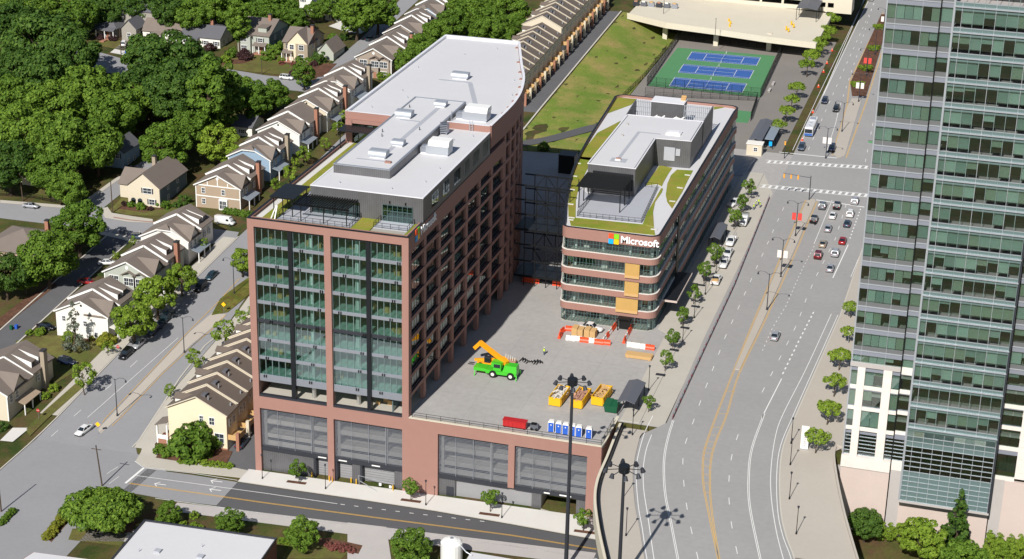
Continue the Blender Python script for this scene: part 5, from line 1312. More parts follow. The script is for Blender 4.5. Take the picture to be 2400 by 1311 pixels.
# attached townhouses
def townhouse(y0, xL, xR, k, grp, lab, first=False, step=5.25, hi=0):
    xm = (xL+xR)/2; g = terr(xm, y0)+hi; t = thing('townhouse', lab, 'townhouse', (xm, y0+step/2, g), group=grp)
    ze, za, z0 = g+8.4, g+11.75, g-1.6
    part('wall', pent_y(MB(), xL, xR, y0, y0+step-.02, z0, ze, za), 'siding_yellow' if first else 'siding_cream', t)
    rf = part('roof', roof_y(MB(), xL, xR, y0 if not first else y0-.35, y0+step-.03, ze, za, .4), 'shingle_brown', t)
    k2 = (za-ze)/(xm-xL); q = MB()
    for s in (-1, 1): q.bar((xm+s*(xR-xm+.4), y0+.05-(.45 if first else 0), ze-k2*.4+.2), (xm, y0+.05-(.45 if first else 0), za+.2), .16, .2)
    part('party_wall_cap', q, 'siding_cream', t)
    part('roof_vent', MB().box(xm+.5, y0+1.2, za-.55, xm+1.5, y0+2.9, za+.05), 'shingle_grey', rf); part('vent_pipe', MB().cyl((xm+2.2, y0+1.2, za-1.2), (xm+2.2, y0+1.2, za+.1), .12, n=6), 'light_metal', rf); part('flue', MB().cyl((xR-.7, y0+3.8, ze), (xR-.7, y0+3.8, ze+1.2), .16, n=6), 'light_metal', rf)
    if k % 2 == 0:      # dormer on the street side
        o = part('dormer', MB().box(xL+1.1, y0+1.5, ze+.5, xL+3.2, y0+3.4, ze+1.75), 'siding_white', t)
        part('dormer_roof', roof_x(MB(), xL+.8, xL+4.8, y0+1.4, y0+3.5, ze+1.75, ze+2.5, .15, .12), 'shingle_brown', o)
    win(t, xR+.02, y0+1.7, g+5.4, 1.0, 1.5, 'x'); win(t, xR+.02, y0+3.7, g+5.4, 1.0, 1.5, 'x')
    d = part('deck', MB().box(xR, y0+.4, g+2.6, xR+2.3, y0+step-.6, g+2.8), 'wood', t); part('deck_rail', MB().box(xR+2.2, y0+.4, g+2.8, xR+2.3, y0+step-.6, g+3.8).box(xR, y0+.4, g+2.8, xR+2.2, y0+.5, g+3.8), 'wood', d)
    part('brick_pier', MB().box(xR+1.9, y0+.2, g-1, xR+2.6, y0+.9, g+4.4), ['house_brick', 'siding_cream', 'house_stone'][k % 3], t)
    part('garage_door', MB().box(xR, y0+1.2, g-.8, xR+.06, y0+4.0, g+1.9), 'siding_white', t)
    if first:
        for x, z, w_, h in ((xm+1.0, g+6.2, .8, 1.3), (xm+3.4, g+5.8, 1.1, 1.6), (xm+5.0, g+1.9, 2.0, 2.0), (xm+.9, g+2.6, 1.0, 1.8)): win(t, x, y0, z, w_, h, n=1)
        part('brick_base', MB().box(xL-.05, y0-.07, g-1.5, xR+.05, y0, g+.6), 'house_brick', t)
        p = part('porch', MB().box(xL-2.6, y0-.6, g+.4, xL, y0+2.6, g+.7).box(xL-2.6, y0-.6, g-1, xL, y0-.3, g+.4), 'house_brick', t)
        part('porch_roof', MB().add([(xL-2.9, y0-.9, g+4.0), (xL, y0-.9, g+4.9), (xL, y0+3, g+4.9), (xL-2.9, y0+3, g+4.0)]+[(xL-2.9, y0-.9, g+4.15), (xL, y0-.9, g+5.05), (xL, y0+3, g+5.05), (xL-2.9, y0+3, g+4.15)], [(3, 2, 1, 0), (4, 5, 6, 7), (0, 1, 5, 4), (1, 2, 6, 5), (2, 3, 7, 6), (3, 0, 4, 7)]), 'shingle', p)
        for x in (xL-2.5, xL-.2): part('porch_post', MB().bar((x, y0-.5, g-1.2), (x, y0-.5, g+4.2), .3), 'white_paint', p)
        part('porch_rail', MB().box(xL-2.4, y0-.55, g+.8, xL-.3, y0-.45, g+1.8), 'white_paint', p)
townhouse(5.8, -22.5, -9.0, 0, 'attached townhouses beside the tower', 'cream end townhouse with porch and gable above the corner shrubs', True)
ORD = ['second', 'third', 'fourth', 'fifth', 'sixth', 'seventh', 'eighth', 'ninth', 'tenth']
for k in range(1, 10): townhouse(5.8+5.25*k, -22.5, -9.0, k, 'attached townhouses beside the tower', ORD[k-1]+' attached townhouse from the cream end gable beside the tower')
for k in range(20): townhouse(214+5.7*k, -18.6, -5.2, k, 'attached townhouses along the back alley', 'brown-roofed attached townhouse along the back alley', False, 5.7, -.2 if k < 9 else 1.6)

# ------------------------------------------------------------------ the other houses
def cottage(label, pL, pR, depth, he, hr, axis, wall, roof, chim=None, wins=((.3, .9, 1.2, 1.4), (.7, .9, 1.2, 1.4)), group=None, porch=None, y_=None, kind='gable', two=False):
    a, b = G(*pL), G(*pR); x0, x1 = a[0], b[0]; y0 = (a[1]+b[1])/2; g = min(a[2], b[2]); xm = (x0+x1)/2
    t = thing('house', label, 'house', (xm, y0+depth/2, g), group=group); o = .45
    if kind == 'hip':
        part('wall', MB().box(x0, y0, g-1, x1, y0+depth, g+he), wall, t); rf = part('roof', hip(MB(), x0, x1, y0, y0+depth, g+he, g+hr), roof, t)
    elif axis == 'y':
        part('wall', pent_y(MB(), x0, x1, y0, y0+depth, g-1, g+he, g+hr), wall, t); rf = part('roof', roof_y(MB(), x0, x1, y0-.4, y0+depth+.4, g+he, g+hr), roof, t)
    else:
        part('wall', pent_x(MB(), x0, x1, y0, y0+depth, g-1, g+he, g+hr), wall, t); rf = part('roof', roof_x(MB(), x0-.4, x1+.4, y0, y0+depth, g+he, g+hr), roof, t)
    for fx, z, w_, h in wins: win(t, x0+(x1-x0)*fx, y0, g+z, w_, h, shut=True)
    for fy in (.3, .65): win(t, x1+.02, y0+depth*fy, g+.9, .9, 1.4, 'x')
    if two:
        for fy in (.3, .65): win(t, x1+.02, y0+depth*fy, g+4, .9, 1.4, 'x')
    if chim: chimney(rf, x0+(x1-x0)*chim[0], y0+depth*chim[1], g+he-1, g+hr+1.6, 1.0, 1.2, chim[2] if len(chim) > 2 else 'house_brick')
    if porch:
        px0, px1, ph = x0+(x1-x0)*porch[0], x0+(x1-x0)*porch[1], porch[2]
        p = part('porch_roof', MB().add([(px0, y0, g+ph+.7), (px1, y0, g+ph+.7), (px1, y0-2.2, g+ph), (px0, y0-2.2, g+ph)]+[(px0, y0, g+ph+.85), (px1, y0, g+ph+.85), (px1, y0-2.2, g+ph+.15), (px0, y0-2.2, g+ph+.15)], [(0, 1, 2, 3), (7, 6, 5, 4), (0, 4, 5, 1), (1, 5, 6, 2), (2, 6, 7, 3), (3, 7, 4, 0)]), roof, t)
        n = 3
        for i in range(n): xx = px0+.2+(px1-px0-.4)*i/(n-1); part('porch_post', MB().bar((xx, y0-2.0, g-.6), (xx, y0-2.0, g+ph+.05), .25), 'white_paint', t)
        part('porch_floor', MB().box(px0, y0-2.2, g-.9, px1, y0, g+.3), 'house_brick', t); part('door', MB().box((px0+px1)/2-.5, y0-.05, g+.3, (px0+px1)/2+.5, y0, g+2.4), 'house_brick', t)
    return t, (x0, x1, y0, g)
FAR = 'houses beyond the far street'
h, (x0, x1, y0, g) = cottage('tan two-storey house with stone chimney at the cross street corner', (303, 478), (374, 490), 17, 5.8, 9.6, 'y', 'siding_cream', 'shingle', (.35, .6, 'house_stone'), ((.62, 3.9, 2.4, 1.5), (.75, .8, 1.6, 1.5)), None, None, two=True)
part('west_wing', pent_x(MB(), x0-4.5, x0+2, y0+4, y0+13, g-1, g+4.5, g+7.6), 'siding_cream', h); part('roof', roof_x(MB(), x0-5, x0+3, y0+4, y0+13, g+4.5, g+7.6), 'shingle', h); part('side_wall', MB().box(x1+.005, y0+.3, g-1, x1+.05, y0+16.7, g+5.6), 'siding_slate', h)
for k in range(2): part('porch_arch', MB().cyl((x0+1.6+k*2.0, y0-.06, g+1.5), (x0+1.6+k*2.0, y0+.05, g+1.5), .75, n=14).box(x0+.9+k*2.0, y0-.06, g-.2, x0+2.3+k*2.0, y0+.05, g+1.5), 'house_glass', h)
cottage('small cream cottage with dark roof behind an iron fence', (54, 432), (98, 441), 10, 3.2, 5.4, 'y', 'siding_yellow', 'shingle_grey', None, ((.55, 1.0, 1.4, 1.2),))
cottage('cream cottage wing with porch half hidden by the big tree', (20, 424), (64, 428), 12, 3.2, 5.6, 'y', 'siding_yellow', 'shingle_grey', (.8, .5), ((.7, 1.0, 1.2, 1.2),), None, (.0, .6, 2.6))
cottage('pale blue house in deep tree shade up the side street', (236, 398), (300, 388), 10, 5.2, 7.8, 'y', 'siding_blue', 'shingle_grey', None, ((.3, 3.2, 1.0, 1.4), (.7, 3.2, 1.0, 1.4)))
cottage('brown hip-roofed house with brick chimney under the round trees', (-40, 610), (82, 640), 17, 4.2, 7.6, 'y', 'siding_tan', 'shingle', (.8, .7), ((.7, 1.0, 1.6, 1.4),), kind='hip')
cottage('grey-roofed garage behind the light green tree', (548, 316), (590, 322), 9, 3.0, 5.2, 'x', 'siding_white', 'shingle_grey', None, ((.5, 1.0, 1.2, 1.0),))
h, (x0, x1, y0, g) = cottage('taupe house with front porch and tall hipped rear, first beyond the trees', (231, 88), (274, 92), 11, 3.6, 6.4, 'x', 'siding_grey', 'shingle_grey', None, ((.3, 1, 1.2, 1.4),), FAR, (.0, 1.0, 3.1), kind='hip')
part('rear_wing', MB().box(x0+5, y0+7, g-1, x0+20, y0+17, g+8.6), 'siding_grey', h); part('rear_roof', hip(MB(), x0+5, x0+20, y0+7, y0+17, g+8.6, g+12.2), 'shingle_grey', h)
part('east_wing', pent_y(MB(), x0+9.5, x0+15, y0-1, y0+7, g-1, g+4.6, g+7.4), 'siding_grey', h); part('wing_roof', roof_y(MB(), x0+9.5, x0+15, y0-1.4, y0+7, g+4.6, g+7.4), 'shingle_grey', h); win(h, x0+12.2, y0-1, g+1.2, 1.2, 1.6); win(h, x0+17.8, y0+7, g+5, 1.0, 1.5); win(h, x0+17.8, y0+7, g+1.4, 1.0, 1.5)
part('steps', MB().box(x0+3, y0-5, g-.6, x0+4.6, y0-2.2, g+.2), 'house_brick', h)
h, (x0, x1, y0, g) = cottage('low white house with broad brown roof beyond the trees', (333, 94), (425, 100), 9, 3.4, 6.6, 'x', 'siding_white', 'shingle', None, ((.2, 1, 1.4, 1.3), (.8, 1, 1.4, 1.3)), FAR, (.35, .55, 2.7))
part('rear_wing', pent_y(MB(), x0+5, x0+16, y0+6, y0+20, g-.5, g+3.6, g+7.6), 'siding_white', h); part('rear_roof', roof_y(MB(), x0+5, x0+16, y0+6, y0+20, g+3.6, g+7.6), 'shingle', h)
h, (x0, x1, y0, g) = cottage('low white house with dark charcoal roof beyond the trees', (428, 104), (514, 116), 10, 3.5, 6.4, 'x', 'siding_white', 'shingle_grey', (.6, .7), ((.15, 1, 1.2, 1.3), (.62, 1, 1.2, 1.3), (.9, 1, 1.2, 1.3)), FAR, (.3, .48, 2.7))
part('rear_wing', pent_y(MB(), x0+4, x0+12, y0+7, y0+17, g-.5, g+3.6, g+7), 'siding_white', h); part('rear_roof', roof_y(MB(), x0+4, x0+12, y0+7, y0+17, g+3.6, g+7), 'shingle_grey', h)
h, (x0, x1, y0, g) = cottage('grey craftsman house with dark side wall and blue porch roof', (562, 121), (632, 127), 17, 6.2, 10, 'x', 'siding_sage', 'shingle', (.75, .45), ((.14, 4, 1.8, 1.6), (.14, .9, 1.8, 1.7), (.7, 3.9, 1.6, 1.3)), FAR, (.5, .95, 2.9), two=True)
part('front_wing', pent_y(MB(), x0-.2, x0+4.4, y0-1.2, y0+6, g-1, g+6.2, g+8.8), 'siding_sage', h); part('wing_roof', roof_y(MB(), x0-.2, x0+4.4, y0-1.6, y0+8, g+6.2, g+8.8), 'shingle', h); win(h, x0+2.1, y0-1.2, g+4, 2, 1.6, n=2); win(h, x0+2.1, y0-1.2, g+.9, 2, 1.7, n=2)
part('side_wall', MB().box(x1+.005, y0+.2, g-1, x1+.05, y0+16.8, g+6.1), 'siding_slate', h); part('dormer', MB().box(x0+6.4, y0+1.2, g+7, x0+9.4, y0+4, g+8.6), 'siding_sage', h); part('dormer_roof', MB().box(x0+6.1, y0+.9, g+8.6, x0+9.7, y0+7, g+8.8), 'shingle', h)
h, (x0, x1, y0, g) = cottage('cream and stone house with twin gables and paved front path', (664, 142), (724, 146), 14, 6.4, 9.8, 'x', 'house_stone', 'shingle', (.97, .35), ((.75, 4.2, 1.6, 1.6), (.75, .9, 1.6, 1.7), (.25, 4.2, 1.4, 1.5)), FAR, (.0, .42, 3.0), two=True)
part('front_gable', pent_y(MB(), x0+1.8, x1+.02, y0-.5, y0+6, g-1, g+6.4, g+10.2), 'siding_yellow', h); part('gable_roof', roof_y(MB(), x0+1.8, x1, y0-.9, y0+8, g+6.4, g+10.2), 'shingle', h); part('stone_front', MB().box(x0+4.6, y0-.6, g-1, x1+.03, y0-.5, g+6.2), 'house_stone', h); win(h, x1-2.2, y0-.6, g+4.2, 1.6, 1.6); win(h, x1-2.2, y0-.6, g+.9, 1.6, 1.7); win(h, x0+3.2, y0-.5, g+4.2, 1.4, 1.5)
part('garage_wing', pent_y(MB(), x1+2, x1+7.4, y0+4, y0+14, g-1, g+3.2, g+6.4), 'siding_sage', h); part('wing_roof', roof_y(MB(), x1+2, x1+7.4, y0+3.6, y0+14.4, g+3.2, g+6.4), 'shingle', h); part('link', MB().box(x1, y0+6, g-1, x1+2.2, y0+12, g+3.4), 'siding_sage', h)
cottage('white two-storey house with terrace wall near the top of the view', (763, 48), (806, 52), 10, 7, 9.4, 'x', 'siding_white', 'shingle_grey', None, ((.4, 4.2, .9, 1.5), (.35, .9, .9, 1.8), (.65, .9, .9, 1.8)), FAR, two=True)
cottage('tall white house wall behind the tree at the top of the view', (702, 36), (732, 38), 12, 9, 11.5, 'y', 'siding_white', 'shingle_grey', None, ((.3, 5, .9, 1.5),), FAR)
cottage('red barn-like house among the far trees', (583, 30), (602, 32), 10, 5.4, 7.4, 'y', 'brick_dark', 'shingle_grey', None, ((.5, 3, .8, 1.2),), FAR)
cottage('slate-roofed house beside the big far tree', (128, 62), (205, 80), 9, 3.4, 6.0, 'x', 'siding_slate', 'shingle_grey', (.85, .5), ((.5, 1, 1, 1.2),), FAR)
# ------------------------------------------------------------------ trees and shrubs
leafmat('leaf_dark', ((.035, .085, .012), (.062, .130, .018), (.100, .180, .028)))
leafmat('leaf_mid', ((.065, .130, .012), (.105, .195, .020), (.160, .265, .032)))
leafmat('leaf_light', ((.110, .190, .015), (.175, .275, .025), (.250, .350, .042)))
leafmat('leaf_yellow', ((.150, .180, .015), (.220, .240, .025), (.300, .300, .045)))
leafmat('leaf_purple', ((.040, .018, .022), (.060, .026, .030), (.090, .045, .045)))
leafmat('leaf_silver', ((.110, .140, .100), (.170, .200, .150), (.240, .270, .210)))
leafmat('leaf_red', ((.160, .040, .040), (.240, .080, .070), (.300, .140, .110)))
def leaf(mb, c, n, s, rnd):
    u = n.cross(Vector((rnd.uniform(-1, 1), rnd.uniform(-1, 1), rnd.uniform(-1, 1)))).normalized(); v = n.cross(u)
    a = s*rnd.uniform(.6, 1.1); b = s*rnd.uniform(.45, .8); k = n*(s*.18)
    mb.add([c-u*a, c-v*b+k, c+u*a, c+v*b+k], [(0, 1, 2, 3)])
def crown_blobs(seed, rx, rz, nb, br, per, ls, shape='round'):
    """crown of many leaf clumps: clumps spread through the volume, leaves on each clump"""
    rnd = random.Random(seed); mb = MB(); bl = []
    tries = 0
    while len(bl) < nb and tries < 5000:
        tries += 1
        a = rnd.uniform(0, 2*math.pi); z = rnd.uniform(-1, 1); q = rnd.uniform(.35, 1)**.6
        r = math.sqrt(max(0, 1-z*z))*q
        if shape == 'cone': z = rnd.uniform(-1, 1); r = (1-(z+1)/2)**.8*rnd.uniform(.5, 1)
        if shape == 'tall': r *= .8+.2*(1-abs(z))
        if shape == 'flat': z = abs(z)*.8-.25
        c = Vector((rx*r*math.cos(a), rx*r*math.sin(a), rz*z*(q if shape != 'cone' else 1)))
        rr = br*rnd.uniform(.65, 1.25)*(1 if shape != 'cone' else max(.35, 1-(z+1)/2.6))
        if all((c-d).length > .55*(rr+e) for d, e in bl): bl.append((c, rr))
    for c, rr in bl:
        tone = c.normalized()
        for i in range(int(per*(rr/br)**2)+4):
            d = Vector((rnd.gauss(0, 1), rnd.gauss(0, 1), rnd.gauss(0, 1)+.35)).normalized()
            if d.dot(tone) < -.35 and rnd.random() < .8: d = -d
            p = c+Vector((d.x*rr, d.y*rr, d.z*rr*.8))*rnd.uniform(.78, 1.08)
            n = (d+Vector((rnd.uniform(-.6, .6), rnd.uniform(-.6, .6), rnd.uniform(-.2, .7)))).normalized()
            leaf(mb, p, n, ls*rnd.uniform(.7, 1.25), rnd)
    return mb, bl
def trunk_mesh(seed, h, r, bl, hc, limbs=6):
    rnd = random.Random(seed); mb = MB(); z = [0, .25*h, .6*h, h]
    off = [(0, 0)]+[(rnd.uniform(-.03, .03)*h, rnd.uniform(-.03, .03)*h) for _ in range(3)]
    mb.tube([(off[i][0], off[i][1], z[i]) for i in range(4)], [r*1.3, r, r*.8, r*.45], 7)
    for c, rr in rnd.sample(bl, min(limbs, len(bl))):
        s = rnd.uniform(.5, .9); st = Vector((off[2][0], off[2][1], h*s)); e = c+Vector((0, 0, hc)); mid_ = (st+e)/2+Vector((0, 0, -.06*h))
        mb.tube([tuple(st), tuple(mid_), tuple(e)], [r*.5, r*.32, r*.1], 5)
    return mb
TP = {}
def tree_proto(key, seeds, rx, rz, nb, br, per, ls, leafm, hc, tr, shape='round', limbs=6):
    TP[key] = []
    for s in seeds:
        p = Proto(); m, bl = crown_blobs(s, rx, rz, nb, br, per, ls, shape)
        cm = MB(); cm.v = [(x, y, z+hc) for x, y, z in m.v]; cm.f = m.f
        p.add('trunk', trunk_mesh(s, hc+rz*.15, tr, bl, hc, limbs), 'bark'); p.add('crown', cm, leafm)
        p.rx = rx; p.hc = hc; TP[key].append(p)
tree_proto('dark', (1, 2, 3), 6.5, 5.2, 60, 1.75, 125, .46, 'leaf_dark', 9.0, .42)
tree_proto('mid', (4, 5, 6), 6.0, 5.0, 56, 1.65, 125, .44, 'leaf_mid', 8.5, .4)
tree_proto('light', (7, 8), 4.0, 3.8, 40, 1.15, 110, .34, 'leaf_light', 6.0, .28)
tree_proto('tall', (9, 10), 3.2, 6.5, 46, 1.2, 100, .40, 'leaf_mid', 9.5, .32, 'tall')
tree_proto('street', (11, 12, 13), 1.7, 1.9, 18, .62, 60, .22, 'leaf_mid', 3.6, .09, 'round', 7)
tree_proto('young', (14, 15), 2.2, 2.3, 16, .75, 55, .26, 'leaf_light', 4.4, .10, 'round', 9)
tree_proto('avenue', (16, 17), 2.4, 1.9, 18, .85, 60, .28, 'leaf_light', 4.2, .13, 'flat', 8)
tree_proto('ball', (18, 19), 2.9, 2.6, 60, .7, 90, .20, 'leaf_mid', 3.4, .14, 'round', 6)
tree_proto('spread', (20,), 7.2, 4.0, 75, 1.6, 130, .40, 'leaf_mid', 5.0, .4, 'flat', 9)
tree_proto('cone', (21,), 3.4, 6.2, 60, 1.1, 110, .34, 'leaf_dark', 6.6, .3, 'cone')
tree_proto('spruce', (22,), 2.6, 4.6, 40, .75, 60, .24, 'leaf_silver', 5.0, .16, 'cone')
tree_proto('arbor', (23, 24), .85, 1.9, 34, .36, 70, .13, 'leaf_light', 2.0, .06, 'tall', 2)
tree_proto('flower', (25,), 2.6, 3.2, 26, .9, 90, .26, 'leaf_mid', 4.4, .16, 'tall')
def shrub_proto(key, seeds, rx, rz, nb, br, per, ls, leafm):
    TP[key] = []
    for s in seeds:
        p = Proto(); m, bl = crown_blobs(s, rx, rz, nb, br, per, ls, 'round'); cm = MB(); cm.v = [(x, y, max(z+rz*.8, .02)) for x, y, z in m.v]; cm.f = m.f
        p.add('foliage', cm, leafm); st = MB()
        for a in range(3): st.cyl((0, 0, 0), (.3*rx*math.cos(a*2.1), .3*rx*math.sin(a*2.1), rz), .04, .02, 5)
        p.add('stem', st, 'bark'); p.rx = rx; p.hc = rz*.8; TP[key].append(p)
shrub_proto('shrub', (31, 32, 33), 1.0, .8, 22, .36, 70, .14, 'leaf_mid')
shrub_proto('bush_light', (34, 35), 1.0, .8, 22, .36, 70, .14, 'leaf_light')
shrub_proto('bush_yellow', (36,), 1.0, .8, 22, .36, 70, .14, 'leaf_yellow')
shrub_proto('bush_purple', (37,), 1.0, .75, 22, .36, 70, .14, 'leaf_purple')
shrub_proto('bush_red', (38,), 1.0, .75, 18, .36, 60, .14, 'leaf_red')
shrub_proto('bush_dark', (39, 40), 1.0, .85, 22, .36, 70, .14, 'leaf_dark')
TN = {'dark': 'oak_tree', 'mid': 'leafy_tree', 'light': 'leafy_tree', 'tall': 'tall_tree', 'street': 'street_tree', 'young': 'young_tree', 'avenue': 'street_tree', 'ball': 'round_tree', 'spread': 'spreading_tree', 'cone': 'magnolia_tree', 'spruce': 'spruce_tree', 'arbor': 'arborvitae', 'flower': 'flowering_tree'}
TI = [0]
def crown_at(px, py, hc, up=False):
    """where a crown centre hc above its ground meets the view"""
    z = hc
    for _ in range(40):
        x, y = P(px, py, z); z = .5*z+.5*((ZP if up else terr(x, y))+hc)
    return x, y, z-hc
def tree(kind, px, py, rpx, label, group=None, up=False, sz=1.0, zoff=0):
    pr = TP[kind][TI[0] % len(TP[kind])]; TI[0] += 1
    s = 1.0
    for _ in range(4):
        x, y, z = crown_at(px, py, pr.hc*s*sz, up); d = (Vector((x, y, z+pr.hc*s*sz))-Vector(CAM_LOC)).dot(AX_F)
        s = rpx*d/CAM_F/pr.rx
    nm = TN.get(kind, 'shrub'); rz = (TI[0]*2.39) % 6.28
    return place(pr, nm, label, 'tree' if kind in TN else 'shrub', (x, y, z+zoff), rz, group, (s, s, s*sz))
def at_ground(kind, x, y, z, s, label, group=None, sz=1.0):
    pr = TP[kind][TI[0] % len(TP[kind])]; TI[0] += 1
    return place(pr, TN.get(kind, 'shrub'), label, 'tree' if kind in TN else 'shrub', (x, y, z), (TI[0]*2.39) % 6.28, group, (s, s, s*sz))
WOOD = 'big trees of the wood among the houses'
for px, py, r in ((95, 95, 78), (35, 60, 60), (165, 130, 62), (40, 170, 62), (115, 175, 66), (400, 150, 78), (345, 125, 52), (455, 180, 58), (415, 225, 62), (345, 205, 58), (20, 380, 60), (480, 150, 36)):
    tree('dark', px, py, r, 'big dark green oak in the wood among the houses', WOOD)
for px, py, r in ((205, 215, 66), (120, 250, 66), (270, 265, 60), (60, 300, 66), (160, 330, 72), (225, 340, 56), (120, 400, 52), (160, 440, 40), (25, 235, 60), (255, 215, 48), (385, 335, 56), (440, 300, 44), (590, 235, 46), (640, 222, 38), (560, 205, 34), (310, 240, 46)):
    tree('mid', px, py, r, 'mid green broad tree in the wood among the houses', WOOD)
for px, py, r in ((490, 225, 44), (530, 225, 36), (560, 48, 26)): tree('tall', px, py, r, 'tall narrow green tree at the edge of the wood', WOOD)
tree('light', 512, 335, 42, 'bright yellow-green round tree beside the grey-roofed garage')
FART = 'trees behind the far houses'
for px, py, r, k in ((185, 35, 44, 'mid'), (250, 28, 36, 'dark'), (330, 8, 46, 'dark'), (400, 25, 44, 'dark'), (455, 35, 42, 'mid'), (510, 12, 50, 'mid'), (610, 30, 36, 'mid'), (655, 20, 40, 'mid'), (690, 45, 30, 'mid'), (735, 25, 22, 'mid'), (835, 30, 48, 'mid'), (885, 22, 44, 'mid'), (60, 12, 44, 'dark'), (110, 15, 44, 'mid'), (290, 20, 30, 'mid'), (560, 10, 40, 'dark'), (780, 10, 30, 'mid'), (15, 20, 40, 'mid'), (430, 5, 40, 'dark'), (220, 5, 40, 'dark')):
    tree(k, px, py, r, {'mid': 'mid green tree standing behind the far houses', 'dark': 'dark green tree standing behind the far houses'}[k], FART)
BKT = 'trees behind the brick tower roof'
for px, py, r in ((1060, 55, 36), (1105, 30, 40), (1155, 60, 44), (1195, 22, 42), (1025, 75, 34), (990, 112, 36), (955, 140, 30), (1130, 78, 30), (1140, 5, 36), (1180, 85, 28), (1215, 60, 26), (1070, 15, 30)):
    tree('mid', px, py, r, 'leafy tree between the two rows of townhouses behind the tower', BKT)
tree('mid', 182, 525, 58, 'large round green tree at the corner of the rear lane'); tree('mid', 110, 598, 62, 'large green tree over the brown hip-roofed house'); tree('dark', 12, 640, 50, 'dark tree at the back of the rear lane'); tree('mid', 60, 655, 26, 'small green tree at the foot of the rear lane trees')
tree('light', 366, 688, 45, 'bright green tree between the white and sage houses'); tree('light', 310, 752, 44, 'bright green tree over the parked grey pickup'); tree('light', 425, 650, 32, 'bright green tree in front of the sage house chimney'); tree('light', 567, 610, 28, 'green street tree close to the tower corner')
tree('spruce', 172, 765, 32, 'silvery spruce in front of the white gable', sz=1.1)
for px, py, r, lb in ((525, 772, 26, 'young tree at the tip of the planted median'), (575, 738, 20, 'young tree against the tower edge beside the left street'), (458, 838, 21, 'young tree on the townhouse pavement by the street lamp'), (400, 913, 14, 'small young tree beside the cream townhouse roof'), (195, 878, 27, 'young yellow-green tree by the brown house chimney'), (252, 812, 13, 'thin young tree by the stop sign'), (310, 562, 9, 'small round tree on the rear lane by the white house'), (270, 598, 10, 'small round tree on the rear lane by the white car'), (476, 570, 13, 'small yellow-green tree by the clipped-gable house porch')):
    tree('young', px, py, r, lb)
tree('spread', 236, 1190, 84, 'broad spreading tree on the corner bed at the junction')
for px, py, r, lb in ((395, 1202, 28, 'small round clipped tree nearest the spreading tree'), (540, 1222, 32, 'round clipped tree behind the white roof'), (708, 1250, 40, 'round clipped tree by the small lawn'), (965, 1280, 46, 'round clipped tree beside the white tank')): tree('ball', px, py, r, lb)
for px, py, r, lb in ((700, 1098, 19, 'young street tree by the shuttered garage wall of the tower'), (963, 1141, 18, 'young street tree in front of the wide brick pier'), (1150, 1166, 19, 'young street tree before the grey podium doors'), (1368, 1211, 19, 'young street tree beside the podium garage ramp')): tree('street', px, py, r, lb)
GR = 'young trees along the five-storey building'
for px, py, r in ((1677, 590, 16), (1652, 632, 16), (1627, 683, 14), (1601, 735, 14), (1578, 790, 15), (1560, 838, 15), (1740, 470, 13), (1722, 505, 15), (1755, 437, 14), (1521, 940, 12)):
    tree('street', px, py, r, 'young tree in a pavement pit beside the five-storey building', GR, True, 1.15)
GA = 'street trees along the far avenue'
for px, py, r in ((1972, 8, 20), (1950, 42, 18), (1940, 70, 18), (1920, 98, 19), (1905, 128, 19), (1893, 150, 18), (1868, 203, 18), (1856, 232, 17), (1843, 258, 18), (1826, 290, 16), (1930, 84, 15), (1912, 112, 15)):
    tree('avenue', px, py, r, 'yellow-green street tree on the pavement along the far avenue', GA, True)
GS = 'street trees in front of the glass tower'
for px, py, r in ((1996, 718, 18), (1992, 776, 18), (1970, 832, 24), (1958, 892, 25), (1942, 955, 27)):
    tree('avenue', px, py, r, 'yellow-green street tree on the pavement below the glass tower', GS, True)
tree('avenue', 1915, 1022, 27, 'yellow-green tree beside the white vertical banner', None, True)
# garden under the glass tower
tree('dark', 2030, 1225, 38, 'dark green tree in the gap below the tower pavement'); tree('cone', 2245, 1228, 44, 'tall conical magnolia against the pink tower wall', sz=1.1); tree('light', 2165, 1262, 48, 'wide bright green tree below the pink tower wall'); tree('light', 2120, 1250, 24, 'bright green tree by the clipped cypress'); tree('mid', 2260, 1311, 50, 'broad low green tree at the foot of the magnolia')
for i, (px, py) in enumerate(((2066, 1245), (2086, 1250), (2320, 1275), (2342, 1283), (2366, 1285), (2390, 1288), (2330, 1300), (2352, 1305), (2378, 1308))):
    tree('arbor', px, py, 10 if i < 2 else 13, 'bright green clipped cypress in the garden below the tower', 'clipped cypresses below the tower', sz=1.2)
# flank of the brick tower
for px, py, r in ((715, 358, 17), (682, 403, 17), (645, 432, 13), (792, 297, 13), (760, 335, 12), (690, 378, 10), (805, 268, 11)):
    tree('young', px, py, r, 'small yellow-green tree on the walk behind the tower parapet', 'trees on the walk behind the tower')
tree('flower', 712, 168, 28, 'flowering tree with pale blossom by the far street')
def sh(kind, px, py, rpx, label, group=None, up=False, sz=1.0): return tree(kind, px, py, rpx, label, group, up, sz)
sh('shrub', 455, 1040, 52, 'large rounded shrub below the cream townhouse gable', sz=1.0)
for i in range(9): sh('bush_light', 425+i*14, 1080+i*1.5, 9, 'low yellow-green bush in the bed below the cream townhouse', 'bushes in the townhouse bed')
for px, py in ((375, 1055), (390, 1062), (405, 1058)): sh('shrub', px, py, 14, 'clipped green bush beside the townhouse porch', 'bushes by the townhouse porch')
for i in range(7): sh('bush_yellow', 112+i*6, 1258-i*8, 12, 'yellow-green bush at the corner bed', 'bushes on the corner bed')
for px, py, r in ((430, 1228, 8), (457, 1233, 10), (470, 1237, 8), (455, 1208, 10), (675, 1272, 8), (660, 1268, 9)): sh('bush_light', px, py, r, 'small round bush by the white-roofed building', 'round bushes by the white-roofed building')
for i in range(9): sh('bush_red', 768+i*7, 1276+(i % 3)*4+i*.8, 9, 'red flowering bush beside the small lawn', 'red flowering bushes')
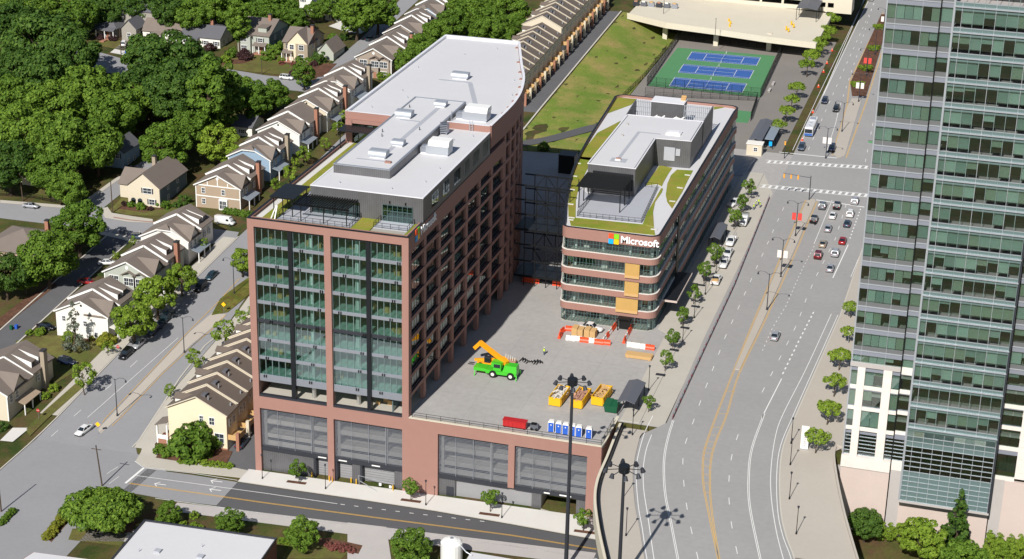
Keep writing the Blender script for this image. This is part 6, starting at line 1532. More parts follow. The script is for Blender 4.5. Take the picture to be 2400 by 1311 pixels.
for px, py, r in ((94, 778, 12), (70, 780, 9), (165, 790, 16)): sh('bush_light', px, py, r, 'rounded bush at the edge of the front lawn', 'bushes by the front lawn')
sh('bush_yellow', 248, 797, 20, 'golden rounded bush in front of the white house'); sh('bush_yellow', 215, 794, 7, 'small golden bush by the white house')
sh('bush_light', 105, 928, 11, 'upright bush beside the brown house'); sh('bush_light', 126, 910, 11, 'leaning bush beside the brown house'); sh('bush_dark', 2, 1000, 14, 'dark bush at the brown house porch')
for px, py, r, k in ((372, 475, 13, 'shrub'), (390, 482, 12, 'shrub'), (308, 480, 9, 'shrub'), (330, 485, 11, 'shrub'), (337, 468, 12, 'bush_light'), (352, 490, 7, 'bush_purple'), (293, 478, 8, 'bush_purple'), (430, 470, 14, 'bush_dark'), (415, 480, 10, 'bush_dark')):
    sh(k, px, py, r, {'shrub': 'green clipped shrub in front of the tan house', 'bush_light': 'light green clipped shrub in front of the tan house', 'bush_purple': 'dark purple shrub in front of the tan house', 'bush_dark': 'dark green shrub beside the tan house'}[k], 'shrubs around the tan house')
for i in range(7): sh('shrub', 532+i*8, 495+i*1.2, 9, 'hedge bush in front of the half-timbered house', 'hedge of the half-timbered house')
for px, py, r, k in ((625, 132, 15, 'shrub'), (640, 118, 16, 'shrub'), (655, 108, 12, 'shrub'), (748, 138, 17, 'bush_dark'), (770, 105, 16, 'shrub'), (782, 92, 14, 'shrub'), (806, 86, 11, 'bush_dark'), (658, 140, 8, 'bush_light'), (575, 130, 17, 'bush_purple'), (690, 172, 12, 'bush_purple'), (735, 150, 9, 'bush_purple'), (545, 125, 14, 'shrub'), (530, 140, 12, 'bush_light'), (660, 148, 7, 'bush_red'), (690, 150, 7, 'bush_red'), (235, 88, 9, 'bush_purple'), (265, 90, 10, 'bush_purple'), (492, 112, 14, 'bush_purple'), (325, 88, 9, 'bush_light')):
    sh(k, px, py, r, {'shrub': 'clipped green shrub in the far front gardens', 'bush_dark': 'dark round shrub in the far front gardens', 'bush_light': 'light green shrub in the far front gardens', 'bush_purple': 'purple-leaved shrub in the far front gardens', 'bush_red': 'red flowering shrub in the far front gardens'}[k], 'shrubs in the far front gardens')
for i in range(6): sh('shrub', 765+i*5, 128-i*5, 7, 'clipped hedge bush along the far drive', 'hedge along the far drive')
for i in range(5): sh('shrub', 2+i*7, 1226-i*7, 9, 'clipped hedge bush at the street corner', 'hedge at the street corner')
for px, py in ((895, 180), (910, 178), (885, 172), (902, 170), (870, 170), (925, 165)): sh('bush_light', px, py, 11, 'leafy bush before the taupe bay-fronted house', 'bushes before the taupe house')
# median hedges in the far avenue
for (px, py) in ((2062, 65), (2048, 115), (2028, 162), (2010, 200)):
    for k in range(5):
        q = P(px-10+k*5, py+(k % 2)*5); at_ground('bush_light', q[0], q[1], ZP+.2, .95, 'clipped hedge bush in the mulched avenue median', 'hedge bushes in the avenue median', .8)
q = P(1275, 352); at_ground('shrub', q[0], q[1], ZP-.1, 1.6, 'green bush by the path fence behind the tower', None)
# ------------------------------------------------------------------ vehicles
for nm, c in {'paint_white': (.86, .86, .86), 'paint_silver': (.66, .67, .69), 'paint_grey': (.40, .42, .45), 'paint_black': (.07, .075, .09), 'paint_navy': (.10, .14, .24), 'paint_red': (.58, .08, .10), 'paint_maroon': (.40, .08, .11), 'paint_beige': (.68, .63, .56), 'paint_slate': (.24, .29, .36), 'bus_blue': (.22, .42, .72), 'paint_teal': (.14, .24, .28)}.items(): plain(nm, lin(c), .3, .25 if nm not in ('paint_white', 'paint_red') else 0, .5, .6)
plain('auto_glass', lin((.13, .16, .19)), .06, 0, .7); plain('tyre', lin((.07, .07, .07)), .8); plain('rim', lin((.55, .56, .58)), .35, .7); plain('lamp_clear', lin((.85, .86, .88)), .15); plain('lamp_red', lin((.55, .05, .05)), .25); plain('bumper', lin((.16, .16, .17)), .6)
def ring(y, hw, zb, zt, top=.88): return [(-hw*.9, y, zb), (hw*.9, y, zb), (hw, y, zb+.22), (hw, y, zt-.14), (hw*top, y, zt), (-hw*top, y, zt), (-hw, y, zt-.14), (-hw, y, zb+.22)]
def cabin(p, zb, zt, yb0, yb1, yt0, yt1, hb, ht, side=2):
    p.add('cabin', MB().loft([[(-hb, yb0, zb), (hb, yb0, zb), (hb, yb1, zb), (-hb, yb1, zb)], [(-ht, yt0, zt), (ht, yt0, zt), (ht, yt1, zt), (-ht, yt1, zt)]]), 'paint_white')
    def quad(a, b, c, d, k=.05):   # inset quad pushed out
        A, B, C_, D = map(Vector, (a, b, c, d)); n = (B-A).cross(D-A).normalized()*.015; m = (A+B+C_+D)/4
        return MB().add([m+(q-m)*(1-2*k)+n for q in (A, B, C_, D)], [(0, 1, 2, 3)])
    p.add('windshield', quad((hb, yb1, zb), (-hb, yb1, zb), (-ht, yt1, zt), (ht, yt1, zt)), 'auto_glass')
    p.add('rear_window', quad((-hb, yb0, zb), (hb, yb0, zb), (ht, yt0, zt), (-ht, yt0, zt)), 'auto_glass')
    for s in (1, -1):
        for i in range(side):
            f0, f1 = i/side, (i+1)/side
            l = lambda a, b, f: a+(b-a)*f
            q = [(s*hb, l(yb0, yb1, f0), zb), (s*hb, l(yb0, yb1, f1), zb), (s*ht, l(yt0, yt1, f1), zt), (s*ht, l(yt0, yt1, f0), zt)]
            if s < 0: q = [q[1], q[0], q[3], q[2]]
            p.add('side_window', quad(*q, .06), 'auto_glass')
def wheels(p, hw, y0, y1, r=.33, w_=.22):
    for s in (-1, 1):
        for y in (y0, y1):
            i = p.add('wheel', MB().cyl((s*(hw-w_), y, r), (s*(hw+.01), y, r), r, n=12), 'tyre'); p.add('rim', MB().cyl((s*(hw+.005), y, r), (s*(hw+.03), y, r), r*.62, n=10), 'rim', i)
def lights(p, hw, yf, yr, zf, zr):
    for s in (-1, 1):
        p.add('headlight', MB().box(s*hw*.72-.17, yf-.06, zf-.07, s*hw*.72+.17, yf+.03, zf+.08), 'lamp_clear'); p.add('taillight', MB().box(s*hw*.76-.14, yr-.03, zr-.09, s*hw*.76+.14, yr+.06, zr+.1), 'lamp_red')
def mk_sedan():
    p = Proto(); p.add('body', MB().loft([ring(-2.38, .74, .38, .84), ring(-2.2, .86, .25, .98), ring(-1.2, .9, .2, 1.0), ring(0, .9, .2, .97), ring(1.15, .9, .2, .94), ring(1.95, .86, .22, .82), ring(2.36, .72, .34, .66)]), 'paint_white', None, True)
    cabin(p, .93, 1.43, -1.75, 1.2, -.95, .4, .82, .62); wheels(p, .9, -1.4, 1.42); lights(p, .85, 2.28, -2.36, .66, .82); p.add('bumper', MB().box(-.7, 2.3, .3, .7, 2.4, .45), 'bumper'); return p
def mk_suv():
    p = Proto(); p.add('body', MB().loft([ring(-2.36, .82, .42, 1.05), ring(-2.2, .92, .3, 1.12), ring(-1, .95, .28, 1.12), ring(.3, .95, .28, 1.1), ring(1.2, .95, .28, 1.06), ring(2.05, .9, .3, .98), ring(2.36, .78, .42, .82)]), 'paint_white', None, True)
    cabin(p, 1.06, 1.72, -2.2, 1.15, -1.85, .45, .88, .72, 3); wheels(p, .95, -1.42, 1.45, .37); lights(p, .9, 2.28, -2.34, .82, 1.0); p.add('roof_rail', MB().box(-.68, -1.6, 1.72, -.62, .2, 1.78).box(.62, -1.6, 1.72, .68, .2, 1.78), 'bumper'); p.add('bumper', MB().box(-.75, 2.28, .36, .75, 2.4, .55), 'bumper'); return p
def mk_pickup(cargo=None):
    p = Proto(); p.add('body', MB().loft([ring(.55, .97, .35, 1.12), ring(1.6, .97, .35, 1.1), ring(2.5, .93, .38, 1.02), ring(2.8, .82, .5, .86)]), 'paint_white', None, True)
    p.add('bed', MB().box(-.97, -2.8, .45, .97, .55, .75).box(-.97, -2.8, .75, -.87, .55, 1.2).box(.87, -2.8, .75, .97, .55, 1.2).box(-.87, -2.8, .75, .87, -2.7, 1.2), 'paint_white')
    p.add('cab', MB().loft([ring(-1.0, .97, .35, 1.12), ring(.55, .97, .35, 1.12)]), 'paint_white'); cabin(p, 1.1, 1.8, -1.05, 1.15, -.85, .45, .9, .74, 2); wheels(p, .97, -1.85, 1.85, .39); lights(p, .9, 2.72, -2.8, .86, 1.0)
    if cargo == 'rack': p.add('ladder_rack', MB().bar((-.9, -2.6, 1.2), (-.9, -2.6, 2.1), .07).bar((.9, -2.6, 1.2), (.9, -2.6, 2.1), .07).bar((-.9, 2.0, 1.1), (-.9, 1.2, 2.1), .07).bar((.9, 2.0, 1.1), (.9, 1.2, 2.1), .07).bar((-.9, -2.9, 2.1), (-.9, 1.4, 2.1), .07).bar((.9, -2.9, 2.1), (.9, 1.4, 2.1), .07).bar((-.9, -2.6, 2.1), (.9, -2.6, 2.1), .07).bar((-.9, -.5, 2.1), (.9, -.5, 2.1), .07), 'light_metal')
    if cargo == 'wood': p.add('load', MB().box(-.8, -2.6, .75, .8, -1.2, 1.25).box(-.3, -2.5, 1.25, .7, -1.3, 1.4), 'wood')
    if cargo == 'box': p.add('tool_box', MB().box(-.86, -1.6, 1.0, .86, -1.1, 1.45), 'bumper'); p.add('load', MB().box(-.7, -2.6, .75, .6, -1.7, 1.3), 'stone_grey')
    return p
def mk_van():
    p = Proto(); p.add('body', MB().loft([ring(-2.9, .95, .35, 2.3, .86), ring(1.3, .98, .3, 2.35, .84), ring(1.75, .97, .3, 1.75, .86), ring(2.1, .96, .3, 1.15, .9), ring(2.75, .86, .4, .95, .9)]), 'paint_white', None, True)
    p.add('windshield', MB().add([(-.78, 1.42, 2.22), (-.86, 2.08, 1.2), (.86, 2.08, 1.2), (.78, 1.42, 2.22)], [(0, 1, 2, 3)]), 'auto_glass')
    for s in (-1, 1): p.add('side_window', MB().box(s*.985-.01, .6, 1.25, s*.985+.01, 1.45, 1.85), 'auto_glass')
    wheels(p, .98, -1.8, 1.8, .36); lights(p, .88, 2.7, -2.92, .85, 1.0); p.add('grille', MB().box(-.5, 2.7, .6, .5, 2.79, .8), 'bumper'); return p
def mk_bus():
    p = Proto(); p.add('body', MB().loft([ring(-6, 1.2, .4, 2.9, .93), ring(-5.8, 1.27, .35, 3.05, .92), ring(5.7, 1.27, .35, 3.05, .92), ring(6, 1.2, .45, 2.85, .93)]), 'paint_white'); p.add('stripe', MB().box(-1.285, -5.6, .5, -1.27, 5.7, 1.1).box(1.27, -5.6, .5, 1.285, 5.7, 1.1).box(-1.15, 6.0, .5, 1.15, 6.05, 1.2), 'bus_blue')
    p.add('windshield', MB().box(-1.1, 6.0, 1.3, 1.1, 6.04, 2.5), 'auto_glass')
    for s in (-1, 1):
        for i in range(7): p.add('side_window', MB().box(s*1.28-.012, -5.3+1.5*i, 1.4, s*1.28+.012, -3.95+1.5*i, 2.4), 'auto_glass')
    p.add('roof_unit', MB().box(-.8, -4.5, 3.05, .8, -2.0, 3.3), 'light_metal'); p.add('roof_hatch', MB().box(-.4, 1, 3.05, .4, 1.9, 3.15).box(-.4, 3.4, 3.05, .4, 4.2, 3.15), 'light_metal'); wheels(p, 1.27, -3.6, 3.4, .5, .3); lights(p, 1.1, 6.0, -6.02, .75, 1.1); return p
VP = {'sedan': mk_sedan(), 'suv': mk_suv(), 'pickup': mk_pickup(), 'pickup_rack': mk_pickup('rack'), 'pickup_wood': mk_pickup('wood'), 'pickup_box': mk_pickup('box'), 'van': mk_van(), 'bus': mk_bus()}
VN = {'sedan': ('sedan', 'car'), 'suv': ('suv', 'car'), 'pickup': ('pickup_truck', 'pickup'), 'pickup_rack': ('pickup_truck', 'pickup'), 'pickup_wood': ('pickup_truck', 'pickup'), 'pickup_box': ('pickup_truck', 'pickup'), 'van': ('van', 'van'), 'bus': ('city_bus', 'bus')}
def car(kind, col, px, py, ang, label, up=True, group=None, hc=.7):
    """ang: heading, degrees turned from +Y"""
    if up: x, y = P(px, py, ZP+hc); z = ZP+.025; tilt = None
    else:
        z = 0
        for _ in range(40): x, y = P(px, py, z+hc); z = .5*z+.5*terr(x, y)
        z += .06; s = .087 if 0 < y < 200 else .05; a = R(ang); tilt = (math.atan(s)*math.cos(a), math.atan(s)*math.sin(a))
    n, c = VN[kind]; mats = {k: col for k in ('body', 'cabin', 'bed', 'cab')}
    return place(VP[kind], n, label, c, (x, y, z), R(ang), group, 1, mats, tilt)
Q = 'cars waiting at the avenue junction'
for k, c, px, py, lb in (('suv', 'paint_grey', 1928, 482, 'grey suv first in the left-turn lane at the stop line'), ('suv', 'paint_black', 1962, 482, 'black suv first in the middle lane at the stop line'), ('suv', 'paint_silver', 2004, 471, 'grey-silver suv over the stop line beside the tower'), ('sedan', 'paint_white', 1952, 504, 'white sedan behind the black suv'), ('suv', 'paint_white', 1993, 500, 'white suv with dark roof behind the silver suv'), ('suv', 'paint_black', 1908, 514, 'dark suv second in the left-turn lane'), ('sedan', 'paint_slate', 1986, 523, 'dark blue sedan behind the white suv'), ('sedan', 'paint_silver', 1941, 534, 'silver sedan behind the white sedan'), ('sedan', 'paint_red', 1975, 563, 'bright red sedan in the right lane queue'), ('sedan', 'paint_beige', 1929, 570, 'beige sedan ahead of the dark red suv'), ('suv', 'paint_maroon', 1918, 597, 'dark red suv behind the beige sedan'), ('suv', 'paint_silver', 1958, 592, 'silver suv behind the bright red sedan'), ('sedan', 'paint_silver', 1946, 627, 'silver sedan last in the right lane queue')):
    car(k, c, px, py, 0, lb, True, Q)
car('sedan', 'paint_silver', 1817, 786, -1, 'lone silver sedan driving up the avenue beside the yellow median')
D = 'cars coming down the far avenue'
car('suv', 'paint_navy', 1933, 236, 180, 'navy suv farther from the bus stop lane', True, D); car('suv', 'paint_black', 1960, 255, 180, 'black suv beside the planted median', True, D); car('suv', 'paint_slate', 1879, 345, 180, 'dark suv at the far stop line beside the shelter', True, D); car('suv', 'paint_navy', 1950, 347, 180, 'dark blue suv at the far stop line beside the median tip', True, D); car('suv', 'paint_white', 2042, -3, 180, 'white suv at the top of the avenue', True, D)
car('bus', 'paint_white', 1901, 297, 180, 'white and blue city bus on the far avenue', hc=1.6)
car('van', 'paint_white', 1744, 515, 180, 'white cargo van in the service lane', hc=1.2)
V = 'work trucks in the service lane'
for k, px, py, lb in (('pickup_rack', 1713, 566, 'white pickup with a ladder rack in the service lane'), ('pickup_box', 1706, 594, 'white pickup with a dark tool box in the service lane'), ('pickup', 1697, 617, 'plain white pickup in the service lane'), ('pickup_wood', 1679, 655, 'white pickup loaded with boards in the service lane')): car(k, 'paint_white', px, py, 180 if k != 'pickup_wood' else 0, lb, True, V)
car('pickup_box', 'paint_white', 1722, 476, 160, 'white pickup by the road workers at the service lane end'); car('pickup_box', 'paint_white', 1385, 768, -98, 'white work pickup at the entrance of the five-storey building')
car('sedan', 'paint_white', 197, 1007, 168, 'white sedan rolling down the left street to the junction', False)
car('suv', 'paint_black', 296, 829, 176, 'black suv parked nearest the stop sign on the left street', False); car('sedan', 'paint_silver', 325, 805, 176, 'silver sedan parked behind the black suv', False); car('pickup', 'paint_slate', 362, 772, 176, 'slate grey pickup parked under the bright tree', False); car('pickup_box', 'paint_teal', 390, 744, 176, 'dark pickup with red load parked above the grey pickup', False)
car('suv', 'paint_black', 470, 672, 178, 'dark suv parked in tree shade on the left street', False); car('sedan', 'paint_teal', 496, 645, 178, 'dark green sedan parked by the sage house', False)
car('suv', 'paint_navy', 157, 848, -98, 'dark blue suv parked on the front lawn', False); car('sedan', 'paint_black', 108, 765, -97, 'black sedan beside the white house on the drive', False); car('sedan', 'paint_red', 203, 660, -90, 'bright red sedan nosed in on the rear lane', False); car('sedan', 'paint_white', 252, 615, -70, 'white sedan parked behind the sage house', False); car('suv', 'paint_slate', 325, 556, -70, 'dark suv parked behind the clipped-gable house', False)
car('sedan', 'paint_silver', 72, 482, -86, 'silver sedan on the cross street by the iron fence', False); car('van', 'paint_white', 528, 517, -95, 'white box van beside the half-timbered house', False, hc=1.2); car('suv', 'paint_white', 290, 102, 20, 'white suv on the pale far driveway', False); car('suv', 'paint_white', 672, 182, -95, 'white suv on the far street by the flowering tree', False); car('sedan', 'paint_teal', 868, 90, -10, 'dark teal sedan on the far street beside the taupe row', False)
car('sedan', 'paint_slate', 568, 1036, 0, 'dark sedan in the shaded alley beside the tower', False); car('suv', 'paint_black', 1442, 5, -60, 'black suv on the street at the head of the alley', True)
car('sedan', 'paint_black', 310, 396, 20, 'black sedan in shade on the side street', False); car('suv', 'paint_white', 565, 62, 60, 'white suv half hidden beside the craftsman house', False)
# ------------------------------------------------------------------ building site on the plaza
plain('yellow_steel', lin((.88, .68, .08)), .5); plain('lime_paint', lin((.25, .72, .16)), .4, 0, .5, .3); plain('crane_yellow', lin((.93, .62, .10)), .45); plain('orange_plastic', lin((.88, .30, .14)), .5); plain('white_plastic', lin((.88, .87, .84)), .5); plain('toilet_blue', lin((.16, .36, .74)), .5); plain('tool_red', lin((.70, .15, .16)), .45); plain('bin_green', lin((.06, .34, .22)), .6); plain('tarp_grey', lin((.36, .37, .40)), .6); plain('hivis', lin((.80, .90, .20)), .7); plain('denim', lin((.18, .24, .38)), .8); plain('skin', lin((.70, .52, .42)), .6); plain('rubble_white', lin((.80, .78, .75)), .9); plain('rubble_pink', lin((.66, .50, .42)), .9)
random.seed(5)
def dumpster(cx, cy, rz, lab, load):
    p = Proto(); L, W_, H_ = 6.6, 2.5, 1.9
    p.add('hull', MB().box(-W_/2, -L/2, .2, W_/2, L/2, .4).box(-W_/2, -L/2, .4, -W_/2+.1, L/2, H_).box(W_/2-.1, -L/2, .4, W_/2, L/2, H_).box(-W_/2+.1, -L/2, .4, W_/2-.1, -L/2+.1, H_).box(-W_/2+.1, L/2-.1, .4, W_/2-.1, L/2, H_), 'yellow_steel')
    for s in (-1, 1):
        for i in range(6): p.add('rib', MB().box(s*(W_/2+.05)-.05, -L/2+.4+i*1.15, .3, s*(W_/2+.05)+.05, -L/2+.55+i*1.15, H_), 'yellow_steel')
    p.add('rim', MB().box(-W_/2-.06, -L/2, H_, -W_/2+.12, L/2, H_+.1).box(W_/2-.12, -L/2, H_, W_/2+.06, L/2, H_+.1).box(-W_/2, -L/2-.04, H_, W_/2, -L/2+.12, H_+.1), 'yellow_steel')
    m = MB(); rnd = random.Random(int(cx*10))
    for i in range(70):
        x, y, z = rnd.uniform(-1.0, 1.0), rnd.uniform(-3.0, 3.0), rnd.uniform(1.0, 1.95); a = rnd.uniform(0, 3.14); l = rnd.uniform(.3, 1.5)
        m.bar((x-l/2*math.cos(a), y-l/2*math.sin(a), z), (x+l/2*math.cos(a), y+l/2*math.sin(a), z+rnd.uniform(-.2, .4)), rnd.uniform(.1, .5), rnd.uniform(.04, .2))
    m.box(-W_/2+.1, -L/2+.1, .4, W_/2-.1, L/2-.1, 1.2); p.add('rubble', m, load)
    place(p, 'roll_off_dumpster', lab, 'dumpster', (cx, cy, ZP), rz, 'yellow dumpsters on the plaza')
dumpster(60.2, 17.6, R(-3), 'yellow dumpster heaped with white plaster rubble', 'rubble_white'); dumpster(64.6, 18.0, R(-3), 'yellow dumpster heaped with pinkish rubble', 'rubble_pink'); dumpster(68.4, 20.6, R(-4), 'yellow dumpster heaped with scrap boards', 'wood')
t = thing('green_dumpster', 'dark green waste container beside the grey canopy', 'dumpster', (71.6, 16.4, ZP)); part('hull', MB().loft([[(70.4, 15, ZP+.2), (72.8, 15, ZP+.2), (72.8, 17.8, ZP+.2), (70.4, 17.8, ZP+.2)], [(70.2, 14.6, ZP+1.7), (73, 14.6, ZP+1.7), (73, 18.2, ZP+1.7), (70.2, 18.2, ZP+1.7)]]), 'bin_green', t); part('lid', MB().box(70.1, 14.5, ZP+1.7, 71.5, 18.3, ZP+1.8), 'bin_green', t)
for i in range(4): part('rib', MB().box(70.5+.6*i, 14.75, ZP+.4, 70.6+.6*i, 14.9, ZP+1.6), 'bin_green', t)
# portable toilets
tp = Proto(); tp.add('cabin', MB().box(-.58, -.58, .1, .58, .58, 2.1), 'toilet_blue'); tp.add('door', MB().box(-.42, -.62, .2, .42, -.58, 2.0), 'toilet_blue'); tp.add('roof', MB().loft([[(-.62, -.62, 2.1), (.62, -.62, 2.1), (.62, .62, 2.1), (-.62, .62, 2.1)], [(-.45, -.45, 2.4), (.45, -.45, 2.4), (.45, .45, 2.4), (-.45, .45, 2.4)]]), 'white_plastic'); tp.add('door_sign', MB().cyl((0, -.65, 1.6), (0, -.62, 1.6), .14, n=10), 'white_plastic'); tp.add('corner_post', MB().box(-.62, -.62, .1, -.54, -.54, 2.1).box(.54, -.62, .1, .62, -.54, 2.1), 'white_plastic'); tp.add('skid', MB().box(-.6, -.6, 0, .6, .6, .1), 'bumper')
for i, px in enumerate((62.3, 63.85, 65.3, 66.7, 68.05, 70.1)): place(tp, 'portable_toilet', 'blue portable toilet with white roof at the plaza edge', 'toilet', (px, 3.6-.1*i, ZP), R(3), 'blue portable toilets')
# red tool chest
t = thing('red_container', 'long red tool container at the plaza railing', 'container', (55, 3, ZP)); part('shell', MB().box(52.7, 2.1, ZP+.25, 57.4, 3.5, ZP+1.6), 'tool_red', t)
for i in range(6): part('rib', MB().box(52.9+i*.86, 2.03, ZP+.3, 53.0+i*.86, 2.1, ZP+1.55), 'tool_red', t)
part('lid', MB().box(52.6, 2.0, ZP+1.6, 57.5, 3.6, ZP+1.72), 'tool_red', t); part('skid', MB().box(52.9, 2.2, ZP, 53.2, 3.4, ZP+.25).box(56.9, 2.2, ZP, 57.2, 3.4, ZP+.25), 'bumper', t)
t = thing('generator', 'small dark generator beside the red container', 'generator', (59, 3.2, ZP)); part('engine', MB().box(58.2, 2.6, ZP+.3, 59.8, 3.6, ZP+1.2), 'tarp_grey', t); part('wheel', MB().cyl((58.5, 2.5, ZP+.3), (58.5, 2.65, ZP+.3), .3), 'tyre', t); part('wheel', MB().cyl((59.5, 2.5, ZP+.3), (59.5, 2.65, ZP+.3), .3), 'tyre', t); part('hood', MB().box(58.3, 2.7, ZP+1.2, 59.4, 3.5, ZP+1.4), 'black_metal', t)
# green and yellow telescopic crane
t = thing('rough_terrain_crane', 'lime green mobile crane with a yellow boom', 'crane', (45.6, 25.4, ZP))
def LB(x0, y0, z0, x1, y1, z1): return MB().box(43+x0, 25+y0, ZP+z0, 43+x1, 25+y1, ZP+z1)
part('chassis', LB(-.5, -1.3, .8, 6.2, 1.3, 1.6), 'lime_paint', t); part('engine_hood', MB().loft([[(46.2, 23.9, ZP+1.6), (49.2, 23.9, ZP+1.6), (49.2, 26.2, ZP+1.6), (46.2, 26.2, ZP+1.6)], [(46.5, 24.1, ZP+2.9), (49.1, 24.1, ZP+2.9), (49.1, 26.0, ZP+2.9), (46.5, 26.0, ZP+2.9)]]), 'lime_paint', t)
part('front_deck', LB(-3.2, -1.1, 1.0, -.5, 1.1, 1.7), 'lime_paint', t); part('turntable', MB().cyl((45, 25.1, ZP+1.6), (45, 25.1, ZP+2.2), 1.2, n=16), 'bumper', t); part('superstructure', LB(.6, -.9, 2.2, 3.0, 1.1, 3.2), 'lime_paint', t)
cb = part('operator_cab', LB(1.2, -1.5, 1.7, 2.9, -.6, 3.4), 'lime_paint', t); part('cab_window', LB(1.35, -1.54, 2.4, 2.75, -1.5, 3.2), 'auto_glass', cb)
for x in (44.1, 48.0):
    for y in (23.75, 26.35): o = part('wheel', MB().cyl((x, y-.32, ZP+.8), (x, y+.32, ZP+.8), .8, n=16), 'tyre', t); part('rim', MB().cyl((x, y-.34, ZP+.8), (x, y+.34, ZP+.8), .38, n=12), 'white_plastic', o)
part('boom', MB().bar((46.0, 25.6, ZP+3.2), (39.4, 29.6, ZP+4.9), .75, .9), 'crane_yellow', t); part('boom_tip', MB().bar((39.6, 29.5, ZP+4.9), (38.2, 29.8, ZP+3.3), .7, .8), 'crane_yellow', t); part('boom_inner', MB().bar((46.8, 25.1, ZP+3.0), (45.4, 26.0, ZP+3.5), .95, 1.1), 'crane_yellow', t)
for x in (40.2, 49.3): part('outrigger', MB().bar((x, 23.6, ZP+1.1), (x, 23.2, ZP+.05), .18).bar((x, 26.5, ZP+1.1), (x, 26.9, ZP+.05), .18), 'lime_paint', t)
# yellow telehandler
t = thing('telehandler', 'yellow telescopic handler parked behind the lime green crane', 'telehandler', (41.6, 28.6, ZP)); part('chassis', MB().box(39.4, 27.6, ZP+.6, 43.6, 29.6, ZP+1.3), 'crane_yellow', t); part('boom', MB().bar((43.4, 28.8, ZP+1.9), (38.6, 28.6, ZP+1.2), .45, .5), 'crane_yellow', t); c = part('cab', MB().box(41.0, 27.6, ZP+1.3, 42.3, 28.5, ZP+2.6), 'bumper', t); part('cab_window', MB().box(41.1, 27.56, ZP+1.7, 42.2, 27.6, ZP+2.5), 'auto_glass', c)
for x in (40.2, 43.0):
    for y in (27.5, 29.7): o = part('wheel', MB().cyl((x, y-.2, ZP+.62), (x, y+.2, ZP+.62), .62, n=14), 'tyre', t); part('rim', MB().cyl((x, y-.22, ZP+.62), (x, y+.22, ZP+.62), .3), 'crane_yellow', o)
part('fork', MB().bar((38.5, 28.2, ZP+.3), (37.2, 28.2, ZP+.25), .14, .08).bar((38.5, 29.0, ZP+.3), (37.2, 29.0, ZP+.25), .14, .08), 'bumper', t)
# lumber, crates, barriers
def stack(x0, y0, x1, y1, n, lab, mat='wood', nm='lumber_stack', h=.12, rows=6):
    t = thing(nm, lab, 'lumber', ((x0+x1)/2, (y0+y1)/2, ZP)); w_ = (y1-y0)/rows
    for k in range(n):
        for r in range(rows): part('board', MB().box(x0+random.uniform(-.15, .15), y0+r*w_, ZP+.12+k*h, x1+random.uniform(-.15, .15), y0+r*w_+w_*.9, ZP+.12+k*h+h*.9), mat, t)
    part('bearer', MB().box(x0+.4, y0, ZP, x0+.6, y1, ZP+.12).box(x1-.6, y0, ZP, x1-.4, y1, ZP+.12), mat, t)
stack(68.4, 42.4, 74.0, 44.6, 6, 'long stack of pale boards tied with orange straps'); 
for x in (68.6, 73.7): pass
for (xa, xb, lab) in ((54.4, 57.0, 'pale wooden crates by the white work pickup, taller pile'), (57.2, 59.8, 'pale wooden crates by the white work pickup, beside the barrier')):
    t = thing('crate_pile', lab, 'crates', ((xa+xb)/2, 51, ZP))
    for i in range(2): part('crate', MB().box(xa+i*1.3, 49.9, ZP, xa+i*1.3+1.22, 52.2, ZP+1.9-.2*i), 'wood', t)
stack(42.6, 31.2, 46.6, 33.0, 4, 'low stack of planks behind the lime green crane', 'wood')
t = thing('board_rack', 'upright white boards leaning in a pinkish crate', 'boards', (45.4, 31.6, ZP)); part('crate', MB().box(44.6, 30.8, ZP, 47.0, 31.9, ZP+.9), 'rubble_pink', t)
for i in range(5): part('board', MB().box(44.7+i*.5, 31.2, ZP+.9, 44.8+i*.5, 31.3, ZP+2.3-.15*i), 'white_plastic', t)
for i in range(9): part('cable', MB().tube([(47.2+i*.55, 33+.6*math.sin(i*1.7), ZP+.1), (47.6+i*.55, 34.2+.6*math.cos(i), ZP+.35), (47.9+i*.55, 33.3+.3*math.sin(i), ZP+.1)], .09, 5), 'black_metal', t)
bp_ = Proto(); bp_.add('shell', MB().loft([[(-.9, -.3, .05), (.9, -.3, .05), (.9, .3, .05), (-.9, .3, .05)], [(-.9, -.26, .35), (.9, -.26, .35), (.9, .26, .35), (-.9, .26, .35)], [(-.88, -.11, .6), (.88, -.11, .6), (.88, .11, .6), (-.88, .11, .6)], [(-.88, -.1, 1.0), (.88, -.1, 1.0), (.88, .1, 1.0), (-.88, .1, 1.0)]]), 'orange_plastic'); bp_.add('foot', MB().box(-.85, -.32, 0, -.5, .32, .06).box(.5, -.32, 0, .85, .32, .06), 'orange_plastic'); bp_.add('fill_cap', MB().cyl((0, 0, 1.0), (0, 0, 1.06), .09), 'bumper')
BG = {'o': 'orange water-filled barrier near the five-storey building entrance', 'w': 'white water-filled barrier near the five-storey building entrance'}
def barrier(x, y, rz, col): place(bp_, 'water_barrier', BG[col], 'barrier', (x, y, ZP), rz, {'o': 'orange water barriers', 'w': 'white water barriers'}[col], 1.15, {'shell': 'orange_plastic' if col == 'o' else 'white_plastic', 'foot': 'orange_plastic' if col == 'o' else 'white_plastic'})
for i, c in enumerate('wwowoo'): barrier(54.8+i*1.55 if i < 3 else 55.0+i*1.55, 47.6+.25*(i % 2), R(2), c)
for i, c in enumerate('wowoo'): barrier(62.0+.12*i, 49.6+i*2.1, R(86), c)
for i, c in enumerate('owoo'): barrier(66.3-.05*i, 50.6+i*2.1, R(92), c)
for i, c in enumerate('wwo'): barrier(68.4+i*2.05, 48.4, R(0), c)
for q in ((52.2, 48.4, 90), (52.0, 51.0, 80), (53.4, 52.6, 5)): barrier(q[0], q[1], R(q[2]), 'o')
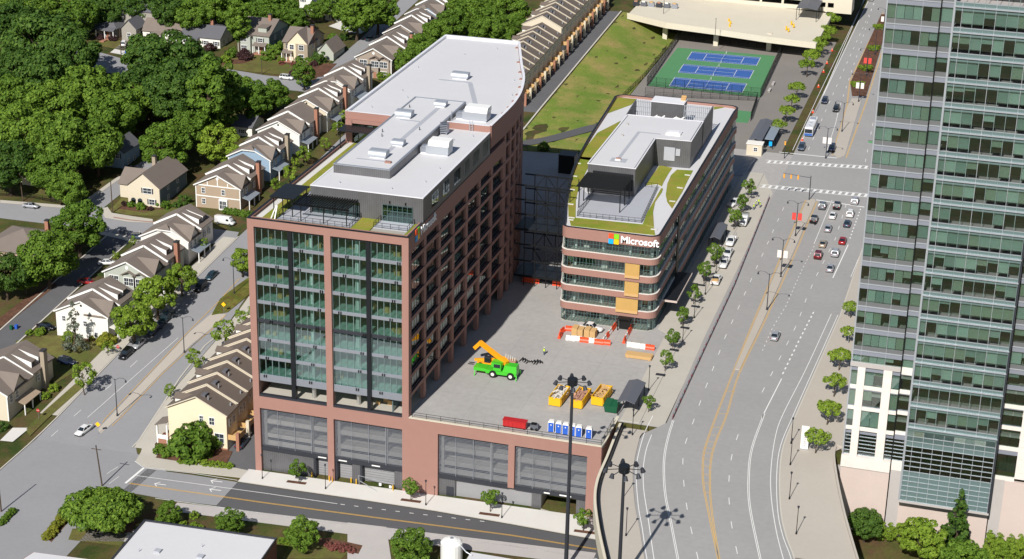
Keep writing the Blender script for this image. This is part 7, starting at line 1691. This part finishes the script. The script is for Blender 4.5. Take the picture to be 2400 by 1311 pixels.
for i in range(4): place(bp_, 'water_barrier', 'orange water-filled barrier below the black steel frame', 'barrier', (36.4+i*2.05+(3.2 if i > 1 else 0), 77.2+.05*i, ZP), R(0), 'orange barriers at the steel frame', 1.15)
# cones on the plaza and in the avenue
cp = Proto(); cp.add('cone', MB().cyl((0, 0, .05), (0, 0, .8), .22, .05, 10), 'orange_plastic'); cp.add('foot', MB().box(-.28, -.28, 0, .28, .28, .05), 'orange_plastic'); cp.add('band', MB().cyl((0, 0, .42), (0, 0, .56), .14, .11, 10), 'white_plastic')
for (px, py) in ((1918, 205), (1930, 170), (1905, 265), (1938, 150), (1950, 120), (1880, 330)):
    q = P(px, py); place(cp, 'traffic_cone', 'orange traffic cone along the closed lane of the far avenue', 'cone', (*q, ZP+.03), 0, 'cones in the far avenue', 1.4)
# red and white site barrier along the avenue
t = thing('site_fence', 'long red and grey crowd barrier line along the avenue edge', 'barrier', (83, 80, ZP))
ln_ = run([P(1575, 985), P(1650, 822), P(1720, 672), P(1803, 465)], 1.55)
for i, (a, b) in enumerate(zip(ln_, ln_[1:])):
    pn = part('panel', MB().bar((a[0], a[1], ZP+.35), (b[0], b[1], ZP+.35), .1, .5), 'maroon_panel' if False else ('tool_red' if (i*7) % 11 < 4 else 'stone_grey'), t)
    part('rail', MB().bar((a[0], a[1], ZP+1.05), (b[0], b[1], ZP+1.05), .07).bar((a[0], a[1], ZP), (a[0], a[1], ZP+1.05), .07).bar((a[0]-.35, a[1], ZP+.04), (a[0]+.35, a[1], ZP+.04), .1, .05), 'grey_metal', pn)
# site canopies
def canopy(x0, y0, x1, y1, h, lab, mat='tarp_grey', z=ZP):
    t = thing('site_canopy', lab, 'canopy', ((x0+x1)/2, (y0+y1)/2, z)); xm = (x0+x1)/2
    part('roof', MB().add([(x0, y0, z+h), (xm, y0, z+h+.55), (x1, y0, z+h), (x0, y1, z+h), (xm, y1, z+h+.55), (x1, y1, z+h)]+[(x0, y0, z+h+.15), (xm, y0, z+h+.7), (x1, y0, z+h+.15), (x0, y1, z+h+.15), (xm, y1, z+h+.7), (x1, y1, z+h+.15)], [(0, 1, 4, 3), (1, 2, 5, 4), (6, 9, 10, 7), (7, 10, 11, 8), (0, 6, 7, 1), (1, 7, 8, 2), (3, 4, 10, 9), (4, 5, 11, 10), (0, 3, 9, 6), (2, 8, 11, 5)]), mat, t)
    for x in (x0+.2, x1-.2):
        for y in (y0+.2, (y0+y1)/2, y1-.2): part('post', MB().bar((x, y, z), (x, y, z+h), .18), 'black_metal', t)
    return t
canopy(73.0, 14.5, 76.6, 25.0, 3.0, 'grey ridged site canopy by the green dumpster'); canopy(73.2, 113, 76.2, 124, 2.8, 'grey ridged canopy beside the five-storey building')
c = canopy(69.6, 196, 73.4, 217, 3.0, 'grey canopy over the site gate by the avenue'); t = thing('site_office', 'pale cream site office hut with a window at the far junction', 'hut', (71.8, 193, ZP)); part('hut', MB().box(69.8, 191.4, ZP, 74.2, 194.4, ZP+3.3), 'siding_cream', t); part('hut_roof', MB().box(69.6, 191.2, ZP+3.3, 74.4, 194.6, ZP+3.5), 'siding_white', t); win(t, 72.4, 191.4, ZP+1.4, 1.0, 1.0)
t = thing('bus_shelter', 'pale blue bus shelter roof behind the cream hut', 'shelter', (75.2, 205, ZP)); part('roof', MB().box(73.8, 199, ZP+2.8, 76.4, 212, ZP+3.0), 'porch_roof', t); part('panel', MB().box(74.0, 199, ZP, 74.1, 212, ZP+2.8), 'tower_glass', t); 
for y in (199.2, 205, 211.8): part('post', MB().bar((76.2, y, ZP), (76.2, y, ZP+2.8), .14), 'black_metal', t)
part('advert', MB().box(75.0, 200, ZP+.6, 75.9, 200.1, ZP+2.3), 'logo_blue', t)
c = canopy(63.5, 333, 71, 348, 4.2, 'dark grey hip canopy on the parking ramp', 'tarp_grey', 23.4)
# people
def person(px, py, lab, rz=0, vest='hivis', lean=0, z=ZP):
    x, y = P(px, py, z); t = thing('person', lab, 'person', (x, y, z), rz); m = MB()
    sk = [((0, 0, .92), .17), ((0, .02, 1.15), .18), ((0, .03, 1.4), .19), ((0, .02, 1.52), .07), ((0, .02, 1.6), .065)]
    def limb(pts, rs): m.tube(pts, rs, 8)
    secs = []
    for z_, rx, ry in ((.82, .16, .12), (.95, .18, .13), (1.15, .16, .12), (1.35, .2, .13), (1.46, .17, .1), (1.52, .06, .06), (1.58, .055, .06), (1.62, .085, .1), (1.72, .1, .115), (1.8, .07, .08), (1.83, .02, .02)):
        secs.append([(rx*math.cos(2*math.pi*i/10), ry*math.sin(2*math.pi*i/10)+lean*(z_-.9), z_) for i in range(10)])
    m.loft(secs)
    for s in (-1, 1):
        limb([(s*.09, 0, .9), (s*.11, -.05*s, .48), (s*.12, -.1*s, .07)], [.1, .075, .05]); m.box(s*.12-.05, -.1*s-.18, 0, s*.12+.05, -.1*s+.07, .08)
        limb([(s*.2, lean*.5, 1.42), (s*.27, -.04+lean*.3, 1.15), (s*.25, -.16+lean*.2, .92)], [.06, .05, .035]); m.ball((s*.25, -.18+lean*.2, .87), .045, .05, .06, 6, 4)
    part_l = lambda n, mb_, mt: (lambda o: (C.objects.link(o), setattr(o, 'parent', t)))(bpy.data.objects.new(n, mb_.mesh(n, mt)))
    part_l('body', m, 'denim')
    v = MB(); v.loft([[(rx*math.cos(2*math.pi*i/10), ry*math.sin(2*math.pi*i/10)+lean*(z_-.9), z_) for i in range(10)] for z_, rx, ry in ((.9, .2, .15), (1.15, .19, .145), (1.36, .225, .155), (1.47, .15, .11))]); part_l('vest', v, vest)
    h = MB(); h.loft([[(rx*math.cos(2*math.pi*i/10), rx*1.1*math.sin(2*math.pi*i/10)+lean*.85, z_) for i in range(10)] for z_, rx in ((1.72, .13), (1.76, .12), (1.84, .09), (1.88, .03))]); part_l('hard_hat', h, 'white_plastic')
    f = MB(); f.ball((0, -.05+lean*.75, 1.68), .08, .075, .1, 8, 6); part_l('face', f, 'skin')
    return t
person(1275, 832, 'lone site worker in pale vest and jeans on the open plaza', R(160)); WG = None
person(1766, 492, 'road worker in yellow vest nearest the white cargo van', R(40)); person(1771, 485, 'road worker in yellow vest bending towards the others', R(-60), lean=.2); person(1781, 487, 'road worker in yellow vest beside the red barrier end', R(120)); person(1778, 480, 'road worker in yellow vest standing behind the group', R(180))
person(981, 1068, 'passer-by in dark clothes', R(90), 'denim') if False else None
# ------------------------------------------------------------------ lamps, signs, signals
def lamp_post(h=5.6):
    p = Proto(); p.add('pole', MB().cyl((0, 0, 0), (0, 0, h-.4), .075, .06, 8), 'black_metal'); p.add('base', MB().cyl((0, 0, 0), (0, 0, .5), .17, .12, 8), 'black_metal'); p.add('lantern', MB().cyl((0, 0, h-.4), (0, 0, h), .12, .24, 8).cyl((0, 0, h), (0, 0, h+.15), .26, .05, 8), 'charcoal'); return p
LP = lamp_post()
def lamp(px, py, lab, up=False, g=None):
    if up: x, y = P(px, py, ZP+.17); z = ZP+.17
    else: x, y, z = G(px, py); z += .18
    place(LP, 'street_lamp', lab, 'street lamp', (x, y, z), 0, g)
for px, py in ((615, 1124), (763, 1148), (998, 1186), (1176, 1216)): lamp(px, py, 'black pedestrian lamp post on the bright pavement along the podium', False, 'lamp posts along the podium')
for px, py in ((1852, 1090), (1850, 1170), (1866, 1252), (1854, 1040)): lamp(px, py, 'slim grey lamp post on the tan pavement below the glass tower', True, 'lamp posts below the glass tower')
lamp(1467, 1256, 'slim lamp post on the bridge pavement near the parapet', True); lamp(1458, 1170, 'slim lamp post on the bridge pavement by the tall mast', True); lamp(1520, 915, 'slim lamp post by the grey site canopy', True); lamp(1482, 1020, 'slim lamp post at the head of the bridge pavement', True)
for px, py in ((1600, 800), (1627, 745), (1653, 690), (1678, 640)): lamp(px, py, 'slim lamp post between the young trees of the service lane', True, 'lamp posts along the service lane')
def double_lamp(h=9.0, banner=None, arm=2.6):
    p = Proto(); p.add('pole', MB().cyl((0, 0, 0), (0, 0, h), .12, .08, 8), 'charcoal'); p.add('base', MB().cyl((0, 0, 0), (0, 0, .7), .24, .16, 8), 'charcoal')
    for s in (-1, 1):
        i = p.add('arm', MB().tube([(0, 0, h-.3), (s*arm*.4, 0, h+.35), (s*arm*.8, 0, h+.4), (s*arm, 0, h+.1)], .05, 6), 'charcoal'); p.add('lamp_head', MB().cyl((s*arm, 0, h+.1), (s*arm, 0, h-.45), .1, .26, 8), 'charcoal', i)
    if banner:
        for s in (-1, 1): p.add('banner', MB().box(s*.75-.5, -.03, h*.48, s*.75+.5, .03, h*.48+1.9), banner); p.add('banner_bar', MB().bar((0, 0, h*.48+1.9), (s*1.25, 0, h*.48+1.9), .05), 'charcoal')
    return p
plain('banner_red', lin((.84, .27, .24)), .7); plain('banner_white', lin((.86, .84, .82)), .7)
dl = {None: double_lamp(), 'w': double_lamp(9, 'banner_white'), 'r': double_lamp(9, 'banner_red')}
for px, py, b, lb in ((1797, 728, None, 'double-armed avenue lamp with ring brackets on the yellow median'), (1830, 645, 'w', 'double-armed avenue lamp with two white banners on the long median'), (1864, 555, 'r', 'double-armed avenue lamp with two red banners on the long median'), (2012, 240, 'w', 'double-armed avenue lamp with white banners beside the mulch bed'), (1973, 310, None, 'double-armed avenue lamp with ring brackets on the far median'), (2030, 180, 'r', 'double-armed avenue lamp with red banners in the mulch bed'), (2050, 130, None, 'double-armed avenue lamp among the median hedges'), (2070, 80, 'w', 'double-armed avenue lamp with white banners at the top of the avenue'), (1935, 372, 'w', 'double-armed lamp with white banners at the far median tip')):
    q = P(px, py); place(dl[b], 'avenue_lamp', lb, 'street lamp', (*q, ZP+.16), 0)
for px, py, lb in ((275, 976, 'double-armed street lamp at the foot of the left street median'), (432, 828, 'double-armed street lamp halfway up the left street median'), (549, 690, 'double-armed street lamp in the planted median')):
    q = G(px, py); place(dl[None], 'street_lamp', lb, 'street lamp', (q[0], q[1], q[2]+.1), 0)
# high masts
def mast(px, py, z, lab):
    x, y = P(px, py, z); g = terr(x, y)
    t = thing('floodlight_mast', lab, 'light mast', (x, y, g)); part('pole', MB().cyl((x, y, g), (x, y, z-.4), .42, .26, 10), 'charcoal', t); part('head_frame', MB().cyl((x, y, z-.5), (x, y, z+.7), .95, .95, 10), 'dark_metal', t); part('base', MB().cyl((x, y, g-.5), (x, y, g+.6), .8, .8, 8), 'slab_concrete', t)
    for i in range(8):
        a = 2*math.pi*i/8+.3; e = (x+2.9*math.cos(a), y+2.9*math.sin(a), z-.1)
        o = part('arm', MB().bar((x, y, z+.1), e, .1), 'charcoal', t); part('floodlight', MB().cyl((e[0], e[1], z+.25), (e[0]+.25*math.cos(a), e[1]+.25*math.sin(a), z-.5), .26, .45, 10), 'charcoal', o); part('lens', MB().cyl((e[0]+.25*math.cos(a), e[1]+.25*math.sin(a), z-.5), (e[0]+.26*math.cos(a), e[1]+.26*math.sin(a), z-.53), .4, .4, 10), 'lamp_clear', o)
mast(1342, 896, 40, 'tall dark floodlight mast rising in front of the yellow dumpsters'); mast(1463, 1100, 40, 'tall dark floodlight mast rising over the bridge pavement')
# signals at the junction
plain('signal_yellow', lin((.90, .62, .20)), .5)
def signal(px, py, arm, lab, h=7.0):
    x, y = P(px, py); t = thing('traffic_signal', lab, 'traffic signal', (x, y, ZP)); part('pole', MB().cyl((x, y, ZP), (x, y, ZP+h), .14, .1, 8), 'charcoal', t); part('mast_arm', MB().cyl((x, y, ZP+h-.6), (x+arm, y, ZP+h-.1), .1, .06, 8), 'charcoal', t)
    for k in (.45, .7, .95): part('signal_head', MB().box(x+arm*k-.2, y-.18, ZP+h-1.4, x+arm*k+.2, y+.18, ZP+h-.3), 'signal_yellow', t)
signal(1896, 470, -7.5, 'mast-arm traffic signal with yellow heads at the median end'); 
q = P(1966, 372); 
t = thing('street_name_sign', 'green street name sign hung over the junction', 'sign', (106, 197, ZP)); part('plate', MB().box(103.6, 196.9, ZP+5.6, 106.4, 197.0, ZP+6.2), 'court_green', t); part('post', MB().cyl((107.6, 197, ZP), (107.6, 197, ZP+6.4), .1), 'charcoal', t); part('arm', MB().bar((107.6, 197, ZP+6.3), (103.4, 197, ZP+6.3), .08), 'charcoal', t)
t = thing('signal_pole', 'lone signal pole at the corner of the site gate', 'traffic signal', (*P(1838, 372), ZP)); q = P(1838, 372); part('pole', MB().cyl((*q, ZP), (*q, ZP+5.5), .11), 'charcoal', t); part('signal_head', MB().box(q[0]-.2, q[1]-.5, ZP+4.2, q[0]+.2, q[1]-.14, ZP+5.3), 'signal_yellow', t)
# signs on the left street
def sign(px, py, lab, kind, h=2.4):
    x, y, z = G(px, py); t = thing('road_sign', lab, 'sign', (x, y, z)); part('post', MB().cyl((x, y, z), (x, y, z+h), .04, n=6), 'grey_metal', t)
    if kind == 'diamond': part('plate', MB().loft([[(x, y-.06, z+h-.6), (x+.62, y-.06, z+h), (x, y-.06, z+h+.6), (x-.62, y-.06, z+h)], [(x, y-.03, z+h-.6), (x+.62, y-.03, z+h), (x, y-.03, z+h+.6), (x-.62, y-.03, z+h)]]), 'logo_yellow', t)
    else:
        r = [(x+.42*math.cos(R(22.5+45*i)), z+h+.42*math.sin(R(22.5+45*i))) for i in range(8)]; part('plate', MB().loft([[(a, y-.06, b) for a, b in r], [(a, y-.03, b) for a, b in r]]), 'tool_red', t); text('lettering', 'STOP', .26, 'sign_white', t, (x-.3, y-.075, z+h-.09), (R(90), 0, 0), .004)
sign(231, 1018, 'yellow diamond sign on the tip of the left street median', 'diamond'); sign(525, 735, 'yellow diamond sign in the planted median bed', 'diamond'); sign(278, 835, 'red stop sign on the pavement by the thin young tree', 'stop'); sign(91, 985, 'red stop sign on the pavement below the brown house', 'stop')
t = thing('banner_sign', 'tall white vertical banner with letters on the tower pavement', 'sign', (*P(1884, 1055), ZP)); q = P(1884, 1055); part('panel', MB().box(q[0]-.75, q[1]-.08, ZP+.2, q[0]+.75, q[1]+.08, ZP+5.2), 'white_plastic', t); part('base', MB().box(q[0]-.8, q[1]-.2, ZP+.17, q[0]+.8, q[1]+.2, ZP+.3), 'grey_metal', t); text('lettering', 'HAVEN', .9, 'membrane_grey', t, (q[0]+.35, q[1]-.12, ZP+.9), (R(90), R(-90), 0), .02)
q = P(1988, 806); t = thing('pavement_sign', 'small white square sign on a post near the tower trees', 'sign', (*q, ZP)); part('post', MB().cyl((*q, ZP), (*q, ZP+2), .05), 'grey_metal', t); part('plate', MB().box(q[0]-.6, q[1]-.05, ZP+2, q[0]+.6, q[1]+.05, ZP+3.0), 'white_plastic', t)
# wooden utility poles
def upole(px, py, h, lab, cross=True, topx=0):
    x, y, z = G(px, py); t = thing('utility_pole', lab, 'utility pole', (x, y, z)); part('pole', MB().cyl((x, y, z-.5), (x+topx, y, z+h), .17, .12, 8), 'bark', t); part('cap', MB().cyl((x+topx, y, z+h), (x+topx, y, z+h+.25), .13, .13, 8), 'charcoal', t)
    if cross: part('crossarm', MB().bar((x+topx-1.1, y, z+h-.6), (x+topx+1.1, y, z+h-.6), .1, .12), 'bark', t)
upole(240, 1140, 9, 'leaning wooden utility pole behind the spreading tree', True, -.8); upole(3, 1200, 10, 'wooden utility pole casting a long shadow at the junction', False); upole(264, 500, 9, 'tall thin pole at the cross street corner', False); upole(148, 468, 10, 'wooden utility pole beside the iron fence', True, -.8); upole(54, 472, 11, 'wooden utility pole by the silver sedan', True, -.5); upole(284, 128, 9, 'wooden utility pole by the white far driveway', False); upole(614, 175, 5, 'dark lamp pole on the far front lawn', False)
# bollards and tree pits along the podium
by = Proto(); by.add('post', MB().cyl((0, 0, 0), (0, 0, 1.15), .11, n=10), 'yellow_steel'); by.add('cap', MB().ball((0, 0, 1.15), .11, .11, .06, 10, 4), 'yellow_steel')
for px, py in ((731, 1120), (772, 1130), (779, 1132), (823, 1134), (835, 1137), (921, 1152)): x, y, z = G(px, py); place(by, 'bollard', 'yellow steel bollard guarding a garage door of the tower', 'bollard', (x, y, z+.19), 0, 'yellow bollards at the garage doors')
for px, py in ((695, 1136), (963, 1179), (1147, 1211), (1370, 1252)):
    x, y, z = G(px, py-3); solo('tree_pit', MB().prism([(x-2.1, y-.5), (x+2.1, y-.4), (x+2.1, y+.5), (x-2.1, y+.4)], lambda a, b: terr(a, b)+.1, lambda a, b: terr(a, b)+.23), 'mulch', 'brown mulched tree pit in the podium pavement', 'tree pit', 'tree pits along the podium', base=(x, y, z))
for px, py in ((1667, 625), (1643, 670), (1630, 720), (1605, 770), (1580, 822), (1548, 880)):
    x, y = P(px, py); solo('tree_grate', MB().box(x-1, y-.55, ZP+.15, x+1, y+.55, ZP+.18), 'charcoal', 'dark iron tree grate in the pavement by the service lane', 'tree grate', 'tree grates along the service lane', base=(x, y, ZP))
# construction gate across the wide garage door
t = thing('chain_gate', 'bent chain-link gate across the widest garage door', 'gate', (27, -.4, .6)); part('frame', MB().bar((22.9, -.3, 2.9), (30.3, -.3, 2.2), .07).bar((30.3, -.3, 2.2), (30.3, -.3, .7), .07).bar((23.4, -.8, 2.0), (27.5, -1.6, .7), .1).bar((27.5, -.5, .7), (30.3, -.3, .7), .07).bar((22.9, -.3, 2.9), (23.1, -.3, .6), .07), 'light_metal', t); part('notice', MB().box(27.4, -.38, 1.4, 27.9, -.36, 2.0), 'sign_white', t); part('notice', MB().box(29.6, -.38, 1.2, 30.1, -.36, 1.8), 'sign_white', t)
# bins
bn = Proto(); bn.add('bin', MB().loft([[(-.28, -.3, .1), (.28, -.3, .1), (.28, .3, .1), (-.28, .3, .1)], [(-.33, -.38, 1.0), (.33, -.38, 1.0), (.33, .38, 1.0), (-.33, .38, 1.0)]]), 'toilet_blue'); bn.add('lid', MB().box(-.35, -.4, 1.0, .35, .42, 1.08), 'toilet_blue'); bn.add('wheel', MB().cyl((-.3, .3, .1), (.3, .3, .1), .1), 'tyre')
for px, py, lb in ((39, 772, 'blue wheeled bin at the rear lane'), (296, 127, 'blue wheeled bin by the far driveway')): x, y, z = G(px, py); place(bn, 'wheeled_bin', lb, 'bin', (x, y, z+.06), 0)
x, y, z = G(27, 774); place(bn, 'wheeled_bin', 'dark green wheeled bin at the rear lane', 'bin', (x, y, z+.06), 0, None, 1, {'bin': 'bin_green', 'lid': 'bin_green'})
# white tank and shed at the foot of the view
x, y, z = G(1058, 1318); t = thing('storage_tank', 'white round storage tank beside the round tree', 'tank', (x, y, z)); part('shell', MB().cyl((x, y, z), (x, y, z+4.4), 2.1, n=20), 'white_paint', t, smooth=False); part('dome', MB().loft([[(x+r*math.cos(2*math.pi*i/20), y+r*math.sin(2*math.pi*i/20), z+h_) for i in range(20)] for r, h_ in ((2.1, 4.4), (1.7, 4.8), (.9, 5.1), (.1, 5.2))]), 'white_paint', t); part('hatch', MB().cyl((x, y, z+5.1), (x, y, z+5.4), .3), 'grey_metal', t)
part('pipe', MB().tube([(x+1.2, y-.3, z+4.9), (x+3.2, y-1, z+3.4), (x+4.4, y-1.2, z+3.0)], .12, 6), 'light_metal', t)
t = thing('white_shed', 'white flat-topped plant shed beside the storage tank', 'shed', (x+7, y-1.5, z)); part('shed', MB().box(x+4, y-4, z-1, x+13, y, z+2.6), 'white_paint', t); part('roof', MB().box(x+3.8, y-4.2, z+2.6, x+13.2, y+.2, z+2.8), 'roof_white', t)
# ------------------------------------------------------------------ parking ramp and garage at the back
RZ0 = 23.4
rp = thing('parking_ramp', 'pale concrete parking ramp on round piers behind the tennis courts', 'ramp', (40, 320, ZP))
A = [P(1470, 36, RZ0+.9), P(1560, 58, RZ0+.7), P(1680, 74, RZ0+.4), P(1800, 92, RZ0), P(1912, 106, RZ0-.4)]
zz = [RZ0+.9, RZ0+.7, RZ0+.4, RZ0, RZ0-.4]
m = MB(); v = []
for (x, y), z in zip(A, zz): v += [(x, y, z-1.3), (x, y, z), (x, y+46, z+.2), (x, y+46, z-1.3)]
m.add(v, [(4*i+k, 4*i+(k+1) % 4, 4*i+4+(k+1) % 4, 4*i+4+k) for i in range(4) for k in range(4)]+[(0, 1, 2, 3), (19, 18, 17, 16)]); part('deck', m, 'ramp_concrete', rp)
m = MB()
for i in range(4): m.bar((A[i][0], A[i][1]+.15, zz[i]+.35), (A[i+1][0], A[i+1][1]+.15, zz[i+1]+.35), .3, .9)
part('edge_wall', m, 'ramp_concrete', rp)
for (px, py) in ((1558, 92), (1677, 107), (1801, 119)):
    x, y = P(px, py); part('pier', MB().box(x-.8, y-.4, ZP-.2, x+.8, y+1.2, RZ0+.3), 'ramp_concrete', rp); part('pier', MB().box(x-.6, y+14, ZP-.2, x+.6, y+15.4, RZ0), 'ramp_concrete', rp)
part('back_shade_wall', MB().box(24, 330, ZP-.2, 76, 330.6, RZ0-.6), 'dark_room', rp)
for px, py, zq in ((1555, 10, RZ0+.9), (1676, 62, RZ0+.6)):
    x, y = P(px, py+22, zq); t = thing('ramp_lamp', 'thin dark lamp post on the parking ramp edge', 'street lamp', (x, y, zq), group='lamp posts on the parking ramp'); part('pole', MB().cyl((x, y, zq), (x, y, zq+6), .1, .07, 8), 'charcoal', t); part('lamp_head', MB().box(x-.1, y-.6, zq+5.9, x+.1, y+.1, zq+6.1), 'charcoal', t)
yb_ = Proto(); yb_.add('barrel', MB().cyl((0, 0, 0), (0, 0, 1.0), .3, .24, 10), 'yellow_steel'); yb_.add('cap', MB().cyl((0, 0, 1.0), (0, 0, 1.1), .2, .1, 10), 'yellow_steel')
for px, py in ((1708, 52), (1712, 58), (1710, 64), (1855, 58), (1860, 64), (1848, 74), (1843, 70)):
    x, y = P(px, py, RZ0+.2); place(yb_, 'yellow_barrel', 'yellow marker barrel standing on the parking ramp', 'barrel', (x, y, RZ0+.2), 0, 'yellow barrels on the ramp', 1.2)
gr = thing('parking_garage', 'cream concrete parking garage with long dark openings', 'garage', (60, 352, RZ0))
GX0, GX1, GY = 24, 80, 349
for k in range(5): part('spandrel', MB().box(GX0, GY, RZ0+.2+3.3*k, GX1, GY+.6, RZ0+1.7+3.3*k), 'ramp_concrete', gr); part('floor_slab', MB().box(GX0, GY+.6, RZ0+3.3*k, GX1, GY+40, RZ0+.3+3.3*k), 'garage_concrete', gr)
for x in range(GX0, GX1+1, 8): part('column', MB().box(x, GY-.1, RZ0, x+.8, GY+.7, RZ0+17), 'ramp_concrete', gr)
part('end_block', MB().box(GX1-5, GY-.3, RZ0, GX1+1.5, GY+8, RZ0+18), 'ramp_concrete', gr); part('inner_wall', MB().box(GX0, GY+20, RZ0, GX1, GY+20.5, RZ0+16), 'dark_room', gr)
# clutter on the ramp by the street head
t = thing('storage_crates', 'row of dark storage bins with scrap at the ramp head', 'bins', (*P(1545, 18, RZ0+1), RZ0+1))
for i in range(6):
    x, y = P(1490+i*18, 14+i*1.2, RZ0+1); part('bin', MB().box(x-1.1, y, RZ0+.9, x+1.1, y+1.6, RZ0+2.4), ['charcoal', 'tarp_grey', 'grey_metal'][i % 3], t); part('scrap', MB().box(x-.7, y+.2, RZ0+2.4, x+.5, y+1.2, RZ0+2.8), ['rubble_pink', 'white_plastic', 'wood'][i % 3], t)
# fences round the courts
def wire_fence(pts, h, lab, z=ZP-.1, step=3.0, solid=None):
    t = thing('wire_fence', lab, 'fence', (*pts[0], z)); m = MB()
    for a, b in zip(pts, pts[1:]):
        n = max(1, round(math.dist(a, b)/step))
        for i in range(n):
            q = (a[0]+(b[0]-a[0])*i/n, a[1]+(b[1]-a[1])*i/n); part('post', MB().cyl((*q, z), (*q, z+h), .06, n=6), 'black_metal', t)
        for zz_ in (h, h*.5, .1): m.bar((*a, z+zz_), (*b, z+zz_), .05)
        k = 0
        while k < h: m.bar((*a, z+k), (*b, z+k), .02); k += .25
        L = math.dist(a, b); s = 0
        while s < L: q = (a[0]+(b[0]-a[0])*s/L, a[1]+(b[1]-a[1])*s/L); m.bar((*q, z), (*q, z+h), .02); s += .35
    part('mesh', m, 'black_metal', t, kind='stuff')
wire_fence([(27.4, 251.6), (64.4, 251.0), (62.4, 312.5), (25.2, 313.6), (27.4, 251.6)], 3.2, 'black wire fence around the three tennis courts'); wire_fence([(29.3, 240.2), (64.0, 247.4), (65.6, 224.4)], 2.8, 'black wire fence of the practice court')
wire_fence([(3.2, 200), (3.2, 250), (3.2, 310)], 1.2, 'low fence along the top of the grass bank', 0) if False else None
wire_fence([(23.2, 236), (24.4, 262), (24.0, 300)], 1.6, 'low black fence along the foot of the grass bank', ZP-.1); wire_fence([(3.5, 172.6), (30, 176.6), (44, 195)], 1.2, 'low fence along the path behind the towers', ZP)
wire_fence([G(-5, 458)[:2], G(80, 465)[:2], G(140, 478)[:2]], 1.3, 'low iron fence before the cream cottage', G(60, 465)[2])
b = thing('court_bench', 'grey bench beside the tennis court fence', 'bench', (66, 262, ZP))
for k, y in enumerate((258, 266)): part('seat', MB().box(65.6, y, ZP+.3, 66.4, y+3.4, ZP+.6), 'stone_grey', b); part('leg', MB().box(65.7, y+.3, ZP-.1, 66.3, y+.6, ZP+.3), 'stone_grey', b); part('leg', MB().box(65.7, y+2.8, ZP-.1, 66.3, y+3.1, ZP+.3), 'stone_grey', b)
